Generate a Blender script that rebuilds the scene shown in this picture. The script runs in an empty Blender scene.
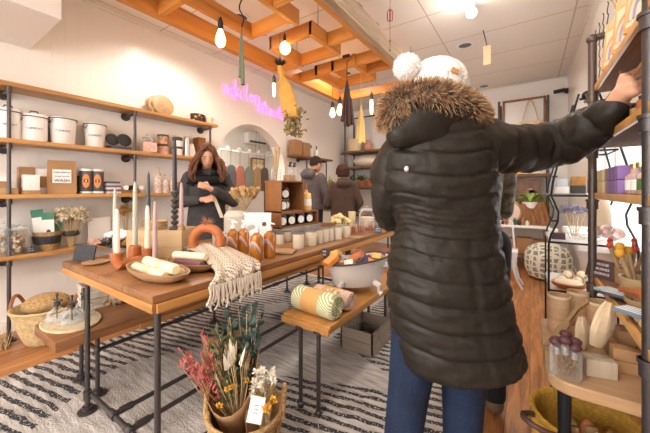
import bpy, bmesh, math, random
from mathutils import Vector, Matrix, Euler
R=random.Random(7)
V=Vector
PI=math.pi
C=bpy.context.scene.collection
# ---------- camera model, used to place things at real distances ----------
F=302.0; CH=1.2; TH=math.atan(205/302); cs=math.cos(TH); sn=math.sin(TH)
def pt(px,py,d):
    t=(px-325)/F
    return V((d*(cs*t-sn), d*(sn*t+cs), CH-(py-190)/F*d))
def gz(px,py,Z): return pt(px,py,F*(CH-Z)/(py-190))
def gx(px,py,X): return pt(px,py,X/(cs*(px-325)/F-sn))
def gy(px,py,Y): return pt(px,py,Y/(sn*(px-325)/F+cs))
# ---------- mesh builder ----------
class MB:
    def __init__(s): s.b=bmesh.new(); s.mi=0
    def _f(s,vs):
        try:
            f=s.b.faces.new(vs); f.material_index=s.mi; f.smooth=True; return f
        except ValueError: return None
    def box(s,x0,x1,y0,y1,z0,z1,bev=0.0,M=None):
        b=bmesh.new(); bmesh.ops.create_cube(b,size=1)
        for v in b.verts: v.co=V(((x0+x1)/2+v.co.x*(x1-x0),(y0+y1)/2+v.co.y*(y1-y0),(z0+z1)/2+v.co.z*(z1-z0)))
        if bev>0: bmesh.ops.bevel(b,geom=list(b.edges)+list(b.verts),offset=bev,segments=2,affect='EDGES',profile=.6)
        s.merge(b,M,False); return s
    def merge(s,b,M=None,smooth=True):
        mp={}
        for v in b.verts: mp[v.index if False else v]=s.b.verts.new(M@v.co if M else v.co)
        for f in b.faces:
            try:
                n=s.b.faces.new([mp[v] for v in f.verts]); n.material_index=s.mi; n.smooth=smooth
            except ValueError: pass
        b.free()
    def rings(s,rs,cap=True,closed=False):
        rv=[[s.b.verts.new(p) for p in r] for r in rs]; n=len(rv[0]); m=len(rv)
        for i in range(m if closed else m-1):
            a=rv[i]; b=rv[(i+1)%m]
            for j in range(n): s._f((a[j],a[(j+1)%n],b[(j+1)%n],b[j]))
        if cap and not closed:
            s._f(rv[0][::-1]); s._f(rv[-1])
        return rv
    def cyl(s,p0,p1,r0,r1=None,n=12,cap=True):
        return s.tube([p0,p1],[r0,r0 if r1 is None else r1],n,cap=cap)
    def tube(s,pts,r,n=8,closed=False,cap=True,sq=1.0):
        pts=[V(p) for p in pts]; m=len(pts)
        rr=r if isinstance(r,(list,tuple)) else [r]*m
        up=None; rs=[]
        for i,p in enumerate(pts):
            if closed: t=pts[(i+1)%m]-pts[i-1]
            else: t=pts[min(i+1,m-1)]-pts[max(i-1,0)]
            if t.length<1e-9: t=V((0,0,1))
            t.normalize()
            if up is None:
                up=V((0,0,1)) if abs(t.z)<.9 else V((1,0,0))
            a=(up-t*up.dot(t))
            if a.length<1e-6: a=t.orthogonal()
            a.normalize(); up=a; b=t.cross(a)
            rs.append([p+(a*math.cos(2*PI*k/n)*sq+b*math.sin(2*PI*k/n))*rr[i] for k in range(n)])
        s.rings(rs,cap,closed); return s
    def lathe(s,prof,c=(0,0,0),n=20,M=None,cap=True,sx=1,sy=1):
        c=V(c); rs=[]
        for r,z in prof:
            ring=[V((max(r,1e-4)*math.cos(2*PI*k/n)*sx,max(r,1e-4)*math.sin(2*PI*k/n)*sy,z)) for k in range(n)]
            rs.append([(M@q if M else q)+c for q in ring])
        s.rings(rs,cap); return s
    def ell(s,c,r,n=14,m=9,M=None):
        c=V(c); r=r if isinstance(r,(tuple,list)) else (r,r,r); rs=[]
        for i in range(m+1):
            a=-PI/2+PI*i/m; a=max(min(a,PI/2-.02),-PI/2+.02)
            ring=[V((r[0]*math.cos(a)*math.cos(2*PI*k/n),r[1]*math.cos(a)*math.sin(2*PI*k/n),r[2]*math.sin(a))) for k in range(n)]
            rs.append([(M@q if M else q)+c for q in ring])
        s.rings(rs); return s
    def caps(s,a,b,r0,r1,n=14):   # round-ended tapered limb
        a=V(a);b=V(b); s.ell(a,r0,n); s.ell(b,r1,n); s.cyl(a,b,r0,r1,n); return s
    def quad(s,a,b,c,d): s._f([s.b.verts.new(V(p)) for p in (a,b,c,d)]); return s
    def poly(s,ps,ext):   # flat outline given thickness
        ext=V(ext); a=[s.b.verts.new(V(p)) for p in ps]; b=[s.b.verts.new(V(p)+ext) for p in ps]; n=len(ps)
        for f in (s._f(a[::-1]),s._f(b)):
            if f: f.smooth=False
        for i in range(n):
            f=s._f((a[i],a[(i+1)%n],b[(i+1)%n],b[i]))
            if f: f.smooth=False
        return s
    def spike(s,p,d,L,w,bend=(0,0,0)):
        p=V(p); d=V(d).normalized(); o=d.orthogonal().normalized(); o=Matrix.Rotation(R.random()*6.28,3,d)@o
        q=p+d*L*.55+V(bend)*.3; e=p+d*L+V(bend)
        v=[s.b.verts.new(x) for x in (p-o*w,p+o*w,q+o*w*.7,q-o*w*.7,e)]
        s._f((v[0],v[1],v[2],v[3])); s._f((v[3],v[2],v[4]))
    def xf(s,M):
        bmesh.ops.transform(s.b,matrix=M,verts=s.b.verts); return s
    def build(s,name,mats,parent=None,world=True,auto=True,**kw):
        bmesh.ops.recalc_face_normals(s.b,faces=s.b.faces)
        me=bpy.data.meshes.new(name); 
        if parent and world and parent.get('_w',1):
            M=(Matrix.Translation(parent_loc(parent))@Matrix.Rotation(parent_rot(parent),4,'Z')).inverted()
            bmesh.ops.transform(s.b,matrix=M,verts=s.b.verts)
        s.b.to_mesh(me); s.b.free()
        mats=mats if isinstance(mats,(list,tuple)) else [mats]
        for m in mats: me.materials.append(m)
        o=bpy.data.objects.new(name,me); C.objects.link(o)
        if parent: o.parent=parent
        if auto:
            try: me.set_sharp_from_angle(angle=math.radians(38))
            except Exception: pass
        for k,v in kw.items(): o[k]=v
        return o
def chain(p):
    while p.parent: p=p.parent
    return p
def parent_loc(p): return chain(p).location
def parent_rot(p): return chain(p).rotation_euler.z
USED=set()
def tag(o,label,cat,group=None,kind=None):
    o['label']=label; o['category']=cat
    if group: o['group']=group
    if kind: o['kind']=kind
    return o
def thing(name,label,cat,loc=(0,0,0),rz=0.0,group=None):
    o=bpy.data.objects.new(name,None); C.objects.link(o); o.location=V(loc); o.rotation_euler=(0,0,rz); o.empty_display_size=.05
    return tag(o,label,cat,group)
def struct(o): o['kind']='structure'; return o
def dup(root,loc,rz,label=None,group=None,s=1.0):
    r=root.copy(); C.objects.link(r); r.location=V(loc); r.rotation_euler=(0,0,rz); r.scale=(s,s,s)
    if label: r['label']=label
    if group: r['group']=group
    for ch in list(root.children):
        c=ch.copy(); C.objects.link(c); c.parent=r
        for g in list(ch.children):
            d=g.copy(); C.objects.link(d); d.parent=c
    return r
def remesh(mb,name,vox,mats,parent=None,smooth=4,world=True,**kw):
    o=mb.build(name,mats,parent,world,auto=False,**kw)
    md=o.modifiers.new('r','REMESH'); md.mode='VOXEL'; md.voxel_size=vox; md.use_smooth_shade=True
    if smooth:
        m2=o.modifiers.new('s','SMOOTH'); m2.factor=.6; m2.iterations=smooth
    bpy.context.view_layer.update()
    dg=bpy.context.evaluated_depsgraph_get()
    me=bpy.data.meshes.new_from_object(o.evaluated_get(dg)); 
    old=o.data; o.modifiers.clear(); o.data=me; bpy.data.meshes.remove(old)
    me.materials.clear()
    for m in (mats if isinstance(mats,(list,tuple)) else [mats]): me.materials.append(m)
    for p in me.polygons: p.material_index=0; p.use_smooth=True
    return o
# ---------- materials ----------
def mat(name,col,rough=.6,metal=0,emit=None,es=0,spec=.5,var=0,vs=8,bump=0,bs=40,trans=0,alpha=1,ior=1.45,col2=None,stretch=(1,1,1),coat=0,sheen=0,sss=0):
    m=bpy.data.materials.new(name); m.use_nodes=True; nt=m.node_tree; b=nt.nodes['Principled BSDF']
    def S(k,v):
        if k in b.inputs: b.inputs[k].default_value=v
    S('Base Color',(*col,1)); S('Roughness',rough); S('Metallic',metal); S('Specular IOR Level',spec)
    S('Transmission Weight',trans); S('Alpha',alpha); S('IOR',ior); S('Coat Weight',coat); S('Sheen Weight',sheen)
    if sss: S('Subsurface Weight',sss); S('Subsurface Radius',(.02,.01,.005)); S('Subsurface Scale',.5)
    if emit: S('Emission Color',(*emit,1)); S('Emission Strength',es)
    tc=None
    def coords():
        tc=nt.nodes.new('ShaderNodeTexCoord'); mp=nt.nodes.new('ShaderNodeMapping'); mp.inputs['Scale'].default_value=stretch
        nt.links.new(tc.outputs['Object'],mp.inputs[0]); return mp.outputs[0]
    if var or col2:
        n=nt.nodes.new('ShaderNodeTexNoise'); n.inputs['Scale'].default_value=vs; n.inputs['Detail'].default_value=5
        nt.links.new(coords(),n.inputs['Vector'])
        cr=nt.nodes.new('ShaderNodeValToRGB'); c2=col2 or tuple(max(0,x*(1-var)) for x in col)
        cr.color_ramp.elements[0].position=.35; cr.color_ramp.elements[1].position=.65
        cr.color_ramp.elements[0].color=(*c2,1); cr.color_ramp.elements[1].color=(*col,1)
        nt.links.new(n.outputs['Fac'],cr.inputs[0]); nt.links.new(cr.outputs[0],b.inputs['Base Color'])
    if bump:
        n=nt.nodes.new('ShaderNodeTexNoise'); n.inputs['Scale'].default_value=bs; n.inputs['Detail'].default_value=3
        nt.links.new(coords(),n.inputs['Vector'])
        bp=nt.nodes.new('ShaderNodeBump'); bp.inputs['Strength'].default_value=bump; bp.inputs['Distance'].default_value=.01
        nt.links.new(n.outputs['Fac'],bp.inputs['Height']); nt.links.new(bp.outputs[0],b.inputs['Normal'])
    return m
def glassm(name,tint=(1,1,1),a=.25,rough=.05):   # thin-walled clear glass: mostly see-through with gloss
    m=bpy.data.materials.new(name); m.use_nodes=True; nt=m.node_tree; nt.nodes.clear()
    out=nt.nodes.new('ShaderNodeOutputMaterial'); t=nt.nodes.new('ShaderNodeBsdfTransparent'); g=nt.nodes.new('ShaderNodeBsdfPrincipled'); mx=nt.nodes.new('ShaderNodeMixShader')
    fr=nt.nodes.new('ShaderNodeLayerWeight'); fr.inputs[0].default_value=.35; ad=nt.nodes.new('ShaderNodeMath'); ad.operation='ADD'; ad.inputs[1].default_value=a; ad.use_clamp=True
    t.inputs[0].default_value=(*tint,1); g.inputs['Base Color'].default_value=(*tint,1); g.inputs['Roughness'].default_value=rough
    pw=nt.nodes.new('ShaderNodeMath'); pw.operation='POWER'; pw.inputs[1].default_value=2.2; nt.links.new(fr.outputs['Facing'],pw.inputs[0]); nt.links.new(pw.outputs[0],ad.inputs[0]); nt.links.new(ad.outputs[0],mx.inputs[0]); nt.links.new(t.outputs[0],mx.inputs[1]); nt.links.new(g.outputs[0],mx.inputs[2]); nt.links.new(mx.outputs[0],out.inputs[0])
    return m
def wood(name,dark,light,axis='Y',sc=1.0,rough=.45,bump=.15,knots=True,gr=.25,spec=.4):
    dark=tuple(x*.62 for x in dark); light=tuple(x*.84 for x in light)
    m=bpy.data.materials.new(name); m.use_nodes=True; nt=m.node_tree; b=nt.nodes['Principled BSDF']; L=nt.links.new
    tc=nt.nodes.new('ShaderNodeTexCoord'); mp=nt.nodes.new('ShaderNodeMapping')
    k={'X':(1,14,14),'Y':(14,1,14),'Z':(14,14,1)}[axis]; mp.inputs['Scale'].default_value=tuple(q*sc for q in k)
    L(tc.outputs['Object'],mp.inputs[0])
    n=nt.nodes.new('ShaderNodeTexNoise'); n.inputs['Scale'].default_value=2.2; n.inputs['Detail'].default_value=8; n.inputs['Roughness'].default_value=.62; n.inputs['Distortion'].default_value=.6
    L(mp.outputs[0],n.inputs['Vector'])
    mp2=nt.nodes.new('ShaderNodeMapping'); mp2.inputs['Scale'].default_value=tuple(q*sc*gr for q in k); L(tc.outputs['Object'],mp2.inputs[0])
    n2=nt.nodes.new('ShaderNodeTexNoise'); n2.inputs['Scale'].default_value=2; n2.inputs['Detail'].default_value=2; L(mp2.outputs[0],n2.inputs['Vector'])
    cr=nt.nodes.new('ShaderNodeValToRGB'); e=cr.color_ramp.elements; e[0].position=.3; e[1].position=.7
    e[0].color=(*dark,1); e[1].color=(*light,1); mid=cr.color_ramp.elements.new(.48); mid.color=(*[(a*.35+c*.65) for a,c in zip(dark,light)],1)
    ad=nt.nodes.new('ShaderNodeMath'); ad.operation='ADD'; ml=nt.nodes.new('ShaderNodeMath'); ml.operation='MULTIPLY'; ml.inputs[1].default_value=.5
    L(n.outputs['Fac'],ad.inputs[0]); L(n2.outputs['Fac'],ad.inputs[1]); L(ad.outputs[0],ml.inputs[0]); L(ml.outputs[0],cr.inputs[0]); L(cr.outputs[0],b.inputs['Base Color'])
    bp=nt.nodes.new('ShaderNodeBump'); bp.inputs['Strength'].default_value=bump; bp.inputs['Distance'].default_value=.004; L(n.outputs['Fac'],bp.inputs['Height']); L(bp.outputs[0],b.inputs['Normal'])
    b.inputs['Roughness'].default_value=rough; b.inputs['Specular IOR Level'].default_value=spec
    return m
def node_mat(name): 
    m=bpy.data.materials.new(name); m.use_nodes=True; return m,m.node_tree,m.node_tree.nodes['Principled BSDF']
K={}
K['wall']=mat('wall_paint',(.84,.81,.77),.55,var=.03,vs=2,bump=.02)
K['ceil']=mat('ceiling_tile_paint',(.70,.63,.57),.8)
K['pipe']=mat('dark_iron_pipe',(.10,.09,.09),.42,.75,bump=.1,bs=60)
K['pipe2']=mat('brown_iron_pipe',(.13,.10,.085),.45,.7,bump=.15,bs=50)
K['iron']=mat('black_iron',(.018,.02,.025),.4,.6)
K['tabletop']=wood('brown_stained_plank',(.13,.05,.018),(.38,.17,.065),'Y',1,.33)
K['orange']=wood('orange_pine',(.36,.14,.03),(.64,.31,.09),'Y',1,.4)
K['orangeX']=wood('orange_pine_cross',(.36,.14,.03),(.64,.31,.09),'X',1,.4)
K['beamY']=wood('honey_beam',(.42,.13,.02),(.75,.30,.055),'Y',.8,.5)
K['beamX']=wood('honey_beam_cross',(.42,.13,.02),(.75,.30,.055),'X',.8,.5)
K['beamold']=wood('weathered_beam',(.25,.15,.08),(.66,.50,.36),'Y',1,.7)
K['shelfw']=wood('golden_shelf_board',(.46,.20,.05),(.74,.40,.14),'Y',1,.35)
K['shelfr']=wood('brown_shelf_board',(.17,.075,.035),(.36,.19,.10),'Y',1,.8,spec=.08)
K['shelfe']=mat('golden_edge',(.72,.36,.10),.4,var=.25,vs=12)
K['maple']=wood('light_maple_top',(.34,.18,.08),(.62,.39,.21),'X',.8,.35)
K['low']=wood('walnut_plank',(.13,.045,.018),(.40,.18,.075),'Y',1,.35)
K['cratew']=wood('crate_wood',(.16,.05,.015),(.36,.14,.04),'Z',1,.5)
K['crateg']=wood('grey_crate_wood',(.16,.12,.09),(.40,.32,.25),'X',1,.7)
K['boxw']=wood('pale_box_wood',(.42,.25,.11),(.62,.42,.22),'X',.8,.5)
K['white']=mat('white_enamel',(.82,.80,.77),.3)
K['whitep']=mat('white_plastic',(.85,.84,.82),.35)
K['black']=mat('black_plastic',(.012,.012,.014),.4)
K['chalk']=mat('chalkboard',(.035,.035,.04),.7,var=.3,vs=30)
K['kraft']=mat('kraft_paper',(.40,.22,.10),.7,var=.15,vs=6,bump=.15,bs=18)
K['terra']=mat('terracotta',(.44,.13,.035),.5,var=.2,vs=20)
K['bowl']=wood('bowl_wood',(.25,.12,.05),(.52,.31,.16),'X',1,.5)
K['cream']=mat('cream_wax',(.76,.63,.43),.4,sss=.15)
K['wax']=mat('white_wax',(.80,.71,.54),.4,sss=.15)
K['glass']=glassm('clear_glass',(.96,.97,.97),.02)
K['pane']=glassm('window_pane',(1,1,1),-.1,.02)
K['jar']=glassm('thick_jar_glass',(.93,.95,.95),.12)
K['wicker']=mat('woven_seagrass',(.55,.36,.17),.8,col2=(.30,.17,.06),vs=60,bump=.8,bs=90,stretch=(1,1,2))
K['lidg']=mat('grey_lid',(.22,.20,.19),.35,.6)
K['straw']=mat('straw',(.66,.48,.25),.8,var=.3,vs=40,bump=.6,bs=80)
K['skin']=mat('skin',(.62,.33,.21),.5,sss=.1,var=.08,vs=10)
K['dryflower']=mat('dried_flower',(.70,.52,.30),.9,var=.3,vs=40)
K['leaf']=mat('leaf_green',(.09,.20,.06),.6,var=.4,vs=20)
K['label']=mat('white_label',(.82,.80,.77),.5)
K['ink']=mat('dark_ink',(.05,.045,.04),.6)
def txt(s,size,mtl,parent,M,name='lettering',ext=.0008):
    cu=bpy.data.curves.new(name,'FONT'); cu.body=s; cu.size=size; cu.extrude=ext; cu.align_x='CENTER'; cu.align_y='CENTER'; cu.resolution_u=2
    t=bpy.data.objects.new(name,cu); C.objects.link(t); bpy.context.view_layer.update()
    me=bpy.data.meshes.new_from_object(t.evaluated_get(bpy.context.evaluated_depsgraph_get()))
    bpy.data.objects.remove(t); bpy.data.curves.remove(cu); me.materials.clear(); me.materials.append(mtl)
    if parent and parent_rot(parent) is not None:
        P=(Matrix.Translation(parent_loc(parent))@Matrix.Rotation(parent_rot(parent),4,'Z')).inverted(); me.transform(P@M)
    else: me.transform(M)
    o=bpy.data.objects.new(name,me); C.objects.link(o)
    if parent: o.parent=parent
    return o
def frame(o,x,y):   # matrix with given origin, text x dir, text y dir
    x=V(x).normalized(); y=V(y); y=(y-x*y.dot(x)).normalized(); z=x.cross(y)
    return Matrix(((x.x,y.x,z.x,o[0]),(x.y,y.y,z.y,o[1]),(x.z,y.z,z.z,o[2]),(0,0,0,1)))
# ---------- camera ----------
cam=bpy.data.cameras.new('camera'); co=bpy.data.objects.new('camera',cam); C.objects.link(co)
cam.sensor_width=36; cam.lens=36*F/650; cam.shift_y=-26.5/650; cam.clip_start=.05
co.location=(0,0,CH); co.rotation_euler=(PI/2,0,TH); bpy.context.scene.camera=co
# ---------- room ----------
XL,XR,YB,YF,ZC=-3.65,.52,6.4,-2.6,3.08
# floor: long boards running away along Y
m,nt,b=node_mat('floor_boards'); L=nt.links.new
tc=nt.nodes.new('ShaderNodeTexCoord'); sp=nt.nodes.new('ShaderNodeSeparateXYZ'); cb=nt.nodes.new('ShaderNodeCombineXYZ')
L(tc.outputs['Object'],sp.inputs[0]); L(sp.outputs['Y'],cb.inputs['X']); L(sp.outputs['X'],cb.inputs['Y'])
br=nt.nodes.new('ShaderNodeTexBrick'); br.inputs['Scale'].default_value=1; br.inputs['Brick Width'].default_value=1.3; br.inputs['Row Height'].default_value=.11; br.inputs['Mortar Size'].default_value=.0018; br.offset=.37
br.inputs['Color1'].default_value=(.50,.235,.085,1); br.inputs['Color2'].default_value=(.36,.15,.05,1); br.inputs['Mortar'].default_value=(.06,.02,.008,1); br.inputs['Bias'].default_value=0
L(cb.outputs[0],br.inputs['Vector'])
mp=nt.nodes.new('ShaderNodeMapping'); mp.inputs['Scale'].default_value=(16,1.6,1); L(tc.outputs['Object'],mp.inputs[0])
n=nt.nodes.new('ShaderNodeTexNoise'); n.inputs['Scale'].default_value=2; n.inputs['Detail'].default_value=8; n.inputs['Distortion'].default_value=.8; L(mp.outputs[0],n.inputs['Vector'])
cr=nt.nodes.new('ShaderNodeValToRGB'); cr.color_ramp.elements[0].position=.3; cr.color_ramp.elements[1].position=.7; cr.color_ramp.elements[0].color=(.5,.42,.38,1); cr.color_ramp.elements[1].color=(1.25,1.2,1.1,1)
L(n.outputs['Fac'],cr.inputs[0]); mx=nt.nodes.new('ShaderNodeMix'); mx.data_type='RGBA'; mx.blend_type='MULTIPLY'; mx.inputs[0].default_value=1
L(br.outputs['Color'],mx.inputs[6]); L(cr.outputs[0],mx.inputs[7]); L(mx.outputs[2],b.inputs['Base Color']); b.inputs['Roughness'].default_value=.3
K['floor']=m
struct(MB().box(XL-2.6,XR+.2,YF-.2,YB+.2,-.1,0).build('floor',K['floor']))
# ceiling tiles
m,nt,b=node_mat('ceiling_grid'); L=nt.links.new
tc=nt.nodes.new('ShaderNodeTexCoord'); br=nt.nodes.new('ShaderNodeTexBrick'); br.offset=0; br.inputs['Scale'].default_value=1; br.inputs['Brick Width'].default_value=1.31; br.inputs['Row Height'].default_value=.73; br.inputs['Mortar Size'].default_value=.007
br.inputs['Color1'].default_value=(.80,.76,.72,1); br.inputs['Color2'].default_value=(.78,.74,.70,1); br.inputs['Mortar'].default_value=(.52,.44,.38,1)
mp=nt.nodes.new('ShaderNodeMapping'); mp.inputs['Location'].default_value=(.92,.33,0); L(tc.outputs['Object'],mp.inputs[0]); L(mp.outputs[0],br.inputs['Vector']); L(br.outputs['Color'],b.inputs['Base Color']); b.inputs['Roughness'].default_value=.85
n=nt.nodes.new('ShaderNodeTexNoise'); n.inputs['Scale'].default_value=90; bp=nt.nodes.new('ShaderNodeBump'); bp.inputs['Strength'].default_value=.15; bp.inputs['Distance'].default_value=.004; L(tc.outputs['Object'],n.inputs['Vector']); L(n.outputs['Fac'],bp.inputs['Height']); L(bp.outputs[0],b.inputs['Normal'])
K['ceilg']=m
struct(MB().box(XL-2.6,XR+.2,YF-.2,YB+.2,ZC,ZC+.1).build('ceiling',K['ceilg']))
# beadboard left wall with the arch
m,nt,b=node_mat('beadboard_paint'); L=nt.links.new
tc=nt.nodes.new('ShaderNodeTexCoord'); w=nt.nodes.new('ShaderNodeTexWave'); w.wave_type='BANDS'; w.bands_direction='Y'; w.wave_profile='SAW'; w.inputs['Scale'].default_value=3.2
L(tc.outputs['Object'],w.inputs['Vector']); cr=nt.nodes.new('ShaderNodeValToRGB'); cr.color_ramp.elements[0].position=0; cr.color_ramp.elements[0].color=(0,0,0,1); cr.color_ramp.elements[1].position=.06; cr.color_ramp.elements[1].color=(1,1,1,1)
L(w.outputs['Fac'],cr.inputs[0]); bp=nt.nodes.new('ShaderNodeBump'); bp.inputs['Strength'].default_value=.35; bp.inputs['Distance'].default_value=.003; L(cr.outputs[0],bp.inputs['Height']); L(bp.outputs[0],b.inputs['Normal'])
b.inputs['Base Color'].default_value=(.84,.80,.76,1); b.inputs['Roughness'].default_value=.28; K['bead']=m
AY0,AY1,AZ=2.63,4.09,2.24; ar=(AY1-AY0)/2; ac=(AY0+AY1)/2; asp=AZ-ar
mb=MB(); T=.2
prof=[(AY0,0.0)]+[(ac-ar*math.cos(PI*k/28),asp+ar*math.sin(PI*k/28)) for k in range(29)]+[(AY1,0.0)]
def wl(a,bq): # y,z outline pieces extruded to the left
    pass
mb.box(XL-T,XL,YF,AY0,0,ZC); mb.box(XL-T,XL,AY1,YB+.2,0,ZC)
for i in range(1,29):
    (y0,z0),(y1,z1)=prof[i],prof[i+1]
    mb.poly([(XL,y0,z0),(XL,y1,z1),(XL,y1,ZC),(XL,y0,ZC)],(-T,0,0))
struct(mb.build('wall_left',K['bead']))
struct(MB().box(XL-T,XR+.2,YB,YB+.15,0,ZC).build('wall_back',K['wall']))
# right wall with a window
WY0,WY1,WZ0,WZ1=2.15,4.3,.78,1.62
mb=MB(); mb.box(XR,XR+.15,YF,WY0,0,ZC); mb.box(XR,XR+.15,WY1,YB+.15,0,ZC); mb.box(XR,XR+.15,WY0,WY1,0,WZ0); mb.box(XR,XR+.15,WY0,WY1,WZ1,ZC)
struct(mb.build('wall_right',K['bead']))
mb=MB(); 
for y in (WY0,3.2,WY1-.05): mb.box(XR+.03,XR+.09,y,y+.05,WZ0,WZ1)
mb.box(XR+.03,XR+.09,WY0,WY1,WZ0,WZ0+.05); mb.box(XR+.03,XR+.09,WY0,WY1,WZ1-.05,WZ1)
mb.mi=1; mb.box(XR+.055,XR+.06,WY0,WY1,WZ0,WZ1)
struct(mb.build('window_1',[K['white'],K['pane']]))
# shop front behind the camera: a big window between piers
mb=MB(); mb.box(XL,-3.3,YF-.15,YF,0,ZC); mb.box(.3,XR+.15,YF-.15,YF,0,ZC); mb.box(-3.3,.3,YF-.15,YF,0,.45); mb.box(-3.3,.3,YF-.15,YF,2.7,ZC)
struct(mb.build('wall_front',K['wall']))
mb=MB()
for x in (-3.3,-2.1,-.9,.24): mb.box(x,x+.06,YF-.1,YF-.04,.45,2.7)
mb.box(-3.3,.3,YF-.1,YF-.04,.45,.5); mb.box(-3.3,.3,YF-.1,YF-.04,2.65,2.7); mb.mi=1; mb.box(-3.3,.3,YF-.075,YF-.07,.45,2.7)
struct(mb.build('window_2',[K['white'],K['glass']]))
struct(MB().box(XL,XL+.015,YF,AY0-.05,0,.1).box(XL,XL+.015,AY1+.05,YB,0,.1).build('baseboard_left',K['white']))
struct(MB().box(XL,XR,YB-.015,YB,0,.1).build('baseboard_back',K['white']))
struct(MB().box(XR-.015,XR,3.5,YB,0,.1).build('baseboard_right',K['white']))
# plastered soffit box, top left
struct(MB().box(XL,-2.82,-1.6,.74,2.44,ZC-.001).build('wall_soffit',K['wall']))
# small L trim where wall meets ceiling
mb=MB(); mb.box(XL,XL+.02,.74,YB,ZC-.02,ZC); mb.box(XL,XR,YB-.02,YB,ZC-.02,ZC); mb.box(XR-.02,XR,-1,YB,ZC-.02,ZC)
struct(mb.build('trim_1',K['white']))
# room behind the arch
mb=MB(); mb.box(XL-2.6,XL-2.5,1.2,6.2,0,ZC); mb.box(XL-2.6,XL-T,1.1,1.2,0,ZC); mb.box(XL-2.6,XL-T,6.2,6.3,0,ZC)
struct(mb.build('wall_storeroom',K['wall']))
# ---------- lights ----------
W=bpy.data.worlds.new('world'); bpy.context.scene.world=W; W.use_nodes=True; nt=W.node_tree; bg=nt.nodes['Background']
sky=nt.nodes.new('ShaderNodeTexSky'); sky.sky_type='HOSEK_WILKIE'; sky.turbidity=7; sky.sun_direction=(.5,-.3,.8)
mxw=nt.nodes.new('ShaderNodeMix'); mxw.data_type='RGBA'; mxw.inputs[0].default_value=.8; mxw.inputs[7].default_value=(.95,.97,1,1)
nt.links.new(sky.outputs[0],mxw.inputs[6]); nt.links.new(mxw.outputs[2],bg.inputs[0]); bg.inputs[1].default_value=2.2
def area(name,loc,rot,sx,sy,power,col=(1,1,1),spread=180):
    l=bpy.data.lights.new(name,'AREA'); l.shape='RECTANGLE'; l.size=sx; l.size_y=sy; l.energy=power; l.color=col; l.spread=math.radians(spread)
    o=bpy.data.objects.new(name,l); C.objects.link(o); o.location=loc; o.rotation_euler=rot; return o
def spot(name,loc,target,power,col,ang=110,blend=.8,rad=.06):
    l=bpy.data.lights.new(name,'SPOT'); l.energy=power; l.color=col; l.spot_size=math.radians(ang); l.spot_blend=blend; l.shadow_soft_size=rad
    o=bpy.data.objects.new(name,l); C.objects.link(o); o.location=loc
    o.rotation_euler=(V(target)-V(loc)).to_track_quat('-Z','Y').to_euler(); return o
area('shop_window_daylight',(-1.5,YF+.05,1.6),(math.radians(78),0,0),3.5,2.2,95,(1,.95,.9))
area('side_window_daylight',(XR-.02,3.2,1.2),(PI/2,0,PI/2),2.0,.8,12,(1,.98,.95))
warm=(1,.90,.78)
# recessed cans and track heads in the ceiling
for i,(x,y,p) in enumerate([(-3.0,.4,45),(-3.0,1.9,45),(-2.2,3.6,38),(-.4,.2,45),(-.5,1.8,30),(-1.8,5.2,40),(-.5,5.0,32),(-1.9,-.6,60),(-.6,-1.2,40)]):
    spot('ceiling_can',(x,y,ZC-.06),(x,y,0),p,warm,150,.6,.08)
spot('storeroom_lamp',(-5.0,3.3,2.9),(-5,3.3,0),90,warm,160,.6,.1)
area('storeroom_panel',(-4.9,3.4,3.0),(0,0,0),1.0,1.0,30,(1,.92,.82))
vs=bpy.context.scene.view_settings; vs.view_transform='Standard'; vs.look='None'; vs.gamma=1; vs.use_curve_mapping=False; vs.exposure=0.5
# ---------- rug ----------
m,nt,b=node_mat('rug_wool'); L=nt.links.new
def mth(op,a,bv=None,c=None):
    n=nt.nodes.new('ShaderNodeMath'); n.operation=op
    for i,x in enumerate((a,bv,c)):
        if x is None: continue
        if isinstance(x,(int,float)): n.inputs[i].default_value=x
        else: L(x,n.inputs[i])
    return n.outputs[0]
tc=nt.nodes.new('ShaderNodeTexCoord'); ns=nt.nodes.new('ShaderNodeTexNoise'); ns.inputs['Scale'].default_value=9; ns.inputs['Detail'].default_value=3; L(tc.outputs['Object'],ns.inputs['Vector'])
sp=nt.nodes.new('ShaderNodeSeparateXYZ'); L(tc.outputs['Object'],sp.inputs[0]); X=mth('ADD',sp.outputs['X'],-1.6); Y=mth('ADD',sp.outputs['Y'],1.3)
wob=mth('MULTIPLY',mth('SUBTRACT',ns.outputs['Fac'],.5),.05)
v=mth('ADD',mth('SUBTRACT',mth('MULTIPLY',Y,.978),mth('MULTIPLY',X,.208)),wob)
ph=mth('FRACT',mth('DIVIDE',v,.060))
st=mth('LESS_THAN',ph,.46)
# triangles: plain cream diamond down the middle, with a zigzag edge
edgeL=mth('ADD',mth('MULTIPLY',mth('SINE',mth('MULTIPLY',Y,5.2)),.13),-2.15)
edgeR=mth('ADD',mth('MAXIMUM',mth('SUBTRACT',.8,mth('MULTIPLY',mth('ABSOLUTE',mth('SUBTRACT',Y,1.75)),2.6)),0),-1.32)
zone=mth('MAXIMUM',mth('LESS_THAN',X,edgeL),mth('GREATER_THAN',X,edgeR))
far=mth('MULTIPLY',mth('GREATER_THAN',mth('ADD',Y,mth('MULTIPLY',X,-.5)),3.0),mth('LESS_THAN',X,-1.62)); zone=mth('MAXIMUM',zone,far)
hole=mth('LESS_THAN',mth('ADD',mth('ABSOLUTE',mth('ADD',X,2.12)),mth('ABSOLUTE',mth('SUBTRACT',Y,2.25))),.17)
zone=mth('MULTIPLY',zone,mth('SUBTRACT',1,hole))
n2=nt.nodes.new('ShaderNodeTexNoise'); n2.inputs['Scale'].default_value=95; L(tc.outputs['Object'],n2.inputs['Vector'])
brk=mth('GREATER_THAN',n2.outputs['Fac'],.40)
f=mth('MULTIPLY',mth('MULTIPLY',st,zone),brk)
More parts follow.
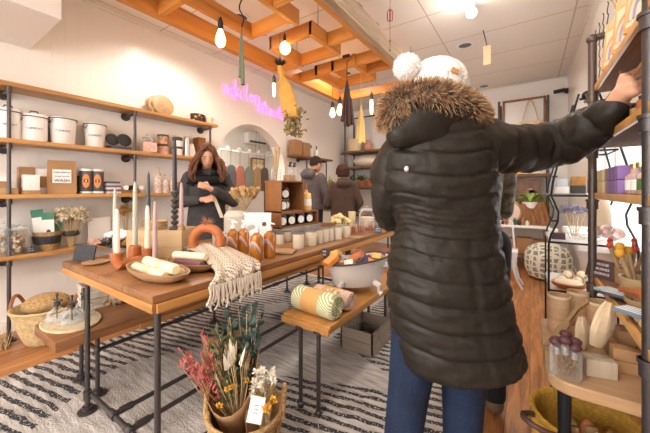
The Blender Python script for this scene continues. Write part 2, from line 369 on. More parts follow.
n3=nt.nodes.new('ShaderNodeTexNoise'); n3.inputs['Scale'].default_value=2; n3.inputs['Detail'].default_value=6; mp=nt.nodes.new('ShaderNodeMapping'); mp.inputs['Scale'].default_value=(3,22,1); mp.inputs['Rotation'].default_value=(0,0,-.21); L(tc.outputs['Object'],mp.inputs[0]); L(mp.outputs[0],n3.inputs['Vector'])
cr=nt.nodes.new('ShaderNodeValToRGB'); cr.color_ramp.elements[0].position=.3; cr.color_ramp.elements[1].position=.7; cr.color_ramp.elements[0].color=(.30,.26,.235,1); cr.color_ramp.elements[1].color=(.60,.56,.52,1); L(n3.outputs['Fac'],cr.inputs[0])
mx=nt.nodes.new('ShaderNodeMix'); mx.data_type='RGBA'; L(f,mx.inputs[0]); L(cr.outputs[0],mx.inputs[6]); mx.inputs[7].default_value=(.035,.035,.04,1); L(mx.outputs[2],b.inputs['Base Color']); b.inputs['Roughness'].default_value=.95
bp=nt.nodes.new('ShaderNodeBump'); bp.inputs['Strength'].default_value=.8; bp.inputs['Distance'].default_value=.01; L(mth('ADD',mth('MULTIPLY',f,.6),n2.outputs['Fac']),bp.inputs['Height']); L(bp.outputs[0],b.inputs['Normal'])
K['rug']=m
rug=thing('area_rug','cream woven rug with broken black stripes under the big table','rug',(-1.6,1.3,0))
MB().box(-2.77,-.3,-1.2,3.35,.001,.012,.003).build('rug_body',K['rug'],rug)
mb=MB()
for i in range(160):
    x=-2.77+2.47*i/160; mb.tube([(x,3.35,.008),(x+R.uniform(-.01,.01),3.40,.008),(x+R.uniform(-.02,.02),3.44,.005)],.004,4)
mb.build('fringe',mat('rug_fringe',(.75,.70,.63),.9),rug)

# ---------- big display table ----------
PR=.0122
def flange(mb,x,y,z=0.013,r=.045): mb.lathe([(r,z),(r,z+.008),(.024,z+.012),(.024,z+.03)],(x,y,0),14)
def elbow(mb,p,r=.026): mb.ell(p,r,10,7)
t=thing('display_table','long brown plank display table on dark pipe legs','table',(-1.7,1.85,.013))
mb=MB()
W4=[-2.23,-1.975,-1.72,-1.46,-1.2]
for i in range(4): mb.box(W4[i]+.001,W4[i+1]-.001,.588,3.15,.757,.79,.004)
mb.build('tabletop',K['tabletop'],t)
mb=MB(); mb.box(-2.225,-1.2,.585,.60,.722,.757,.002); mb.build('end_trim',K['orangeX'],t)
MB().box(-1.2,-1.186,.60,3.15,.722,.757,.002).build('side_trim',K['orange'],t)
MB().box(-2.15,-1.28,.7,.78,.715,.757).box(-2.15,-1.28,2.9,2.98,.715,.757).box(-2.16,-2.10,.65,3.1,.715,.757).box(-1.33,-1.27,.65,3.1,.715,.757).build('apron',K['orange'],t)
legs=[(-1.965,.625),(-1.25,.632),(-2.2,3.1),(-1.235,3.1)]
for (x,y) in legs:
    mb=MB(); mb.cyl((x,y,.014),(x,y,.74),PR); flange(mb,x,y); mb.cyl((x,y,.08),(x,y,.125),.019); mb.cyl((x,y,.70),(x,y,.72),.018); mb.build('leg',K['pipe'],t)
for y in (.64,3.1):
    mb=MB()
    mb.cyl((-1.965 if y<1 else -2.2,y,.10),(-1.22,y,.10),PR)
    for x in (-1.69,-1.52): elbow(mb,(x,y,.10),.02); mb.cyl((x-.03,y,.1),(x+.03,y,.1),.018)
    mb.build('crossbar',K['pipe'],t)
for x in (-1.69,-1.52):
    mb=MB(); mb.cyl((x,.64,.10),(x,3.1,.10),PR)
    for y in (.70,1.12,2.1): mb.cyl((x,y-.03,.1),(x,y+.03,.1),.0175)
    mb.build('stretcher_pipe',K['pipe'],t)

# ---------- low bench under the table ----------
t=thing('low_bench','low dark walnut plank bench tucked under the display table','bench',(-2.5,1.8,.013))
MB().box(-2.37,-2.0,.50,3.2,.365,.42,.006).build('seat',K['low'],t)
MB().box(-2.0,-1.985,.9,3.2,.34,.372).build('side_trim',K['orange'],t)
for (x,y) in [(-2.33,.71),(-2.08,.71),(-2.34,1.68),(-2.34,2.66),(-2.08,3.02),(-2.33,3.02)]:
    mb=MB(); mb.cyl((x,y,.014),(x,y,.365),.0115); flange(mb,x,y,.013); mb.build('leg',K['pipe'],t)
mb=MB(); mb.cyl((-2.36,.71,.27),(-2.06,.71,.27),.0115); elbow(mb,(-2.33,.71,.27),.018); elbow(mb,(-2.08,.71,.27),.018); mb.build('crossbar',K['pipe'],t)
mb=MB(); mb.cyl((-2.08,.71,.27),(-2.08,3.02,.27),.0115); mb.cyl((-2.34,2.66,.27),(-2.08,2.66,.27),.0115); mb.cyl((-2.34,3.02,.27),(-2.08,3.02,.27),.0115)
for y in (1.2,1.68,2.2,2.66): mb.cyl((-2.08,y-.03,.27),(-2.08,y+.03,.27),.017)
mb.build('stretcher_pipe',K['pipe'],t)

# ---------- small bench ----------
t=thing('small_bench','narrow golden wood bench with thin iron legs beside the display table','bench',(-1.0,1.8,.013))
mb=MB(); mb.box(-1.165,-.845,1.29,2.4,.462,.5,.004); mb.box(-1.165,-.845,1.275,1.29,.455,.49,.002); mb.build('seat',K['orange'],t)
for (x,y) in [(-1.04,1.295),(-.92,1.295),(-.97,2.3),(-1.12,2.3)]:
    mb=MB(); mb.cyl((x,y,.014),(x,y,.462),.0115); mb.ell((x,y,.028),.02,8,6); mb.cyl((x,y,.45),(x,y,.462),.03); mb.build('leg',K['pipe'],t)
# ---------- left wall shelving ----------
t=thing('wall_shelving','long golden plank shelving on iron pipes along left wall','shelves',(-3.5,1.0,0))
SH=[(2.025,2.06,-1.6,2.5),(1.575,1.61,-1.6,2.42),(1.13,1.165,-1.6,2.42),(.64,.675,-1.6,2.42)]
for z0,z1,y0,y1 in SH:
    mb=MB(); mb.box(-3.648,-3.40,y0,y1,z0,z1,.004)
    mb.build('shelf_board',K['shelfw'],t)
for y in (-.45,.575,1.50,2.40):
    mb=MB(); x=-3.425; mb.cyl((x,y,.014),(x,y,2.05),.013); flange(mb,x,y,0)
    for z0,z1,_,_ in SH:
        mb.cyl((x,y,z0-.045),(x,y,z0),.0195); mb.cyl((-3.64,y,z0-.03),(x,y,z0-.03),.013)
        mb.cyl((-3.648,y,z0-.03),(-3.635,y,z0-.03),.045); elbow(mb,(x,y,z0-.03),.02)
    mb.build('post',K['pipe'],t)
# ---------- small shelf further along the left wall ----------
t=thing('wall_shelf','small brown bracket shelf beyond the arch on left wall','shelves',(-3.55,4.6,1.7))
z=1.83
MB().box(-3.648,-3.40,4.15,5.3,z-.035,z,.003).build('shelf_board',K['shelfr'],t)
for y in (4.45,5.1):
    MB().cyl((-3.64,y,z-.06),(-3.43,y,z-.06),.016).cyl((-3.65,y,z-.06),(-3.635,y,z-.06),.045).cyl((-3.43,y,z-.06),(-3.43,y,1.1),.014).build('bracket',K['pipe'],t)
# ---------- back wall pipe shelf, left ----------
def pipeshelf(label,x0,x1,y0,y1,zs,top,wide=.05,crossz=None):
    t=thing('pipe_shelf',label,'shelves',((x0+x1)/2,(y0+y1)/2,0))
    for z in zs: MB().box(x0-wide,x1+wide,y0-.02,y1,z-.04,z,.003).build('shelf_board',K['shelfr'],t)
    for x in (x0,x1):
        for y in (y0,y1-.03):
            mb=MB(); mb.cyl((x,y,0.002),(x,y,top),.018)
            for z in zs: mb.cyl((x,y,z-.07),(x,y,z-.03),.026)
            mb.build('post',K['pipe'],t)
    for z in zs: MB().cyl((x0-.12,y0,z-.055),(x1+.12,y0,z-.055),.015).build('rail',K['pipe'],t)
    if crossz: MB().cyl((x0,y0,crossz),(x1+.1,y0,crossz),.016).ell((x1+.1,y0,crossz),.035,8,6).build('top_rail',K['pipe'],t)
    return t
p0=gy(345,150,5.9); p1=gy(388,150,5.9)
pipeshelf('tall pipe shelf unit against the back wall behind the two shoppers',p0.x,p1.x,5.9,6.35,[gy(365,150,5.9).z,gy(365,166,5.9).z,gy(365,186,5.9).z,.7],2.75,crossz=gy(365,117,5.9).z)
q0=gy(499,98,6.0); q1=gy(548,98,6.0)
pipeshelf('tall pipe shelf unit against back wall beyond the arm of coat shopper',q0.x,q1.x,6.0,6.35,[gy(520,131,6).z,gy(520,174,6).z,gy(520,216,6).z,.3],2.72)
# ---------- ceiling lattice ----------
t=thing('ceiling_lattice','orange wooden lattice of staggered beams hung under the ceiling','lattice',(-1.9,2.5,2.6))
B0,B1=2.6,2.73
def beamY(x,y0,y1,w=.04,m='beamY',n='beam',z0=B0,z1=B1): return MB().box(x-w/2,x+w/2,y0,y1,z0,z1,.003).build(n,K[m],t)
def beamX(y,x0,x1,w=.04): return MB().box(x0+.005,x1-.005,y-w/2,y+w/2,B0+.002,B1-.002,.003).build('beam',K['beamX'],t)
beamY(-2.5,-.8,4.15,.07,z1=2.76); beamY(-1.30,-.8,4.15,.045)
MB().box(-1.278,-1.20,-.8,4.15,2.60,2.78,.004).build('rail_beam',K['beamold'],t)
for (x,y0,y1) in [(-2.13,1.25,1.95),(-1.64,1.3,2.0),(-2.14,2.18,2.70),(-1.64,2.18,2.68),(-1.64,2.98,3.54),(-2.17,3.0,3.62),(-1.93,3.0,3.3)]: beamY(x,y0,y1)
for (y,x0,x1) in [(1.27,-2.48,-2.13),(1.93,-2.15,-1.62),(2.2,-2.15,-1.62),(2.45,-1.62,-1.3),(2.67,-2.48,-1.62),(3.02,-2.2,-1.3),(3.54,-2.2,-1.62),(3.08,-2.48,-2.17),(4.1,-2.48,-1.3),(1.70,-1.64,-1.3),(1.0,-2.48,-1.3),(3.3,-1.64,-1.3)]: beamX(y,x0,x1)
for (x,y) in [(-2.5,1.2),(-2.5,3.9),(-1.29,1.0),(-1.29,3.9),(-1.64,2.3),(-2.14,2.6)]: MB().cyl((x,y,2.72),(x,y,ZC),.003,n=6).build('hanging_wire',K['pipe'],t)
# ---------- right pipe shelf unit ----------
t=thing('pipe_shelving','brown pipe shelf unit with golden edged boards by right wall','shelves',(.38,1.4,0))
RZ=[.79,1.185,1.425,1.69]
for i,z in enumerate(RZ):
    mb=MB(); mb.box(.262,.515,-.6,1.93,z-.026,z,.002); mb.mi=1; mb.box(.25,.262,-.6,1.93,z-.026,z+.001,.001)
    mb.build('shelf_board',[K['shelfr'],K['shelfe']],t)
def post(x,y,top,r=.0165,m='pipe2'):
    mb=MB(); mb.cyl((x,y,.002),(x,y,top),r,n=16); flange(mb,x,y,-.012)
    for z in RZ: mb.cyl((x,y,z-.075),(x,y,z-.03),r*1.35,n=16); mb.cyl((x,y,z-.04),(x,y,z-.03),r*1.55,n=16)
    return mb
mb=post(.245,1.90,1.915); elbow(mb,(.245,1.90,1.915),.024); mb.cyl((.245,1.90,1.92),(.51,1.90,1.935),.0165); mb.cyl((.40,1.90,1.93),(.44,1.90,1.932),.023); mb.build('post',K['pipe2'],t)
mb=post(.259,1.12,2.6,.0175); mb.build('post',K['pipe'],t)
mb=post(.245,-.5,2.6,.0175); mb.build('post',K['pipe'],t)
# ---------- rounded maple table ----------
t=thing('rounded_table','light maple table with rounded corner and black legs','table',(.28,1.6,0))
mb=MB(); pts=[]
x0,x1,y0,y1,r=.045,.51,1.27,1.86,.085
for k in range(9): a=PI+PI/2*k/8; pts.append((x0+r+r*math.cos(a),y0+r+r*math.sin(a)))
pts+=[(x1,y0),(x1,y1),(x0,y1)]
mb.poly([(x,y,.52) for x,y in pts],(0,0,.042)); o=mb.build('tabletop',K['maple'],t)
bv=o.modifiers.new('b','BEVEL'); bv.width=.006; bv.segments=2
for (x,y) in [(.10,1.34),(.47,1.34),(.10,1.8),(.47,1.8)]:
    MB().cyl((x,y,.52),(x-.005,y-.01,.003),.02,.016,10).build('leg',K['iron'],t)
MB().box(.09,.48,1.33,1.35,.49,.52).box(.09,.48,1.79,1.81,.49,.52).build('apron',K['iron'],t)
# ---------- curved iron etagere ----------
t=thing('iron_etagere','black curved iron stand with glass shelves near the window','shelves',(.31,2.6,0))
xa,xb,ya,yb=.098,.50,2.37,2.84
def prof_curve(x,sg,y):
    pts=[]
    for z,o in [(.0,0),(.55,0),(.86,0),(.92,.012),(1.0,.045),(1.06,.05),(1.12,.03),(1.165,.012),(1.25,.022),(1.4,.055),(1.55,.09),(1.72,.135),(1.8,.155)]: pts.append((x+sg*o,y,z))
    return pts
for y in (ya,yb):
    for x,sg in ((xa,1),(xb,-1)):
        p=prof_curve(x,sg,y if y==ya else y); 
        q=[(a,bq+( (ya+yb)/2-bq)*max(0,(c-1.2))*.6,c) for a,bq,c in p]
        MB().tube(q,.006,8).build('leg',K['iron'],t)
for z in (.57,.873,1.165):
    mb=MB()
    for a,c in (((xa,ya),(xb,ya)),((xb,ya),(xb,yb)),((xb,yb),(xa,yb)),((xa,yb),(xa,ya))): mb.cyl((*a,z),(*c,z),.006,n=6)
    mb.build('shelf_frame',K['iron'],t); MB().box(xa,xb,ya,yb,z+.004,z+.012).build('glass_shelf',K['glass'],t)
for z in (1.44,):
    o=.07; a0=ya+.08; b0=yb-.08
    MB().cyl((xa+o,a0,z),(xb-o,a0,z),.006,n=6).cyl((xa+o,b0,z),(xb-o,b0,z),.006,n=6).cyl((xa+o,a0,z),(xa+o,b0,z),.006,n=6).cyl((xb-o,a0,z),(xb-o,b0,z),.006,n=6).build('upper_frame',K['iron'],t)
MB().ell((.31,2.6,1.82),(.03,.03,.03)).cyl((.27,2.6,1.8),(.35,2.6,1.8),.008).cyl((.31,2.5,1.8),(.31,2.7,1.8),.008).build('finial',K['iron'],t)
# ---------- bulbs, track head, cans ----------
K['bulb']=mat('glowing_bulb_glass',(1,.75,.4),.2,emit=(1,.60,.22),es=7.0)
K['fil']=mat('hot_filament',(1,.9,.7),.3,emit=(1,.8,.5),es=30)
def bulb(px,py,X,label,kind='tear',s=1,ztop=2.6,cord='rope'):
    p=gx(px,py,X); t=thing('edison_bulb',label,'bulb',(p.x,p.y,p.z),0,'warm bulbs hung on cords from the lattice')
    if kind=='tear': pr=[(.004,-.075),(.02,-.07),(.034,-.05),(.038,-.025),(.03,.01),(.018,.045),(.014,.06)]
    elif kind=='globe': pr=[(.004,-.06),(.03,-.052),(.05,-.025),(.054,0),(.045,.03),(.025,.05),(.015,.065)]
    else: pr=[(.004,-.1),(.013,-.09),(.016,-.04),(.016,.03),(.013,.06)]
    MB().lathe([(r*s,z*s+p.z) for r,z in pr],(p.x,p.y,0),16).build('glass_bulb',K['bulb'],t)
    MB().lathe([(.02,.055*s+p.z),(.023,.065*s+p.z),(.021,.10*s+p.z),(.024,.105*s+p.z),(.014,.13*s+p.z),(.006,.15*s+p.z)],(p.x,p.y,0),12).build('socket',K['black'] if kind!='tube' else K['pipe'],t)
    mb=MB(); mb.cyl((p.x,p.y,p.z+.14*s),(p.x,p.y,ztop+.02),.0045,n=6); mb.build('cord',mat('gold_cord',(.5,.25,.06),.7),t)
    l=bpy.data.lights.new('bulb_glow','POINT'); l.energy=2.2; l.color=(1,.55,.22); l.shadow_soft_size=.06; o=bpy.data.objects.new('bulb_glow',l); C.objects.link(o); o.location=(p.x,p.y,p.z-.13)
bulb(220.5,37,-2.1,'glowing teardrop bulb at left end of lattice','tear',1.1)
bulb(285,48,-1.95,'glowing round globe bulb hanging mid lattice','globe')
bulb(274,88,-2.45,'thin tube bulb in front of the pink neon lettering','tube')
bulb(332.5,112,-2.2,'dim teardrop bulb, left of close pair near the back','tear',.95)
bulb(340,109,-2.05,'bright teardrop bulb, right of close pair near the back','tear',1.1)
bulb(371.5,105,-1.7,'tall thin bulb hanging nearest the fur hood','tube',1.2)
# extension cord draped on the lattice
mb=MB(); pts=[]
for k in range(26):
    u=k/25; pts.append((-2.5+.3*u+.03*math.sin(u*25),.95+1.25*u,2.79-.05*math.sin(u*9)))
tag(mb.tube(pts,.006,6).build('cord',mat('yellow_cord',(.55,.33,.10),.7)),'yellow extension cord snaking along the left lattice beam','cord')
mb=MB(); pts=[(-1.24+.03*math.sin(k*.9),1.9+k*.05,2.79+.01*math.sin(k*1.7)) for k in range(18)]
tag(mb.tube(pts,.008,6).build('cord',mat('brown_cord',(.35,.2,.1),.7)),'brown cord lying on the weathered right beam','cord')
def ceilcan(px,py,label,big=1):
    p=gz(px,py,ZC); t=thing('recessed_light',label,'ceiling light',(p.x,p.y,ZC),0,None)
    MB().lathe([(.085,ZC-.001),(.10,ZC-.004),(.10,ZC-.009),(.078,ZC-.012),(.078,ZC-.002)],(p.x,p.y,0),24,cap=False).build('trim_ring',K['white'],t)
    MB().lathe([(.078,ZC-.003),(.05,ZC-.006),(.02,ZC-.004)],(p.x,p.y,0),20).build('lamp_face',mat('dark_can',(.07,.07,.08),.3,.4),t)
ceilcan(465,45,'dark recessed ceiling light behind the white hat')
ceilcan(484,86,'dark recessed ceiling light nearest the back wall')
ceilcan(240,17,'dark recessed ceiling light above left part of lattice')
ceilcan(346,73,'dark recessed ceiling light above the far lattice')
p=gz(473,14,2.95); t=thing('track_lamp','lit white spotlight head on ceiling wire','ceiling light',(p.x,p.y,ZC))
MB().cyl((p.x,p.y,ZC),(p.x,p.y,2.98),.012).ell((p.x,p.y,2.96),(.045,.045,.05)).build('lamp_body',K['white'],t)
MB().ell((p.x-.015,p.y-.05,2.94),(.045,.03,.045)).build('lamp_face',mat('lit_lamp',(1,1,1),.3,emit=(1,.95,.88),es=25),t)
l=bpy.data.lights.new('track_glow','POINT'); l.energy=6; l.color=(1,.88,.75); l.shadow_soft_size=.08; o=bpy.data.objects.new('track_glow',l); C.objects.link(o); o.location=(p.x-.02,p.y-.14,2.88)
p=gz(487,33,ZC); t=thing('hanging_tag','cream paper tag hanging beside the lit ceiling lamp','tag',(p.x,p.y,ZC))
MB().cyl((p.x-.03,p.y-.1,ZC),(p.x,p.y,2.93),.006,n=6).build('rod',K['pipe2'],t)
MB().box(p.x-.04,p.x+.04,p.y-.008,p.y+.008,2.70,2.93,.004).build('tag_body',mat('cream_tag',(.85,.66,.42),.6),t)
p=pt(390,15,2.9); t=thing('hanging_lantern','tiny wire lantern hanging above the fur hood','lantern',(p.x,p.y,p.z))
mb=MB(); w=.03
for k in range(6): a=k*PI/3; mb.tube([(p.x,p.y,p.z+.06),(p.x+w*math.cos(a),p.y+w*math.sin(a),p.z+.03),(p.x+w*.9*math.cos(a),p.y+w*.9*math.sin(a),p.z-.05),(p.x,p.y,p.z-.06)],.003,5)
mb.build('wire_cage',mat('copper_wire',(.55,.12,.08),.4,.5),t); MB().cyl((p.x,p.y,ZC),(p.x,p.y,p.z-.34),.002,n=5).ell((p.x,p.y,p.z-.25),.009,8,6).ell((p.x,p.y,p.z-.34),.008,8,6).build('wire',K['pipe'],t)
# security camera
p=gy(560,92,6.3); t=thing('security_camera','small black security camera high on the back wall','camera',(p.x,p.y,p.z))
x,y,z=p; MB().cyl((x+.10,6.39,z+.02),(x+.10,6.34,z+.02),.04).cyl((x+.1,6.34,z+.02),(x+.03,6.25,z),.012).build('bracket',K['black'],t)
MB().cyl((x+.06,6.2,z+.0),(x-.09,6.2,z-.015),.032).build('camera_body',K['black'],t)
# neon lettering on left wall
K['neon']=mat('pink_neon',(1,.3,.9),.3,emit=(1,.16,.85),es=1.5)
t=thing('neon_sign','pink neon handwriting reading make love, not waste','sign',(-3.64,3.3,2.6))
def neon(strokes,y0,z0,sy,sz,sl=0):
    for st_ in strokes:
        MB().tube([(-3.625,y0+a*sy+ (b_*sl),z0+b_*sz) for a,b_ in st_],.0075,6).build('neon_tube',K['neon'],t)
SL={'m':[[(0,0),(.05,1),(.15,.2),(.25,1),(.35,.1),(.45,.9),(.5,0)]],'a':[[(.4,.8),(.1,.8),(.05,.2),(.3,.1),(.4,.8),(.45,0)]],'k':[[(.05,2.0),(.05,-.4)],[(.4,1),(.08,.4),(.45,0)]],'e':[[(.05,.45),(.4,.6),(.25,.95),(.05,.5),(.2,0),(.5,.15)]],
'l':[[(.15,2),(.08,.9),(.12,0),(.35,.05)]],'o':[[(.25,.9),(.05,.5),(.2,0),(.42,.4),(.25,.9),(.5,.8)]],'v':[[(.02,.9),(.2,0),(.42,.95)]],',':[[(.1,.15),(.02,-.3)]],'n':[[(.02,0),(.05,.9),(.08,.3),(.3,.9),(.4,0)]],'t':[[(.2,1.8),(.2,.1),(.4,0)],[(-.15,1.25),(.6,1.3)]],'w':[[(.02,.9),(.12,0),(.25,.7),(.38,0),(.5,.95)]],'s':[[(.4,.85),(.1,.75),(.35,.35),(.02,.05)]]}
def word(w,y,z,sy,sz,adv):
    for ch in w:
        if ch!=' ': neon(SL[ch],y,z,sy,sz)
        y+=adv*(1.15 if ch in 'mw' else .5 if ch in ' ,' else .95)
a=gx(224,92,XL); word('make love,',a.y,a.z-.02,.125,.12,.086)
a=gx(257,110,XL); word('not waste',a.y,a.z-.03,.115,.11,.076)
# ================= things on the left wall shelves =================
ZS={1:2.061,2:1.611,3:1.166,4:.676}
def onshelf(px,sh,X=-3.52):
    p=gx(px,190,X); return V((p.x,p.y,ZS[sh]))
# four white enamel bins
def bin_(px,r,h,label,kind,ink):
    p=onshelf(px,2,-3.53); t=thing('enamel_bin',label,'bin',p,0,'white enamel bins on second shelf')
    x,y,z=p
    if kind=='bucket': pr=[(r*.80,z),(r*.84,z+.005),(r*.98,z+h-.01),(r*1.02,z+h),(r*.95,z+h),(r*.76,z+.02)]
    else: pr=[(r*.94,z),(r*.97,z+.01),(r,z+h-.02),(r*1.01,z+h)]
    MB().lathe(pr,(x,y,0),28).build('body',K['white'],t)
    mb=MB()
    if kind=='pot':
        mb.lathe([(r*1.04,z+h-.012),(r*1.04,z+h),(r*.97,z+h+.014),(r*.3,z+h+.024)],(x,y,0),28); mb.build('lid',K['white'],t)
        MB().tube([(x+.0,y-.03,z+h+.022),(x,y-.02,z+h+.045),(x,y+.02,z+h+.045),(x,y+.03,z+h+.022)],.005,6).build('lid_handle',K['ink'],t)
    MB().lathe([(r*1.045,z+h-.016),(r*1.055,z+h-.012),(r*1.045,z+h-.008)],(x,y,0),28,cap=False).build('rim',K['ink'],t)
    pts=[(x+r*1.05*math.cos(a),y+r*1.05*math.sin(a),z+h-.02-.075*math.sin((a+.9)/1.8*PI)) for a in [-.9+1.8*k/12 for k in range(13)]]
    a0=-1.45
    hp=[(x+(r+.012)*math.cos(a0+.5*k/6),y+(r+.012)*math.sin(a0+.5*k/6),z+h-.03-.03*math.sin(PI*k/6)) for k in range(7)]
    MB().tube(hp,.0035,6).build('wire_handle',K['ink'],t)
    # facing text
    d=V((0,0,CH))-V((x,y,CH)); d.z=0; d.normalize(); pos=V((x,y,z+h*.48))+d*(r*(.9 if kind=='bucket' else 1.0)+.004)
    txt(ink,.022,K['ink'],t,frame(pos,(-d.y,d.x,0),(0,0,1)),'lettering')
bin_(8,.082,.235,'white enamel lidded bin at left behind the iron post','pot','COMPOST')
bin_(34,.09,.22,'white enamel pot with black rimmed lid, second shelf','pot','COMPOST')
bin_(63,.10,.24,'white enamel flared bucket in middle of the bins','bucket','COMPOST')
bin_(95,.088,.235,'white enamel bucket beside the black bowls','bucket','COMPOST')
# black bowls (two lids leaning) on stack of boxes
def disc_lean(name,px,r,label,sh,mt,thick=.02,lean=.25,X=-3.5,zoff=0,cat='plate'):
    p=onshelf(px,sh,X)
    Mx=Matrix.Rotation(PI/2-lean,3,'Y'); mb=MB().lathe([(r*.2,0),(r*.9,.0),(r,thick*.5),(r*.9,thick),(r*.2,thick)],(p.x,p.y,p.z+zoff+r*math.cos(lean)+.0),22,M=Mx); return tag(mb.build(name,mt),label,cat)
K['navybox']=mat('dark_blue_card',(.06,.08,.12),.5)
for i,(px,l) in enumerate([(114,'flat dark blue box in pile under left black dish'),(124,'flat dark blue box in pile under right black dish')]):
    p=onshelf(px,2,-3.5); t=tag(MB().box(p.x-.07,p.x+.07,p.y-.05,p.y+.05,p.z,p.z+.018,.003).box(p.x-.065,p.x+.065,p.y-.05,p.y+.045,p.z+.019,p.z+.036,.003).build('flat_box',K['navybox']),l,'box','flat boxes on second shelf')
disc_lean('black_dish',112,.062,'round black dish leaning at left on flat boxes',2,K['black'],zoff=.037)
disc_lean('black_dish',124,.068,'round black dish leaning at right on flat boxes',2,K['black'],zoff=.037,X=-3.48)
# round wooden trivets on top shelf, leaning
for i,(px,r) in enumerate([(154,.105),(158,.118),(163,.125)]):
    p=onshelf(px,1,-3.56); lean=.2
    disc_lean('cork_trivet',px,r,['pale round trivet at back of leaning stack','pale round trivet in middle of leaning stack','pale round trivet at front of leaning stack'][i],1,K['boxw'],.014,lean,-3.58+i*.025,cat='trivet')
p=onshelf(160,1,-3.47); tag(MB().box(p.x-.02,p.x+.02,p.y-.13,p.y+.10,p.z,p.z+.01).box(p.x,p.x+.012,p.y-.09,p.y-.078,p.z,p.z+.06).box(p.x,p.x+.012,p.y+.05,p.y+.062,p.z,p.z+.06).build('trivet_rack',K['boxw']),'slim wooden rack holding the round trivets','rack')
m,nt,b=node_mat('leopard_spots'); vo=nt.nodes.new('ShaderNodeTexVoronoi'); vo.inputs['Scale'].default_value=28; tc=nt.nodes.new('ShaderNodeTexCoord'); nt.links.new(tc.outputs['Object'],vo.inputs['Vector']); cr=nt.nodes.new('ShaderNodeValToRGB'); cr.color_ramp.interpolation='CONSTANT'
cr.color_ramp.elements[0].color=(.55,.28,.09,1); cr.color_ramp.elements[1].position=.35; cr.color_ramp.elements[1].color=(.025,.012,.008,1); nt.links.new(vo.outputs['Distance'],cr.inputs[0]); nt.links.new(cr.outputs[0],b.inputs['Base Color']); K['leo']=m
p=onshelf(198,1); tag(MB().lathe([(.055,p.z),(.07,p.z+.01),(.072,p.z+.10),(.066,p.z+.105),(.06,p.z+.015)],(p.x,p.y,0),20,sy=1.4).build('planter_pot',K['leo']),'leopard spotted oval pot on top shelf','pot')
def mug(p,label,mt=None,r=.038,h=.085,rz=0,cat='mug',name='mug',group=None):
    t=thing(name,label,cat,p,rz,group); t['_w']=0
    MB().lathe([(r*.85,0),(r,.01),(r*1.02,h),(r*.93,h),(r*.9,.012),(.001,.012)],(0,0,0),20).build('cup_body',mt or K['white'],t,world=False)
    MB().tube([(r*.98,0,h*.82),(r*1.5,0,h*.8),(r*1.75,0,h*.5),(r*1.4,0,h*.2),(r*.95,0,h*.18)],.006,8).build('handle',mt or K['white'],t,world=False); return t
mug(onshelf(209,1,-3.5),'small cream mug at right end of top shelf',K['cream'],.05,.09,.9)
# second shelf, right bay
K['pinkjar']=mat('pink_contents',(.75,.45,.36),.6,var=.4,vs=30)
def glassjar(p,r,h,label,fillm,fill=.75,lid='ball',group=None,n=24,name='glass_jar',sq=None):
    t=thing(name,label,'jar',p,0,group); x,y,z=p
    MB().lathe([(r*.9,z),(r,z+.012),(r,z+h*.72),(r*.78,z+h*.86),(r*.8,z+h*.88),(r*.75,z+h*.88),(r*.74,z+h*.86),(r*.96,z+h*.70),(r*.96,z+.02)],(x,y,0),n,cap=False).build('glass_body',K['glass'],t)
    if fillm: MB().lathe([(r*.85,z+.012),(r*.93,z+.02),(r*.93,z+h*.72*fill),(r*.6,z+h*.72*fill+.008)],(x,y,0),n).build('contents',fillm,t)
    if lid=='ball': MB().lathe([(r*.86,z+h*.88),(r*.86,z+h*.9),(r*.55,z+h*.97),(r*.15,z+h*.98),(r*.2,z+h*1.03),(r*.18,z+h*1.08),(.002,z+h*1.1)],(x,y,0),n).build('lid',K['jar'],t)
    elif lid: MB().lathe([(r*.84,z+h*.86),(r*.84,z+h*.97),(r*.5,z+h*.985)],(x,y,0),n).build('lid',lid,t)
    return t
def bag(p,w,d,h,label,mt,lab=True,rz=0,group=None,lt=None,name='kraft_bag',cat='bag',labm=None):
    t=thing(name,label,cat,p,rz,group); t['_w']=0; mb=MB()
    rs=[]; h=h*1.0
    for z,k,dk in [(0,1,1),(h*.1,1.02,1.02),(h*.6,1,.8),(h*.9,.98,.25),(h,.97,.1)]:
        rs.append([V((sx*w/2*k,sy*d/2*dk,z)) for sx,sy in ((-1,-1),(-.3,-1.15),(.3,-1.15),(1,-1),(1,1),(-1,1))])
    mb.rings(rs); mb.build('bag_body',mt,t,world=False)
    if lab:
        MB().box(-w*.32,w*.32,-d/2*.95-.012,-d/2*.95-.009,h*.32,h*.72).build('paper_label',labm or K['label'],t,world=False)
    return t
FACE=-.95+PI/2  # objects on left wall shelves turned towards the shop
def rz_to_cam(p): return math.atan2(0-p[1],0-p[0])+PI/2
p=onshelf(147,2); glassjar(V((p.x,p.y,ZS[2])),.06,.19,'round pink bath salt jar, at back of jar pair',K['pinkjar'],.9)
p=onshelf(150,2,-3.44); bag((p.x,p.y,ZS[2]),.13,.07,.11,'crumpled pink patterned cloth bag beside iron post',K['pinkjar'],False,1.2,name='cloth_bag')
K['tin']=mat('patterned_tin',(.75,.35,.15),.4,col2=(.12,.13,.13),vs=30)
for k in range(2):
    p=onshelf(163,2); z=ZS[2]+k*.115; t=thing('patterned_tin',['lower patterned tin of stack, with pale pink paper label','upper patterned tin of stack, with dark lid and orange label'][k],'tin',(p.x,p.y,z),0,'stacked patterned tins')
    MB().lathe([(.055,z),(.059,z+.004),(.059,z+.092)],(p.x,p.y,0),22).build('tin_body',[K['pinkjar'],K['tin']][k],t); MB().lathe([(.06,z+.092),(.06,z+.111),(.05,z+.113)],(p.x,p.y,0),22).build('lid',K['ink'],t)
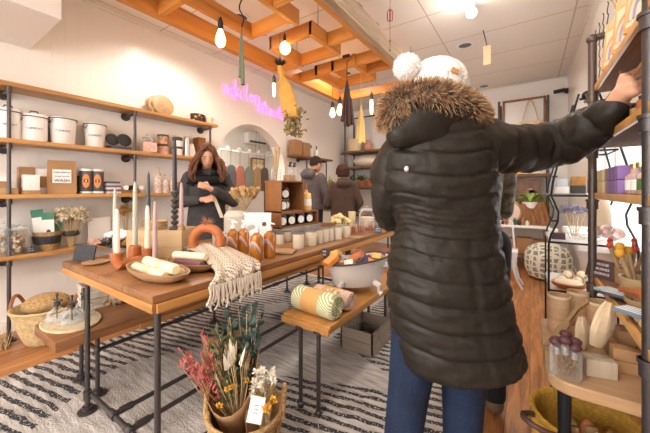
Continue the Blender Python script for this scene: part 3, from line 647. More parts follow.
def canister(px,sh,r,h,label,body,lid,X=-3.5,band=None):
    p=onshelf(px,sh,X); z=p.z; t=thing('canister',label,'canister',p)
    MB().lathe([(r*.96,z),(r,z+.006),(r,z+h*.8)],(p.x,p.y,0),20).build('body',body,t); MB().lathe([(r*1.01,z+h*.8),(r*1.01,z+h*.97),(r*.9,z+h)],(p.x,p.y,0),20).build('lid',lid,t)
    if band: MB().lathe([(r*1.01,z+h*.36),(r*1.015,z+h*.38),(r*1.015,z+h*.46),(r*1.01,z+h*.48)],(p.x,p.y,0),20,cap=False).build('band',band,t)
K['steel']=mat('brushed_steel',(.6,.58,.56),.3,.8)
canister(177.5,2,.055,.22,'white canister with black lid and band, second shelf',K['white'],K['ink'],band=K['ink'])
canister(187,2,.032,.24,'slim steel bottle standing beside white canister',K['steel'],K['steel'],X=-3.47)
p=onshelf(192.5,2,-3.5); tag(MB().box(-.008,.008,-.05,.05,0,.16,M=Matrix.Translation(p)@Matrix.Rotation(.25,4,'X')).build('book',K['label']),'thin pale booklet leaning on second shelf','book')
p=onshelf(200,2); tag(MB().box(p.x-.08,p.x+.05,p.y-.05,p.y+.05,p.z,p.z+.26,.003).build('storage_box',K['cratew']),'tall brown wooden box behind auburn haired shopper','box')
K['cork']=mat('cork',(.6,.42,.25),.8,var=.2,vs=60)
p=onshelf(208,2,-3.47); glassjar(V((p.x,p.y,ZS[2])),.04,.22,'small cork topped jar at right end of shelf',K['pinkjar'],.8,K['cork'])
# third shelf
def smallbox(px,sh,w,d,h,label,mt,X=-3.5,rz=None,group=None,zoff=0,lab=None,name='gift_box'):
    p=onshelf(px,sh,X); p.z+=zoff; t=thing(name,label,'box',p,rz if rz is not None else PI/2,group); t['_w']=0
    MB().box(-w/2,w/2,-d/2,d/2,0,h,.002).build('box_body',mt,t,world=False)
    if lab: MB().box(-w*.36,w*.36,-d/2-.002,-d/2-.0005,h*.25,h*.7).build('paper_label',lab,t,world=False)
    return t
# kraft and white soap boxes: two white fronted boxes with kraft crate trays
smallbox(3,3,.16,.10,.05,'wooden slatted tray on third shelf left of post',K['boxw'],rz=PI/2,name='wooden_tray')
smallbox(3,3,.12,.05,.14,'white card box standing in slatted tray',K['label'],zoff=.006,X=-3.5,lab=K['kraft'],rz=PI/2)
smallbox(26,3,.10,.07,.23,'tall kraft box with white label band, tray in front',K['kraft'],X=-3.56,lab=K['label'],rz=PI/2)
smallbox(40,3,.11,.05,.22,'tall white box beside the big kraft bag',K['label'],X=-3.56,lab=K['kraft'],rz=PI/2)
smallbox(31,3,.11,.07,.03,'low kraft tray at the front of third shelf',K['kraft'],X=-3.455,rz=PI/2,name='kraft_tray')
smallbox(31,3,.10,.045,.13,'small white box sitting in low kraft tray',K['label'],X=-3.455,zoff=.031,lab=K['label'],rz=PI/2)
p=onshelf(62,3,-3.5); t=bag(p,.20,.08,.30,'big kraft paper bag with white printed label',K['kraft'],True,rz_to_cam(p))
M2=Matrix.Translation((0,0,0))
for k,(s_,w_) in enumerate([('PURE GENTLE',.019),('SOAP NUTS',.019),('WASH',.036)]):
    o=txt(s_,w_,K['ink'],None,frame((0,-.056,.19-.036*k),(1,0,0),(0,0,1))); o.parent=t
K['charcoal']=mat('charcoal_label',(.10,.11,.11),.5,var=.3,vs=40); K['orangelab']=mat('orange_label',(.85,.25,.06),.5)
def canorange(px,label,X=-3.5):
    p=onshelf(px,3,X); z=p.z; rz=rz_to_cam(p); t=thing('printed_canister',label,'canister',p,rz,'charcoal canisters with orange emblem'); t['_w']=0
    MB().lathe([(.048,0),(.05,.005),(.05,.215)],(0,0,0),24).build('body',K['charcoal'],t,world=False)
    MB().lathe([(.05,.215),(.051,.222),(.045,.235),(.01,.238)],(0,0,0),24).build('lid',K['whitep'],t,world=False)
    MB().lathe([(.0505,.003),(.0508,.012),(.0505,.02)],(0,0,0),24,cap=False).build('band',K['whitep'],t,world=False)
    def emblem(r1,r2,mt,n,dz=.0):
        mb=MB(); vs=[]
        for k in range(24):
            a=2*PI*k/24; u=r1*math.cos(a); w=r2*math.sin(a)*(1 if abs(math.sin(a))<.7 else .93); vs.append(mb.b.verts.new(((.0512+dz)*math.sin(u/.05),-(.0512+dz)*math.cos(u/.05),.12+w)))
        c=mb.b.verts.new((0,-.0514-dz,.12))
        for k in range(24): mb._f((c,vs[k],vs[(k+1)%24]))
        mb.build(n,mt,t,world=False)
    emblem(.028,.07,K['orangelab'],'emblem'); emblem(.014,.016,K['ink'],'emblem_centre',.0006); emblem(.006,.007,K['label'],'emblem_dot',.0012)
canorange(86,'left of two charcoal canisters with orange emblem'); canorange(97.5,'right of two charcoal canisters with orange emblem')
canister(77.5,3,.024,.21,'dark narrow canister half behind the charcoal ones',K['charcoal'],K['whitep'],X=-3.59)
# stack of small books
cols=[(.6,.58,.6),(.15,.12,.13),(.7,.68,.7),(.2,.14,.16),(.55,.5,.55),(.08,.08,.09)]
bw=['lowest pale','second dark','third pale','fourth plum','fifth grey','topmost black']
for k in range(6):
    p=onshelf(112,3,-3.5); z=p.z+k*.02; o=MB().box(p.x-.07,p.x+.06-.004*(k%2),p.y-.062,p.y+.062-.004*(k%3),z,z+.019,.002).build('small_book',mat('book_cover',cols[k],.5)); tag(o,f'{bw[k]} book in the stack on third shelf','book','stack of small books')
# tray with rolled black and white socks
p=onshelf(129,3); t=thing('wooden_tray','small wooden tray of rolled cloths behind the candles','tray',p)
MB().box(p.x-.05,p.x+.05,p.y-.09,p.y+.09,p.z,p.z+.03,.003).build('tray_body',K['orange'],t)
K['darkcloth']=mat('black_cloth',(.02,.02,.022),.9)
for k,(px,c_,l) in enumerate([(126,'label','pale rolled cloth at left in small wooden tray'),(132,'darkcloth','black rolled cloth in middle of small wooden tray'),(141,'label','white rolled cloth at right of small wooden tray')]):
    q=onshelf(px,3,-3.49); tag(MB().cyl((q.x-.04,q.y,p.z+.055),(q.x+.05,q.y-.02,p.z+.06),.024,.024,14).build('rolled_cloth',K[c_]),l,'cloth','rolled cloths in tray')
# spotted bottles right of post
K['spot']=mat('spotted_ceramic',(.78,.70,.62),.4,col2=(.45,.30,.24),vs=45)
for px,h,l in [(158,.29,'tall spotted bottle with brown stopper on third shelf'),(165,.21,'pale patterned vase beside tall spotted bottle'),(172,.21,'short patterned vase right of the dark taper')]:
    p=onshelf(px,3,-3.48); z=p.z; t=thing('spotted_bottle',l,'bottle',p)
    MB().lathe([(.04,z),(.044,z+.01),(.044,z+h*.55),(.034,z+h*.72),(.015,z+h*.82),(.014,z+h*.93)],(p.x,p.y,0),18).build('body',K['spot'],t); MB().cyl((p.x,p.y,z+h*.93),(p.x,p.y,z+h),.012).build('stopper',K['cork'],t)
smallbox(179,3,.08,.08,.13,'dark printed box at right end of third shelf',K['tin'],rz=PI/2)
# fourth shelf
K['rope']=mat('pale_shells',(.62,.48,.33),.7,col2=(.35,.20,.10),vs=50,bump=.8,bs=60)
def cyljar(px,r,h,label,X=-3.5):
    p=onshelf(px,4,X); z=p.z; t=thing('glass_canister',label,'jar',p)
    MB().lathe([(r*.92,z),(r,z+.01),(r,z+h*.8),(r*.9,z+h*.85),(r*.87,z+h*.84),(r*.96,z+h*.78),(r*.96,z+.015)],(p.x,p.y,0),26,cap=False).build('glass_body',K['glass'],t)
    MB().lathe([(r*.95,z+h*.85),(r*.95,z+h*.9),(r*.3,z+h*.93),(r*.2,z+h*.96),(.03,z+h)],(p.x,p.y,0),26).build('lid',K['jar'],t)
    mb=MB()
    for k in range(70):
        a=R.random()*6.28; q=math.sqrt(R.random())*r*.82; s_=.016+R.random()*.014; zz=z+.025+R.random()*(h*.55)
        mb.ell((p.x+q*math.cos(a),p.y+q*math.sin(a),zz),(s_,s_*.7,s_*.5),7,5,M=Euler((R.random()*3,R.random()*3,0)).to_matrix())
    mb.build('contents',K['rope'],t,kind='stuff')
cyljar(2,.085,.27,'glass canister of dried pods, partly cut by frame edge'); cyljar(15.5,.085,.24,'glass canister of dried pods beside the iron post',-3.47)
def placard(p,w,h,label,rz=0,lean=.15,txts=None,mt='chalk',foot=True):
    t=thing('chalk_sign',label,'sign',p,rz); t['_w']=0
    MB().box(-w/2,w/2,-.004,.004,0,h,.001,M=Matrix.Rotation(-lean,4,'X')).build('board',K[mt],t,world=False)
    if txts:
        for k,s_ in enumerate(txts):
            o=txt(s_,h/(len(txts)+1)*.75,K['label'],None,Matrix.Rotation(-lean,4,'X')@frame((0,-.0052,h*(1-(k+1)/(len(txts)+1))),(1,0,0),(0,0,1))); o.parent=t
    return t
p=onshelf(31,4,-3.43); placard(p,.10,.055,'small black chalk sign in front of pod canister',rz_to_cam(p),.2,['FELT','SOAP'])
p=onshelf(47,4,-3.52); z=p.z; t=thing('woven_pot','striped woven basket pot with seed packets','basket',p)
MB().lathe([(.07,z),(.075,z+.01),(.095,z+.16),(.088,z+.16),(.07,z+.02)],(p.x,p.y,0),26).build('body',K['wicker'],t); MB().lathe([(.083,z+.055),(.0905,z+.06),(.0985,z+.12),(.094,z+.125)],(p.x,p.y,0),26,cap=False).build('band',K['chalk'],t)
K['green']=mat('packet_green',(.06,.22,.14),.5)
for k,(dx,dy,hh,l) in enumerate([(.01,-.03,.33,'green topped seed packet leaning left in woven pot'),(.045,.0,.30,'seed packet with dark figure at front of woven pot'),(-.01,.05,.24,'short green packet at right in woven pot')]):
    q=V((p.x+dx,p.y+dy,z+.026)); t2=thing('seed_packet',l,'packet',q,rz_to_cam(q),'seed packets in woven pot'); t2['_w']=0
    Mx=Matrix.Rotation(-.12+.1*k,4,'Y')
    MB().box(-.04,.04,-.004,.004,0,hh*.8,M=Mx).build('packet_body',K['label'] if k!=2 else K['green'],t2,world=False); MB().box(-.04,.04,-.0045,.0045,hh*.8,hh,M=Mx).build('packet_top',K['green'],t2,world=False)
    if k==1: MB().ell((0,-.006,hh*.45),(.014,.004,.02),10,8).ell((0,-.006,hh*.22),(.024,.004,.018),10,8).cyl((0,-.006,hh*.2),(0,-.006,hh*.5),.008).build('printed_figure',K['ink'],t2,world=False)
def blooms(name,label,p,h,spread,n,mt,stemm,bl=.035,w=.012,head='puff',stems=True,cat='dried flowers',tie=None,lean=(0,0,0)):
    t=thing(name,label,cat,p); st=MB(); hd=MB(); p=V(p)
    for k in range(n):
        a=R.random()*6.28; q=math.sqrt(R.random()); e=p+V((spread*q*math.cos(a),spread*q*math.sin(a),h*(1-.25*q*q*R.random()-.1*R.random())))+V(lean)
        b0=p+V((.012*math.cos(a),.012*math.sin(a),0)); st.tube([b0,(b0*.45+e*.55)+V((0,0,.01)),e],.0015,4)
        d=(e-p).normalized()
        if head=='puff':
            for j in range(22): hd.spike(e,V((R.gauss(0,1),R.gauss(0,1),R.gauss(0,1)))+d*.3,bl*R.uniform(.6,1.1),w*.35)
        elif head=='grass':
            for j in range(26): hd.spike(e-d*bl*1.6*R.random(),d+V((R.gauss(0,.5),R.gauss(0,.5),R.gauss(0,.3))),bl*R.uniform(.4,.8),w*.3)
        elif head=='leaf':
            for j in range(9): 
                u=.35+.65*j/8; c_=b0*(1-u)+e*u; dd=V((R.gauss(0,1),R.gauss(0,1),R.gauss(0,.4))).normalized(); hd.spike(c_,dd+d*.5,bl,w)
        elif head=='star':
            for j in range(14): hd.spike(e,V((R.gauss(0,1),R.gauss(0,1),R.gauss(0,.6)))+d*.5,bl,w)
    st.build('stems',stemm,t,kind='stuff'); hd.build('flower_heads',mt,t,kind='stuff')
    if tie: MB().lathe([(.03,p.z+.0),(.018,p.z+.04),(.018,p.z+.06),(.03,p.z+.09)],(p.x,p.y,0),14,cap=False).build('tie',tie,t)
    return t
p=onshelf(71,4,-3.5); blooms('dried_flower_bunch','bunch of cream dried flowers bound with a dark ribbon',(p.x,p.y,p.z+.002),.34,.125,60,mat('cream_bloom',(.78,.66,.47),.9,var=.2,vs=30),K['straw'],.055,.022)
MB_=MB().lathe([(.05,p.z+.105),(.062,p.z+.115),(.06,p.z+.14),(.05,p.z+.15)],(p.x,p.y,0),16,cap=False).build('ribbon_band',K['chalk']); tag(MB_,'dark printed ribbon around cream dried flower bunch','ribbon')
smallbox(99,4,.19,.03,.25,'white framed card with pale drawing on fourth shelf',K['label'],X=-3.58,rz=PI/2,name='framed_card')
smallbox(95,4,.09,.03,.055,'small printed card standing before the framed card',K['pinkjar'],X=-3.46,rz=PI/2,name='small_card')
p=onshelf(126,4,-3.52); blooms('dried_flower_bunch','golden dried flower bunch behind white taper candles',(p.x,p.y,p.z+.002),.36,.055,22,mat('gold_flower',(.45,.26,.07),.9),K['straw'],.035,.02)
p=onshelf(150,4,-3.5); t=bag(p,.16,.09,.2,'beige cloth pouch behind the pale wooden box',K['straw'],False,1.2,name='cloth_pouch')
# ============ floor baskets on the left ============
def wbasket(name,label,c,r0,r1,h,mt,n=30,handles=None,sy=1.0,rim=True,rz=0,cat='basket',hm=None):
    x,y,z=c; t=thing(name,label,cat,c,rz); t['_w']=0; mb=MB(); k=int(h/.014); rs=[]
    for i in range(k+1):
        u=i/k; r=r0+(r1-r0)*(u**.8)
        for o,du in ((0,0),(.0055,.5)): 
            if u+du/k<=1: rs.append([V((math.cos(a)*(r+o),math.sin(a)*(r+o)*sy,(u+du/k)*h)) for a in [2*PI*j/n for j in range(n)]])
    rs.append([V((math.cos(a)*(r1-.012),math.sin(a)*(r1-.012)*sy,h)) for a in [2*PI*j/n for j in range(n)]])
    rs.append([V((math.cos(a)*(r0-.008),math.sin(a)*(r0-.008)*sy,.012)) for a in [2*PI*j/n for j in range(n)]])
    mb.rings(rs); mb.build('basket_body',mt,t,world=False)
    if rim: MB().tube([(math.cos(2*PI*j/n)*r1,math.sin(2*PI*j/n)*r1*sy,h+.002*(j%2)) for j in range(n)],.011,8,closed=True).build('rim',mt,t,world=False)
    if handles:
        for a0 in handles:
            pts=[]
            for j in range(15):
                u=j/14; a=a0-.35+.7*u; hh=.11*math.sin(PI*u); pts.append((math.cos(a)*(r1+.008),math.sin(a)*(r1+.008)*sy,h-.02+hh))
            MB().tube(pts,.012,8).build('handle',hm or mt,t,world=False)
    return t
wbasket('seagrass_basket','large flared straw basket on floor under the shelving',(-3.21,.76,.002),.13,.22,.27,K['straw'],handles=[-2.4,.7],hm=mat('leather_handle',(.28,.09,.03),.5))
tag(MB().ell((-3.22,.75,.29),(.13,.15,.08),16,10).build('coiled_mat',K['wicker']),'coiled seagrass bundle filling the large straw basket','mat')
p=V((-3.25,1.32,.002)); wbasket('seagrass_basket','straw basket with tall looped handles behind the low bench',p,.11,.17,.22,K['straw'],handles=[-2.2,.9],hm=mat('tan_handle',(.5,.2,.07),.5))
for k in range(1):
    mb=MB()
    for j in range(60): mb.spike((-3.30+R.uniform(-.03,.05),.50+R.uniform(-.06,.05),.0),(R.uniform(-.5,.9),R.uniform(-.8,.3),1),.2,.003)
    tag(mb.build('loose_raffia',K['dryflower']),'loose raffia strands beside the iron post on floor','raffia',kind='stuff')
# ============ things on the low bench ============
p=gz(71.5,321.5,.422); t=thing('round_mat','oval cream woven mat on the low bench','mat',(p.x,p.y,.421)); t['_w']=0
MB().lathe([(.02,0),(.15,0),(.156,.005),(.15,.011),(.02,.011)],(0,0,0),36,sx=1.25,sy=.85).build('mat_body',mat('cream_weave',(.62,.50,.34),.9,var=.25,vs=60,bump=.6,bs=120),t,world=False)
MB().tube([(.19*math.cos(2*PI*k/40),.13*math.sin(2*PI*k/40),.006) for k in range(40)],.007,6,closed=True).build('edge_braid',K['dryflower'],t,world=False)
mo=t
def mister(px,py,label):
    p=gz(px,py,.433); z=.4335; t=thing('glass_mister',label,'bottle',(p.x,p.y,z),0,'glass spray bottles on woven mat'); x,y=p.x,p.y
    MB().lathe([(.052,z),(.058,z+.006),(.044,z+.05),(.016,z+.075),(.014,z+.085),(.011,z+.085),(.012,z+.07),(.042,z+.048),(.052,z+.01)],(x,y,0),8).build('glass_body',K['glass'],t)
    MB().cyl((x,y,z+.085),(x,y,z+.105),.016,n=10).cyl((x,y,z+.105),(x,y,z+.15),.005,n=8).cyl((x-.02,y-.01,z+.118),(x+.03,y+.015,z+.118),.006,n=8).ell((x,y,z+.15),.008,8,6).build('pump_head',K['ink'],t)
    MB().cyl((x,y,z+.01),(x,y,z+.085),.003,n=6).build('dip_tube',K['ink'],t)
mister(57,320,'left of the three faceted glass misters'); mister(72,322,'middle of the three faceted glass misters'); mister(84,313,'glass mister furthest back on woven mat')
p=gz(101,301,.42); t=thing('white_crate','whitewashed slatted crate on the low bench','crate',(p.x,p.y,.42),1.4); t['_w']=0
mb=MB()
for k in range(3):
    z=.01+k*.045; mb.box(-.12,.12,-.085,-.075,z,z+.033); mb.box(-.12,.12,.075,.085,z,z+.033); mb.box(-.12,-.11,-.085,.085,z,z+.033); mb.box(.11,.12,-.085,.085,z,z+.033)
mb.box(-.12,.12,-.085,.085,0,.01); mb.build('slats',mat('whitewash',(.62,.55,.47),.8,var=.3,vs=15),t,world=False)
tag(MB().ell((p.x,p.y,.56),(.09,.08,.05),14,8).ell((p.x+.02,p.y+.04,.58),(.05,.06,.03),14,8).build('folded_throw',mat('white_throw',(.72,.66,.60),.9,bump=.5,bs=30)),'white fabric heaped in the whitewashed crate','cloth')
for k,(px,py,l) in enumerate([(118,303,'beige fringed wool bundle on bench near crate'),(134,298,'grey white wool bundle on low bench')]):
    p=gz(px,py,.42); mb=MB()
    for j in range(420):
        a=R.random()*6.28; mb.spike((p.x+R.gauss(0,.02),p.y+R.gauss(0,.025),.425+R.random()*.09),(R.gauss(0,.4),R.gauss(0,.4),-1+R.random()*1.2),.045,.006)
    mb.ell((p.x,p.y,.475),(.04,.05,.045)); tag(mb.build('wool_bundle',[mat('beige_wool',(.55,.42,.27),.95),mat('grey_wool',(.62,.58,.54),.95)][k]),l,'wool','wool bundles on low bench')
# ================= things on the big display table =================
TZ=.791
def ot(px,py): p=gz(px,py,TZ); return V((p.x,p.y,TZ))
CAMROT=lambda p: math.atan2(-p[0],p[1])   # turn a thing's -Y face to the viewer side of the shop
p=ot(83,261.5); t=placard(p,.15,.095,'small blank black sign at left corner of display table',.35,.2)
p=ot(96,263.5); t=thing('wooden_dish','thin round wooden dish beside the blank black sign','dish',p)
MB().lathe([(.03,TZ),(.06,TZ+.005),(.065,TZ+.012),(.06,TZ+.012),(.03,TZ+.007)],(p.x,p.y,0),26).build('dish_body',K['bowl'],t)
# white driftwood stars behind, dark stars
mb=MB(); p=V((-2.0,.80,TZ))
p=gz(112,250,TZ); mb=MB()
for k in range(60): mb.spike((p.x+R.uniform(-.05,.05),p.y+R.uniform(-.04,.04),TZ+.03+R.random()*.02),(R.gauss(0,1),R.gauss(0,1),.2+abs(R.gauss(0,.5))),.07,.012)
tag(mb.build('dark_star_garland',K['ink']),'dark spiky star ornament behind the white taper','ornament')
p=gz(117,243,TZ+.03); t=thing('pillar_stand','small black stand under white branch behind candles','stand',(p.x,p.y,TZ)); MB().lathe([(.05,TZ),(.03,TZ+.01),(.02,TZ+.05),(.05,TZ+.07)],(p.x,p.y,0),14).build('stand_body',K['ink'],t)
mb=MB()
for k in range(9): 
    a=R.uniform(-.4,.4); mb.tube([(p.x-.13+.25*k/8,p.y-.03+R.uniform(-.02,.02),TZ+.078),(p.x-.12+.25*k/8+.05,p.y+R.uniform(-.03,.03),TZ+.10),(p.x-.10+.25*k/8+.09,p.y,TZ+.12+R.random()*.02)],[.012,.016,.006],7)
tag(mb.build('white_branch',mat('white_coral',(.80,.76,.68),.8)),'white coral like branch lying behind the tapers','ornament')
# candle holders
def taper(p,h,r,mt,label,name='taper_candle',z0=0.0,wick=True,tw=False):
    t=thing(name,label,'candle',(p[0],p[1],p[2])); x,y,z=p
    MB().lathe([(r*.95,z),(r,z+.01),(r*.8,z+h*.75),(r*.55,z+h*.96),(r*.2,z+h)],(x,y,0),14).build('wax_body',mt,t); MB().cyl((x,y,z+h-.002),(x,y,z+h+.012),.0012,n=5).build('wick',K['ink'],t); return t
sage=mat('sage_wax',(.42,.42,.34),.4); mauve=mat('mauve_wax',(.45,.30,.30),.4); navy=mat('slate_wax',(.04,.055,.06),.35)
# terracotta U holder
a=ot(117,270); b_=ot(147.5,264); t=thing('terracotta_holder','terracotta pipe shaped candle holder in U form','candle holder',((a.x+b_.x)/2,(a.y+b_.y)/2,TZ))
mid=[a+V((0,0,.085)),a+V((0,0,.045)),a+V((.012,.005,.028))]+[a*(1-u)+b_*u+V((0,0,.027)) for u in (.2,.4,.6,.8)]+[b_+V((-.012,-.005,.028)),b_+V((0,0,.045)),b_+V((0,0,.085))]
MB().tube(mid,.026,14).build('holder_body',K['terra'],t)
MB().cyl(a+V((0,0,.08)),a+V((0,0,.088)),.03,n=16).cyl(b_+V((0,0,.08)),b_+V((0,0,.088)),.03,n=16).build('holder_lip',K['terra'],t)
taper(a+V((0,0,.089)),.225,.0145,K['wax'],'white taper in left mouth of the terracotta holder')
taper(b_+V((0,0,.089)),.235,.0145,K['wax'],'white taper in right mouth of the terracotta holder')
c=ot(135,262); t=thing('terracotta_holder','terracotta cup holder behind the U shaped one','candle holder',c); MB().lathe([(.03,TZ),(.035,TZ+.01),(.03,TZ+.09),(.024,TZ+.095),(.02,TZ+.08)],(c.x,c.y,0),18).build('holder_body',K['terra'],t)
taper(c+V((0,0,.097)),.36,.014,sage,'tall sage green taper between the two white ones')
c=ot(115,257); t=thing('glass_holder','small glass cup under the pale tall taper','candle holder',c); MB().lathe([(.03,TZ),(.03,TZ+.01),(.012,TZ+.02),(.012,TZ+.03),(.018,TZ+.055)],(c.x,c.y,0),14).build('holder_body',K['jar'],t)
taper(c+V((0,0,.056)),.36,.014,sage,'pale sage taper half behind the left white taper')
c=ot(155,268); t=thing('glass_holder','clear glass cup under the mauve taper','candle holder',c); MB().lathe([(.028,TZ),(.03,TZ+.006),(.012,TZ+.012),(.012,TZ+.02),(.018,TZ+.04)],(c.x,c.y,0),14).build('holder_body',K['jar'],t)
taper(c+V((0,0,.041)),.31,.0125,mauve,'mauve taper right of the white tapers')
c=ot(148.5,255); t=thing('glass_holder','glass cup holder under the slate taper','candle holder',c); MB().lathe([(.03,TZ),(.03,TZ+.01),(.012,TZ+.02),(.018,TZ+.04)],(c.x,c.y,0),14).build('holder_body',K['jar'],t)
taper(c+V((0,0,.041)),.48,.013,navy,'slate blue tall taper behind the right white one')
# pale wooden box behind
c=gz(154,258,TZ); t=thing('pale_wooden_box','pale wooden box standing behind the tapers','box',(c.x,c.y,TZ),.62); t['_w']=0
MB().box(-.165,.165,0,.22,0,.165,.004).build('box_body',K['boxw'],t,world=False)
BX=t; bc=V((c.x,c.y,TZ)); Mb=Matrix.Translation(bc)@Matrix.Rotation(.62,4,'Z')
q=Mb@V((-.02,.08,.167))
for k in range(4):
    z=q.z+k*.013; tag(MB().lathe([(.05,z),(.056,z+.002),(.056,z+.011),(.05,z+.012)],(q.x,q.y,0),22).build('wooden_coaster',K['boxw']),f'{["lowest","second","third","top"][k]} wooden coaster of pile on the pale box','coaster','pile of wooden coasters')
# black turned candlestick + dark candle
q=Mb@V((.10,.05,.166)); t=thing('turned_candlestick','black turned candlestick standing on the pale box','candle holder',q)
z=q.z; pr=[(.032,z),(.034,z+.008),(.014,z+.02)]
for k in range(5):
    zz=z+.03+k*.034; pr+=[(.010,zz-.004),(.021,zz+.008),(.022,zz+.016),(.010,zz+.028)]
pr+=[(.012,z+.205),(.022,z+.22),(.022,z+.235),(.014,z+.236)]
MB().lathe(pr,(q.x,q.y,0),16).build('stick_body',K['ink'],t)
taper(q+V((0,0,.238)),.33,.014,mat('black_wax',(.025,.02,.03),.35),'near black taper in the turned candlestick')
q=Mb@V((.145,.04,.166)); t=thing('glass_holder','small brown cup holder beside turned candlestick','candle holder',q); MB().lathe([(.022,q.z),(.022,q.z+.006),(.014,q.z+.03),(.016,q.z+.03)],(q.x,q.y,0),14).build('holder_body',K['bowl'],t)
taper(q+V((0,0,.031)),.26,.013,mauve,'mauve taper beside the black turned candlestick')
q=ot(214,262)+V((-.35,.45,0)); 
# chalk label near ring vase
p=ot(180,262); placard(p,.12,.05,'small chalk sign lying in front of the ring vase',.45,.9,['TAPER','CANDLES'])
# bowls
def obowl(px,py,a,b,h,rz,label):
    p=ot(px,py); t=thing('wooden_bowl',label,'bowl',p,rz); t['_w']=0
    MB().lathe([(.55,0),(.7,.002),(.95,h*.6),(1,h),(.95,h),(.88,h*.6),(.6,.008),(.01,.008)],(0,0,0),40,M=Matrix.Diagonal((a,b,1))).build('bowl_body',K['bowl'],t,world=False); return p
K['tan']=mat('tan_band',(.62,.45,.28),.7)
def roll(p,L,r,rz,label,mt,z,band=None,tilt=0):
    t=thing('rolled_candle',label,'candle',(p.x,p.y,z),rz); t['_w']=0
    M0=Matrix.Rotation(tilt,4,'Y'); MB().tube([M0@V((-L/2,0,0)),M0@V((-L/2+.006,0,0)),M0@V((L/2-.006,0,0)),M0@V((L/2,0,0))],[r*.8,r,r,r*.8],14).build('roll_body',mt,t,world=False)
    if band: MB().tube([M0@V((-.02,0,0)),M0@V((.03,0,0))],[r*1.04]*2,14).build('band',band,t,world=False)
    return t
pb=obowl(157,277,.225,.095,.045,.0,'oblong wooden dough bowl of rolled cream candles at table corner')
yel=mat('pale_yellow_wax',(.82,.70,.42),.45)
for k,(dx,dy,z,rz,l,mt_) in enumerate([(-.01,-.03,.032,-.22,'cream roll at front of dough bowl',K['cream']),(.01,.022,.034,-.16,'cream roll at back of dough bowl',K['cream']),(.035,-.002,.062,-.25,'pale yellow banded roll on top in dough bowl',yel),(-.045,.0,.062,-.3,'short cream roll on top at left in dough bowl',K['cream'])]):
    roll(V((pb.x+dx,pb.y+dy,0)),(.29 if k<3 else .14),.023,rz+.2,l,mt_,TZ+z,K['tan'] if k!=3 else None)
mb=MB()
for k in range(40): mb.spike((pb.x-.10+R.uniform(-.02,.03),pb.y+R.uniform(-.03,.03),TZ+.035),(R.gauss(0,1),R.gauss(0,1),.8),.03,.002)
tag(mb.build('shredded_paper',K['straw']),'straw shreds at left end of dough bowl','straw',kind='stuff')
pb=obowl(191,269,.165,.085,.045,.1,'second wooden bowl holding plum coloured rolls')
plum=mat('plum_wax',(.16,.06,.07),.6,bump=.5,bs=80)
for k,(dx,dy,z,l,mt_) in enumerate([(.01,-.02,.036,'plum brown roll at front of second bowl',plum),(-.02,.025,.036,'plum brown roll at back of second bowl',plum),(-.01,.0,.066,'cream roll on top in second bowl',K['cream'])]):
    roll(V((pb.x+dx,pb.y+dy,0)),.2,.021,.1+.1*k,l,mt_,TZ+z)
# ring vase + air plant
p=ot(207,259); t=thing('ring_vase','terracotta ring shaped vase on display table','vase',p,.55); t['_w']=0
MB().tube([(.083*math.cos(2*PI*k/36),0,.083*1.0*math.sin(2*PI*k/36)+.102) for k in range(36)],.0275,14,closed=True).lathe([(.02,.18),(.014,.20),(.017,.213),(.012,.213)],(0,0,0),14).lathe([(.04,0),(.035,.012),(.03,.03)],(0,0,0),16).build('vase_body',K['terra'],t,world=False)
t2=thing('air_plant','spiky reddish air plant in mouth of ring vase','plant',(p.x,p.y,TZ+.205)); mb=MB()
for k in range(45): mb.spike((p.x,p.y,TZ+.20),(R.gauss(0,.8),R.gauss(0,.8),.9+R.random()*.6),R.uniform(.04,.075),.003,(0,0,-.008))
mb.build('leaves',mat('airplant',(.28,.22,.14),.7,col2=(.45,.12,.06),vs=40),t2)
m_=mug(ot(217,247)+V((-.02,.03,0)),'white mug behind the ring vase',K['white'],.045,.10,.3)
# stoneware dispenser, framed card, bunny tails
c=ot(235,244); t=thing('stoneware_crock','big pale ribbed stoneware crock behind soap bottles','crock',(c.x,c.y,TZ)); mb=MB(); pr=[(.07,TZ)]
for k in range(9): pr+=[(.079,TZ+.006+k*.024),(.082,TZ+.018+k*.024),(.079,TZ+.027+k*.024)]
pr+=[(.07,TZ+.232),(.062,TZ+.24),(.06,TZ+.25),(.05,TZ+.25)]; mb.lathe(pr,(c.x,c.y,0),28).build('crock_body',mat('stoneware',(.60,.55,.48),.5),t)
c2=ot(244,234); blooms('bunny_tail_grass','golden bunny tail grasses above the art card',(c2.x,c2.y,TZ+.215),.22,.13,46,mat('bunny_tail',(.80,.55,.27),.9,var=.2,vs=30),K['straw'],.05,.03,'grass')
t=thing('glass_vase','slim pale vase holding bunny tail grasses','vase',(c2.x,c2.y,TZ)); MB().lathe([(.04,TZ),(.045,TZ+.01),(.045,TZ+.2),(.05,TZ+.214)],(c2.x,c2.y,0),20,cap=False).lathe([(.04,TZ),(.04,TZ+.005)],(c2.x,c2.y,0),20).build('vase_body',K['white'],t)
c=ot(254.5,245); rz=.55; t=thing('art_card','white art card with grey rings leaning behind bottles','card',c,rz); t['_w']=0
Mx=Matrix.Rotation(-.10,4,'X'); MB().box(-.12,.12,-.003,.003,.0,.24,M=Mx).build('card_body',K['label'],t,world=False)
grey=mat('print_grey',(.42,.41,.40),.7); lg=mat('print_light',(.70,.68,.66),.7); dk=mat('print_dark',(.08,.08,.09),.7)
def disc(x,z,r,mt_,n,dz): 
    mb=MB(); mb.poly([Mx@V((x+r*math.cos(2*PI*k/28),-.0035-dz,z+r*math.sin(2*PI*k/28))) for k in range(28)],(0,-.0003,0)); mb.build(n,mt_,t,world=False)
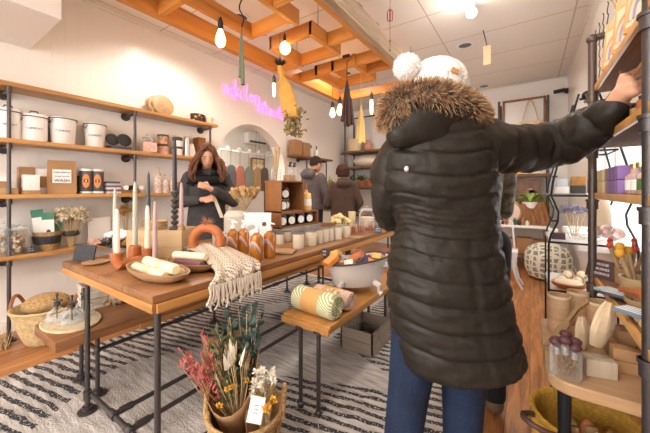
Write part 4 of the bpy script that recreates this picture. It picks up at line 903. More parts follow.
disc(-.02,.10,.062,lg,'ring_print',0); disc(-.02,.10,.048,grey,'ring_print',.0006); disc(-.015,.085,.03,K['label'],'ring_print',.0012); disc(.07,.155,.017,dk,'dot_print',0); disc(.045,.045,.02,grey,'dot_print',.0006)
# orange soap bottles
oil=mat('amber_soap',(.45,.16,.015),.2,var=.3,vs=12,coat=.5); rb=[(.75,.10,.05),(.9,.42,.08),(.15,.4,.5),(.35,.25,.45)]
RB=[mat('rainbow_%s'%n,c_,.4) for n,c_ in zip(('red','yellow','teal','violet'),rb)]
def soap(px,py,label,flip=1):
    c=ot(px,py); x,y,z=c; rz=.45; t=thing('soap_bottle',label,'bottle',c,rz,'amber soap bottles with white pumps'); t['_w']=0; r=.0365;h=.155
    MB().lathe([(r*.93,0),(r,.008),(r,h*.82),(r*.8,h*.93),(.014,h),(.014,h+.012)],(0,0,0),24).build('bottle_body',oil,t,world=False)
    MB().cyl((0,0,h+.008),(0,0,h+.028),.016,n=14).cyl((0,0,h+.028),(0,0,h+.048),.005,n=8).cyl((0,0,h+.046),(0,0,h+.058),.012,n=12).cyl((0,0,h+.052),(.036,-.01,h+.048),.0055,.004,n=8).build('pump',K['whitep'],t,world=False)
    for j in range(4):
        w=.008; mb=MB(); top=[];bot=[]
        for k in range(15):
            u=k/14; a=-1.25+2.3*u-PI/2; zz=.055+.05*math.sin(u*PI*1.1+.2)*flip+.03*u-j*w
            for L_,dz in ((top,w),(bot,0)): L_.append(mb.b.verts.new(((r+.0008)*math.cos(a),(r+.0008)*math.sin(a),zz+dz)))
        for k in range(14): mb._f((bot[k],bot[k+1],top[k+1],top[k]))
        mb.build('rainbow_stripe',RB[j],t,world=False)
soap(233,254,'leftmost amber soap bottle with white pump'); soap(243.5,253,'second amber soap bottle from the left'); soap(256.5,260,'frontmost amber soap bottle, third from left'); soap(269.5,257,'rightmost amber soap bottle beside open wooden box')
# fringed blanket draped over the front edge
m,nt,b=node_mat('striped_throw'); L=nt.links.new; tc=nt.nodes.new('ShaderNodeTexCoord'); w=nt.nodes.new('ShaderNodeTexWave'); w.bands_direction='X'; w.inputs['Scale'].default_value=14; mp=nt.nodes.new('ShaderNodeMapping'); mp.inputs['Rotation'].default_value=(0,0,.9); L(tc.outputs['Object'],mp.inputs[0]); L(mp.outputs[0],w.inputs['Vector'])
n=nt.nodes.new('ShaderNodeTexChecker'); n.inputs['Scale'].default_value=110; L(tc.outputs['Object'],n.inputs['Vector']); mm=nt.nodes.new('ShaderNodeMath'); mm.operation='MULTIPLY'; L(w.outputs['Fac'],mm.inputs[0]); L(n.outputs['Fac'],mm.inputs[1])
cr=nt.nodes.new('ShaderNodeValToRGB'); cr.color_ramp.elements[0].position=.25; cr.color_ramp.elements[1].position=.5; cr.color_ramp.elements[0].color=(.60,.50,.39,1); cr.color_ramp.elements[1].color=(.13,.11,.10,1); L(mm.outputs[0],cr.inputs[0]); L(cr.outputs[0],b.inputs['Base Color']); b.inputs['Roughness'].default_value=.95; K['throw']=m
t=thing('fringed_throw','cream and black woven throw with knotted fringe over table edge','throw',(-1.28,1.1,TZ)); mb=MB()
# surface: rows from back-left to the drop over the front edge (x direction), columns along y
cols_=16; rows=[(-1.74,.045),(-1.64,.075),(-1.52,.072),(-1.44,.055),(-1.36,.048),(-1.28,.04),(-1.215,.03),(-1.182,.006),(-1.172,-.008),(-1.168,-.022)]
gr=[]
for i,(x,dz) in enumerate(rows):
    u=i/(len(rows)-1); r_=[]
    y0=1.04-.24*u; y1=1.22-.11*u
    for j in range(cols_):
        v_=j/(cols_-1); r_.append(mb.b.verts.new((x+.01*math.sin(j*1.3),y0+(y1-y0)*v_-.00*u,TZ+max(dz,-.2)*(1-.35*abs(v_-.5)*2)+.006*math.sin(j*1.7+i)+(.006 if dz>=0 else 0))))
    gr.append(r_)
for i in range(len(rows)-1):
    for j in range(cols_-1): mb._f((gr[i][j],gr[i+1][j],gr[i+1][j+1],gr[i][j+1]))
o=mb.build('cloth',K['throw'],t); sd=o.modifiers.new('s','SOLIDIFY'); sd.thickness=.012; sd.offset=1; ss=o.modifiers.new('b','SUBSURF'); ss.levels=1; ss.render_levels=1
mb=MB()
for i in range(34):
    v_=i/33; y=.805+.30*v_; L_=R.uniform(.075,.12); z=TZ-.012+R.uniform(-.004,.004); x=-1.156
    pts=[(x,y,z),(x+R.uniform(0,.012),y+R.uniform(-.006,.006),z-L_*.4),(x+R.uniform(0,.01),y+R.uniform(-.012,.012),z-L_*.8),(x,y+R.uniform(-.012,.012),z-L_)]
    mb.tube(pts,[.0045,.004,.005,.0035],6); mb.ell(pts[2],.0075,7,5)
mb.build('fringe',mat('fringe_yarn',(.70,.62,.52),.95,bump=.5,bs=200),t,kind='stuff')
mb=MB()
for k in range(7): mb.tube([(-1.74+.01*k,1.04+.025*k,TZ+.01),(-1.78+.01*k,1.06+.025*k,TZ+.04),(-1.72+.01*k,1.08+.025*k,TZ+.065)],.014,8)
mb.build('folded_edge',K['throw'],t)
# upright crates with candle tins
K['tinb']=mat('dark_tin',(.03,.025,.025),.35)
def crate(label,c,w,d,h,rz,mt,thick=.012):
    t=thing('display_crate',label,'crate',c,rz); t['_w']=0
    MB().box(-w/2,-w/2+thick,0,d,0,h,.001).build('side_panel',mt,t,world=False); MB().box(w/2-thick,w/2,0,d,0,h,.001).build('side_panel',mt,t,world=False)
    MB().box(-w/2,w/2,0,d,h,h+thick,.001).build('top_panel',mt,t,world=False); MB().box(-w/2,w/2,0,d,0,thick,.001).build('base_panel',mt,t,world=False); MB().box(-w/2,w/2,d-.01,d,0,h).build('back_panel',mt,t,world=False)
    return Matrix.Translation(V(c))@Matrix.Rotation(rz,4,'Z')
c=ot(301,236); rzc=PI/2
c=gz(301,237,TZ); 
st=thing('stone_slab','rough grey slab under the crate of candle tins','slab',(c.x,c.y,TZ),rzc); st['_w']=0
MB().box(-.28,.27,-.03,.21,0,.046,.006).box(-.27,.26,-.025,.205,.048,.095,.006).build('slab_body',mat('grey_slab',(.36,.33,.30),.8,var=.4,vs=12,bump=.5,bs=20),st,world=False)
sl=Matrix.Translation(V((c.x,c.y,TZ)))@Matrix.Rotation(rzc,4,'Z')
Mc=crate('low wide crate of black candle tins on grey slab',sl@V((.0,-.0,.096)),.52,.19,.115,rzc,K['cratew'])
c3=Mc@V((-.105,.0,.128)); Mu=crate('tall open crate stacked on the low tin crate',c3,.30,.19,.25,rzc,K['cratew'])
def tin(p,label,rz=.95,r=.04,h=.09):
    t=thing('candle_tin',label,'candle tin',p,rz,'black candle tins with round white labels'); t['_w']=0
    MB().lathe([(r*.97,0),(r,.003),(r,h)],(0,0,0),22).build('tin_body',K['tinb'],t,world=False); MB().lathe([(r*.9,h),(r*.9,h+.004),(r*.5,h+.005)],(0,0,0),22).build('tin_lid',K['kraft'],t,world=False)
    MB().poly([V((.028*math.cos(a_),-r-.003,h*.5+.032*math.sin(a_))) for a_ in [2*PI*k/22 for k in range(22)]],(0,.004,0)).build('round_label',K['label'],t,world=False)
for k,x in enumerate((-.19,-.08,.045,.17)): tin(Mc@V((x,.05,.0125)),['first tin at left of the low crate','second tin from left in the low crate','third tin from left in the low crate','rightmost tin in the low crate'][k])
for k,(x,y,z) in enumerate([(-.08,.05,.0125),(.01,.10,.0125),(-.02,.08,.108)]): tin(Mu@V((x,y,z)),['lower left tin in the tall crate','lower right tin in the tall crate','tin stacked on top in the tall crate'][k])
tp=lambda x,y:Mu@V((x,y,.263))
q=tp(-.10,.10); glassjar(q,.042,.12,'small jar at left on the tall crate holding wooden sticks',None,lid=None)
for k in range(4):
    e=q+V((R.uniform(-.012,.012),R.uniform(-.012,.012),.006)); f=e+V((R.uniform(0,.04),R.uniform(-.01,.03),.24+R.random()*.05)); t=tag(MB().tube([e,f],[.008,.011],6).build('wooden_stick',K['boxw']),['wooden stick leaning left in crate top jar','wooden stick second in crate top jar','wooden stick third in crate top jar','wooden stick leaning right in crate top jar'][k],'stick','wooden sticks in jar')
q=tp(.0,.04); t=thing('small_brown_crate','little brown box of packets on tall crate','box',q,rzc); t['_w']=0; MB().box(-.045,.045,-.03,.03,0,.05,.002).build('box_body',K['bowl'],t,world=False)
for k,x in enumerate((.065,.12)):
    q=tp(x,.09); t=thing('pump_bottle',['clear pump bottle with black head at left on crate','clear pump bottle with black head at right on crate'][k],'bottle',q); x_,y_,z=q
    MB().lathe([(.026,z),(.027,z+.005),(.027,z+.095),(.011,z+.115),(.011,z+.125)],(x_,y_,0),18).build('bottle_body',K['jar'],t); MB().cyl((x_,y_,z+.125),(x_,y_,z+.145),.013,n=10).cyl((x_,y_,z+.14),(x_,y_,z+.16),.005,n=6).cyl((x_-.005,y_,z+.16),(x_+.025,y_-.01,z+.158),.007,n=6).build('pump',K['black'],t)
q=Mc@V((.165,.07,.128)); t=thing('flower_bottle','squat bottle of yellow petals with cork stick on low crate','bottle',q); x,y,z=q
MB().lathe([(.046,z),(.049,z+.005),(.046,z+.13),(.042,z+.155),(.015,z+.165),(.015,z+.185),(.010,z+.185)],(x,y,0),20).build('bottle_body',mat('petal_bottle',(.85,.45,.05),.25,col2=(.85,.68,.42),vs=22),t)
MB().lathe([(.0492,z+.04),(.0492,z+.042),(.048,z+.10),(.0475,z+.102)],(x,y,0),20,cap=False).build('paper_label',K['label'],t); MB().cyl((x,y,z+.185),(x,y,z+.25),.009,n=8).build('stopper',K['terra'],t)
# white candles row
K['milk']=mat('milk_glass',(.70,.61,.48),.25,coat=.3)
def jarc(px,py,label,r=.034,h=.09,lid=True):
    p=ot(px,py); z=TZ; t=thing('jar_candle',label,'candle','' or p,0,'cream jar candles in a row'); 
    MB().lathe([(r*.94,z),(r,z+.005),(r,z+h),(r*.93,z+h)],(p.x,p.y,0),22).build('candle_jar',K['milk'],t)
    if lid: MB().lathe([(r*.97,z+h),(r*.97,z+h+.006),(r*.5,z+h+.007)],(p.x,p.y,0),22).build('lid',K['lidg'],t)
lb=['first','second','third','fourth','fifth','sixth','seventh']
for k,(px,py) in enumerate([(298.5,248),(311,245.3),(318.5,243),(324,241.5),(329,240.2),(337,239),(345.5,237)]): jarc(px,py,f'{lb[k]} cream jar candle from the left in front row',.042 if k!=2 else .034,.10)
for k,(px,py) in enumerate([(280,244),(287.5,241),(331,236)]): jarc(px,py,['cream jar candle behind the open wooden box','cream jar candle against the grey slab','cream jar candle in back row near flowers'][k],.032,.075)
# open flat wooden box/ book
p=ot(281,252.5); t=thing('open_book','open kraft coloured book lying right of soap bottles','book',p,.5); t['_w']=0
MB().box(-.09,.0,-.06,.06,.002,.014,.002,M=Matrix.Rotation(.05,4,'Y')).box(.0,.09,-.06,.06,.0,.014,.002).build('pages',K['kraft'],t,world=False); MB().box(-.095,.095,-.065,.065,0,.003).build('cover',K['ink'],t,world=False)
# flower pot: yellow dried flowers in cream pot
p=ot(341,233); t=thing('cream_pot','cream pot holding pale yellow dried blooms','pot',p); MB().lathe([(.04,TZ),(.045,TZ+.005),(.052,TZ+.085),(.046,TZ+.085),(.04,TZ+.02)],(p.x,p.y,0),22).build('pot_body',K['milk'],t)
p2=V((p.x-.03,p.y+.02,TZ+.07)); t=thing('strawflowers','heap of pale yellow dried blooms in cream pot','dried flowers',p2); mb=MB()
for k in range(26):
    a=R.random()*6.28; q=math.sqrt(R.random()); c_=p2+V((.11*q*math.cos(a),.09*q*math.sin(a),.015+.07*(1-q*q)+R.random()*.015)); mb.ell(c_,(.024,.024,.018),8,5)
    for j in range(10): mb.spike(c_,(R.gauss(0,1),R.gauss(0,1),R.gauss(.4,.7)),.032,.009)
mb.build('blooms',mat('pale_yellow_bloom',(.82,.66,.33),.9,var=.2,vs=30),t)
p=ot(352,227); t=thing('ribbed_cup','ribbed yellow candle cup behind the dried blooms','candle',p); mb=MB(); mb.lathe([(.035,TZ+.0),(.04,TZ+.15),(.043,TZ+.17),(.036,TZ+.17)],(p.x,p.y,0),20).build('cup_body',yel,t)
# apothecary jars at the far end
def apoth(px,py,r,h,label,fm,lid='ball'): p=ot(px,py); glassjar(p,r,h,label,fm,.75,lid,None,22)
K['bath']=mat('pale_bath_salts',(.80,.62,.48),.7,var=.2,vs=60)
apoth(367,228.5,.085,.22,'big lidded apothecary jar of pale salts',K['bath']); 
for k,(px,py) in enumerate([(354,234),(362,233),(371,232)]): apoth(px,py,.03,.12,['left small jar with brown contents by chalk sign','middle small jar with brown contents','right small jar before the big apothecary jar'][k],K['terra'],None)
apoth(380.5,229,.045,.20,'bottle shaped glass jar beside the coat shopper',K['bath'],K['steel'])
p=ot(378,233); placard(p,.07,.06,'small blue grey chalk sign at far table edge',.45,.25,['BATH','SALTS'],mt='navybox')
p=ot(358,238); tag(MB().box(p.x-.07,p.x+.03,p.y-.05,p.y+.07,TZ,TZ+.008,.002).build('wood_tray',K['bowl']),'thin dark wooden board under the small jars','board')
# ================= small bench: tub, throws, crate =================
BZ=.501
K['tub']=mat('grey_enamel_tub',(.62,.56,.52),.35); 
TS=1.3; c=V((-1.0,1.85,BZ)); t=thing('claw_foot_tub','miniature grey clawfoot bathtub full of soap bars','tub',c,.75); t['_w']=0; t.scale=(TS*.84,TS*.88,TS*1.03)
mb=MB(); rs=[]
for z,a_,b_2 in [(.03,.10,.06),(.04,.135,.085),(.10,.165,.105),(.155,.185,.118),(.165,.195,.125),(.165,.185,.115),(.10,.15,.095),(.06,.12,.07)]:
    rs.append([V((a_*math.cos(2*PI*k/36)*(1.12 if math.cos(2*PI*k/36)>0 else 1),b_2*math.sin(2*PI*k/36),z+.03*max(0,-math.cos(2*PI*k/36))*0+ (.02*math.cos(2*PI*k/36) if z>.15 else 0))) for k in range(36)])
mb.rings(rs); mb.build('tub_body',K['tub'],t,world=False)
MB().tube([V((.195*math.cos(2*PI*k/36)*(1.12 if math.cos(2*PI*k/36)>0 else 1),.125*math.sin(2*PI*k/36),.167+.02*math.cos(2*PI*k/36))) for k in range(36)],.005,6,closed=True).build('rim',K['ink'],t,world=False)
for sx in (-1,1):
    for sy in (-1,1): MB().tube([(sx*.10,sy*.065,.06),(sx*.125,sy*.09,.045),(sx*.12,sy*.088,.02),(sx*.135,sy*.098,.006)],[.018,.016,.009,.015],8).build('claw_foot',K['tub'],t,world=False)
Mt=Matrix.Translation(c)@Matrix.Rotation(.75,4,'Z')@Matrix.Diagonal((TS,TS,TS,1))
sc=[('orange',(.75,.26,.06)),('copper',(.55,.22,.08)),('cream',(.72,.62,.50)),('grey blue',(.45,.48,.55)),('purple',(.10,.05,.14)),('brown',(.28,.12,.06)),('gold',(.70,.40,.10)),('rust',(.5,.14,.04))]
smat=[mat('soap_wrap',c_,.5,var=.15,vs=30) for _,c_ in sc]
pos=['at the near left end','next to the near end','in the middle front','on top at centre','sticking up at back','in the middle back','at the far right end','on top at far end','low at left','low at right','topmost near sign','wedged at centre left','wedged at centre right','lying across far end','standing at near side','leaning at far side']
for k in range(16):
    u=-.14+.30*(k%8)/7; w_=(-.05,.045)[k//8]+R.uniform(-.015,.015); z=.125+.045*(1-abs(u)*3)+(.03 if k%3==0 else 0); j=(k*5+k//8)%8
    e=Euler((R.uniform(-.5,.5),R.uniform(-.6,.6),R.uniform(0,3))); M=Mt@Matrix.Translation((u,w_,z))@e.to_matrix().to_4x4()
    tag(MB().box(-.037,.037,-.025,.025,-.014,.014,.003,M=M).build('soap_bar',smat[j]),f'{sc[j][0]} wrapped soap bar {pos[k]} of little tub','soap','soap bars in the tub')
q=Mt@V((-.17,.03,.175)); placard((q.x,q.y,q.z),.085,.065,'small chalk sign propped on tub rim',.3,.35,['SOAP','BARS'])
def throwroll(px,py,L,r,rz,label,mt,wrap=K['orangelab'],fr=None):
    p=V((px,py,BZ)); t=thing('rolled_throw',label,'throw',(p.x,p.y,BZ),rz); t['_w']=0
    MB().tube([(-L/2,0,r),(-L/2+.01,0,r),(L/2-.01,0,r),(L/2,0,r)],[r*.86,r,r,r*.86],24).build('roll',mt,t,world=False)
    pts=[(L/2+.001,.9*r*(1-k/60)*math.cos(k*.42),r+.9*r*(1-k/60)*math.sin(k*.42)) for k in range(54)]
    MB().tube(pts,.0045,5).build('spiral_edge',mt,t,world=False)
    MB().tube([(-L*.22,0,r),(L*.2,0,r)],[r*1.025]*2,24,cap=False).build('paper_wrap',wrap,t,world=False)
    return p,t
m,nt,b=node_mat('green_weave'); L=nt.links.new; tc=nt.nodes.new('ShaderNodeTexCoord'); mp=nt.nodes.new('ShaderNodeMapping'); mp.inputs['Rotation'].default_value=(.78,.78,.78); L(tc.outputs['Object'],mp.inputs[0]); ck=nt.nodes.new('ShaderNodeTexWave'); ck.inputs['Scale'].default_value=26; ck.inputs['Distortion'].default_value=0; L(mp.outputs[0],ck.inputs['Vector'])
cr=nt.nodes.new('ShaderNodeValToRGB'); cr.color_ramp.elements[0].color=(.34,.36,.17,1); cr.color_ramp.elements[1].color=(.72,.68,.50,1); cr.color_ramp.elements[0].position=.5; cr.color_ramp.elements[1].position=.75; L(ck.outputs['Fac'],cr.inputs[0]); L(cr.outputs[0],b.inputs['Base Color']); b.inputs['Roughness'].default_value=.95; K['gw']=m
wrapm=mat('ochre_wrap',(.55,.30,.10),.6)
p,_=throwroll(-1.0,1.385,.29,.068,-.08,'green woven throw rolled in ochre paper at bench front',K['gw'],wrapm)
mb=MB()
for k in range(36): mb.tube([(p.x+.10+R.uniform(-.02,.02),p.y+.07,BZ+.11+R.uniform(-.02,.01)),(p.x+.11+R.uniform(-.03,.03),p.y+.05+R.uniform(0,.03),BZ+.055+R.uniform(-.03,.03))],.004,5)
p,_=throwroll(-.985,1.535,.26,.055,-.08,'pink woven throw rolled in ochre paper behind green one',mat('pink_weave',(.68,.47,.38),.95,var=.2,vs=60,bump=.5,bs=80),wrapm)
mb.b.free(); mb=MB()
for k in range(44): 
    q=V((p.x+R.uniform(-.02,.09),p.y-.05+R.uniform(-.02,.01),BZ+.09+R.uniform(-.03,.03))); mb.tube([q,q+V((R.uniform(-.02,.02),R.uniform(-.02,.01),-.02))],.005,5)
_['_w']=1; mb.build('fringe',mat('fringe2',(.72,.62,.48),.95),_,kind='stuff',world=True)
# crate and baskets beneath / behind the small bench
c=V((-1.05,2.12,.013)); t=thing('wooden_crate','worn wooden crate on rug beneath the small bench','crate',c,0); t['_w']=0
for k in range(2): MB().box(-.13,.13,-.17,-.16,.01+.08*k,.085+.08*k).box(-.13,-.12,-.17,.17,.01+.08*k,.085+.08*k).box(.12,.13,-.17,.17,.01+.08*k,.085+.08*k).box(-.13,.13,.16,.17,.01+.08*k,.085+.08*k).build('slat_ring',K['crateg'],t,world=False)
MB().box(-.13,.13,-.17,.17,.0,.012).build('crate_floor',K['crateg'],t,world=False)
wbasket('tall_basket','tall pale woven basket behind the small bench',(-.92,2.75,.013),.10,.12,.36,K['straw'],rim=True)
tag(MB().box(-1.08,-1.0,2.18,2.27,BZ,BZ+.07,.008).cyl((-1.04,2.225,BZ+.07),(-1.04,2.225,BZ+.09),.018).build('dark_jar',K['ink']),'small dark box shaped jar behind the tub','jar')
# ================= foreground basket with bouquets =================
p=pt(246,469,1.33); bx,by=p.x,p.y
wbasket('wicker_basket','round wicker basket in foreground holding wrapped bouquets',(bx,by,.013),.13,.16,.225,K['wicker'],handles=[PI+TH-.1,TH+.1])
def cone(label,base,top,r0,r1,mt,name='paper_wrap',tilt=None):
    a=V(base); b2=V(top); ax=(b2-a).normalized(); u=ax.orthogonal().normalized(); v_=ax.cross(u); mb=MB(); rs=[]
    for k in range(7):
        s_=k/6; r=r0+(r1-r0)*s_; rs.append([a*(1-s_)+b2*s_+(u*math.cos(q)+v_*math.sin(q))*(r*(1+.05*math.sin(3*q+k)))-ax*((b2-a).length*.52*s_*max(0,((u*math.cos(q)+v_*math.sin(q)).dot(V((sn,-cs,0)))+.35)/1.35)) for q in [2*PI*j/20 for j in range(20)]])
    mb.rings(rs,cap=False); return mb
kp=K['kraft']
B0=V((bx,by,.03))
def bouquet(label,base,dirv,L,r1,parts,wrapL=.62,labelcard=False,stems=K['leaf']):
    base=V(base); d=V(dirv).normalized(); t=thing('wrapped_bouquet',label,'bouquet',base,0,None)
    mb=cone('',base,base+d*L*wrapL,.025,r1,kp); o=mb.build('kraft_wrap',kp,t); sd=o.modifiers.new('s','SOLIDIFY'); sd.thickness=.002
    side=V((cs,sn,0)); side=(side-d*side.dot(d)).normalized(); s2=d.cross(side)
    for nm,mt_,n,hd,bl,w_,r0_,r1_,off in parts:
        st=MB(); hh=MB(); off=V(off)
        for k in range(n):
            a=R.random()*6.28; q=math.sqrt(R.random()); e=base+off+d*L*R.uniform(r0_,r1_)+(side*math.cos(a)+s2*math.sin(a))*q*r1*.75
            b0=base+d*.1; st.tube([b0,b0*.4+e*.6+off*.2,e],.0018,4)
            dd=(e-b0).normalized()
            if hd=='spray':
                for j in range(26): c_=b0*(1-(u_:=.45+.55*j/25))+e*u_; hh.spike(c_,dd+V((R.gauss(0,.5),R.gauss(0,.5),R.gauss(0,.4))),bl,w_)
            elif hd=='leafy':
                for j in range(11):
                    u_=.45+.55*j/10; c_=b0*(1-u_)+e*u_; g_=V((R.gauss(0,1),R.gauss(0,1),R.gauss(0,.5))).normalized(); hh.ell(c_+g_*bl*.6,(bl*.55,bl*.42,.003),7,4,M=Euler((R.random()*3,R.random()*3,R.random()*3)).to_matrix())
            elif hd=='blade': hh.spike(e-dd*bl,dd+V((R.gauss(0,.2),R.gauss(0,.2),0)),bl*1.7,w_)
            else:
                for j in range(16): hh.spike(e,V((R.gauss(0,1),R.gauss(0,1),R.gauss(0,.8)))+dd*.6,bl,w_)
        st.build(nm+'_stems',K['straw'],t,kind='stuff'); hh.build(nm,mt_,t,kind='stuff')
    return t,d
r_=V((cs,sn,0)); f_=V((-sn,cs,0)); up=V((0,0,1))
pinkm=mat('pink_grass',(.62,.16,.14),.85,var=.3,vs=30); euc=mat('eucalyptus',(.06,.105,.09),.6,var=.35,vs=20); whm=mat('white_dried',(.78,.72,.60),.9); ylm=mat('yellow_dried',(.75,.42,.05),.9); tanm=mat('tan_leaf',(.48,.33,.17),.85,var=.3,vs=20); olive=mat('olive_leaf',(.16,.18,.08),.7,var=.4,vs=20)
bouquet('large kraft wrapped bouquet with pink grass and eucalyptus',B0-r_*.03+f_*.03,(-r_*.13+up*1+f_*.06),.60,.135,[
 ('pink_grass',pinkm,13,'spray',.035,.005,.66,.82,-r_*.13-f_*.02),('eucalyptus',euc,20,'leafy',.034,.01,.82,1.02,r_*.06+f_*.06),('tan_leaves',tanm,14,'blade',.06,.011,.6,.80,r_*.02-f_*.03),('olive_leaves',olive,26,'spray',.035,.008,.6,.90,V((0,0,0))),('white_leaves',whm,6,'blade',.055,.011,.70,.84,r_*.06-f_*.05),('yellow_yarrow',ylm,4,'star',.018,.007,.52,.6,r_*.03-f_*.09)],.80)
t,d=bouquet('small kraft wrapped bouquet of white flowers with tag, right',B0+r_*.085-f_*.05,(r_*.02+up-f_*.02),.43,.075,[
 ('white_flowers',whm,22,'star',.02,.006,.72,.95,V((0,0,0))),('yellow_flower',ylm,4,'star',.024,.011,.70,.74,-f_*.03+r_*.01),('grey_filler',mat('grey_filler',(.5,.42,.33),.9),14,'spray',.014,.003,.7,.9,r_*.01)],.60)
c=B0+r_*.075-f_*.135+up*.30; t2=thing('gift_tag','white printed card tied on the smaller bouquet','tag',c,TH); t2['_w']=0
Mx=Matrix.Rotation(-.12,4,'X')@Matrix.Rotation(.18,4,'Y'); MB().box(-.029,.029,-.0012,.0012,-.05,.05,M=Mx).build('card',K['label'],t2,world=False)
for k in range(3): MB().box(-.009,.009,-.0018,-.0012,.016-.014*k,.018-.014*k,M=Mx).build('printed_line',K['ink'],t2,world=False)
tag(MB().tube([B0+r_*.09-f_*.105+up*.17+(r_*math.cos(a)*.03+up*math.sin(a)*.012) for a in [2*PI*k/16 for k in range(16)]],.0025,5,closed=True).tube([B0+r_*.09-f_*.105+up*.17,B0+r_*.04-f_*.12+up*.15,B0+r_*.0-f_*.11+up*.17],.0025,5).build('twine_bow',K['straw']),'raffia bow tied around the smaller bouquet','bow')
# ================= right pipe shelving contents =================
def bx(name,label,cat,p,w,d,h,mt,rz=0,group=None,bev=.002,parts=None):
    t=thing(name,label,cat,p,rz,group); t['_w']=0
    MB().box(-w/2,w/2,-d/2,d/2,0,h,bev).build('box_body',mt,t,world=False); return t
K['rbord']=mat('orange_card',(.80,.38,.12),.5); 
RC=[mat('arc_%s'%n,c_,.5) for n,c_ in (('rose',(.75,.35,.25)),('sand',(.85,.62,.35)),('lilac',(.35,.30,.55)))]
for k,(y,l) in enumerate([(1.62,'orange rainbow print card nearer the pipe elbow on top shelf'),(1.44,'orange rainbow print card in middle of top shelf'),(1.27,'orange rainbow print card nearest front on top shelf')]):
    t=thing('rainbow_card',l,'card',(.275,y,1.692),-1.15,'rainbow print cards on top shelf'); t['_w']=0
    Mx=Matrix.Rotation(-.1,4,'X')
    MB().box(-.065,.065,-.006,.006,0,.19,.001,M=Mx).build('card_board',K['rbord'],t,world=False); MB().box(-.052,.052,-.0075,-.006,.012,.15,M=Mx).build('card_panel',K['cream'],t,world=False); MB().box(-.04,.04,-.0075,-.006,.158,.18,M=Mx).build('title_strip',K['tan'],t,world=False)
    for j,r in enumerate((.044,.033,.022)):
        MB().tube([Mx@V((r*math.cos(a),-.008,.05+r*1.6*math.sin(a))) for a in [PI*q/12 for q in range(13)]]+[Mx@V((-r,-.008,.03))],.0045,5).build('rainbow_arc',RC[j],t,world=False)
t=blooms('pampas_grass','pale pampas plumes on the top right shelf',(.36,1.74,1.82),.34,.13,22,K['dryflower'],K['straw'],.07,.02,'grass')
tag(MB().lathe([(.04,1.691),(.05,1.70),(.05,1.80),(.03,1.84)],(.36,1.74,0),16).build('vase',K['terra']),'small terracotta vase under the pampas plumes','vase')
t=thing('script_sign','white poster with black handwritten line on right wall','sign',(.515,3.4,2.0))
MB().box(.508,.518,2.95,3.85,1.95,2.85).build('poster_sheet',K['label'],t)
for k in range(4):
    y_=3.72-.17*k; MB().tube([(.506,y_+.03*math.sin(j*1.9+k),2.68-.028*j) for j in range(20)],.0045,5).build('script_line',K['ink'],t)
t=thing('wire_hanger','gold and white bent wire hanging under the top shelf','wire',(.30,1.35,1.6))
MB().tube([(.27,1.02,1.655),(.29,1.30,1.60),(.30,1.52,1.60),(.29,1.60,1.615),(.28,1.56,1.645)],.004,6).build('gold_wire',mat('gold_wire',(.65,.42,.15),.3,.6),t)
MB().tube([(.30,1.02,1.56),(.31,1.25,1.575),(.32,1.5,1.585),(.31,1.57,1.60),(.30,1.53,1.62)],.004,6).build('white_wire',K['steel'],t)
# second shelf bits
for k,(y,h,l,m_) in enumerate([(1.34,.055,'small brown jar behind the hand on second shelf',K['terra']),(1.50,.05,'small dark bottle behind cuff on second shelf',K['ink']),(1.42,.045,'small kraft box behind the hand on second shelf',K['kraft'])]):
    t=thing('small_jar',l,'jar',(.30,y,1.427)); MB().lathe([(.02,1.427),(.022,1.43),(.022,1.427+h)],(.30,y,0),14).build('jar_body',m_,t); MB().lathe([(.018,1.427+h),(.018,1.43+h+.01)],(.30,y,0),14).build('cap',K['black'],t)
# third shelf: soap boxes in two layers
cc=[('cream',(.70,.58,.42)),('yellow',(.75,.52,.12)),('white',(.75,.72,.66)),('brown',(.40,.18,.12)),('violet',(.20,.10,.32)),('purple',(.26,.14,.38)),('cream pink',(.72,.52,.45))]
cm=[mat('boxcol',c_,.5) for _,c_ in cc]
xs=[(.285+0*k,1.88-.055*k) for k in range(7)]
for lay in range(2):
    for k in range(7):
        y=1.875-.058*k
        o=MB().box(.262,.36,y-.027,y+.027,1.187+lay*.052,1.187+lay*.052+.05,.002).build('soap_box',cm[(k if k<5 else k-1)]); tag(o,f'{cc[k if k<5 else k-1][0]} soap box, number {["one","two","three","four","five","six","seven"][k]} from the far post in the {"lower" if lay==0 else "upper"} row','box','soap boxes in two layers by the window')
for k in range(5):
    y=1.46-.07*k; t=thing('rose_bottle',['rose glass bottle beside the purple soap boxes','second rose glass bottle from the soap boxes','middle rose glass bottle with green label','fourth rose glass bottle near the dark post','rose glass bottle nearest the dark post'][k],'bottle',(.30,y,1.187),0,'rose glass bottles on third shelf')
    MB().lathe([(.024,1.187),(.026,1.19),(.026,1.245),(.012,1.26),(.012,1.275)],(.30,y,0),14).build('bottle_body',[K['pinkjar'],K['jar']][k%2],t); MB().lathe([(.014,1.275),(.014,1.29)],(.30,y,0),12).build('cap',mat('brass',(.6,.4,.15),.3,.7),t); MB().lathe([(.0265,1.20),(.0265,1.235)],(.30,y,0),14,cap=False).build('paper_label',K['leaf'] if k==2 else K['label'],t)
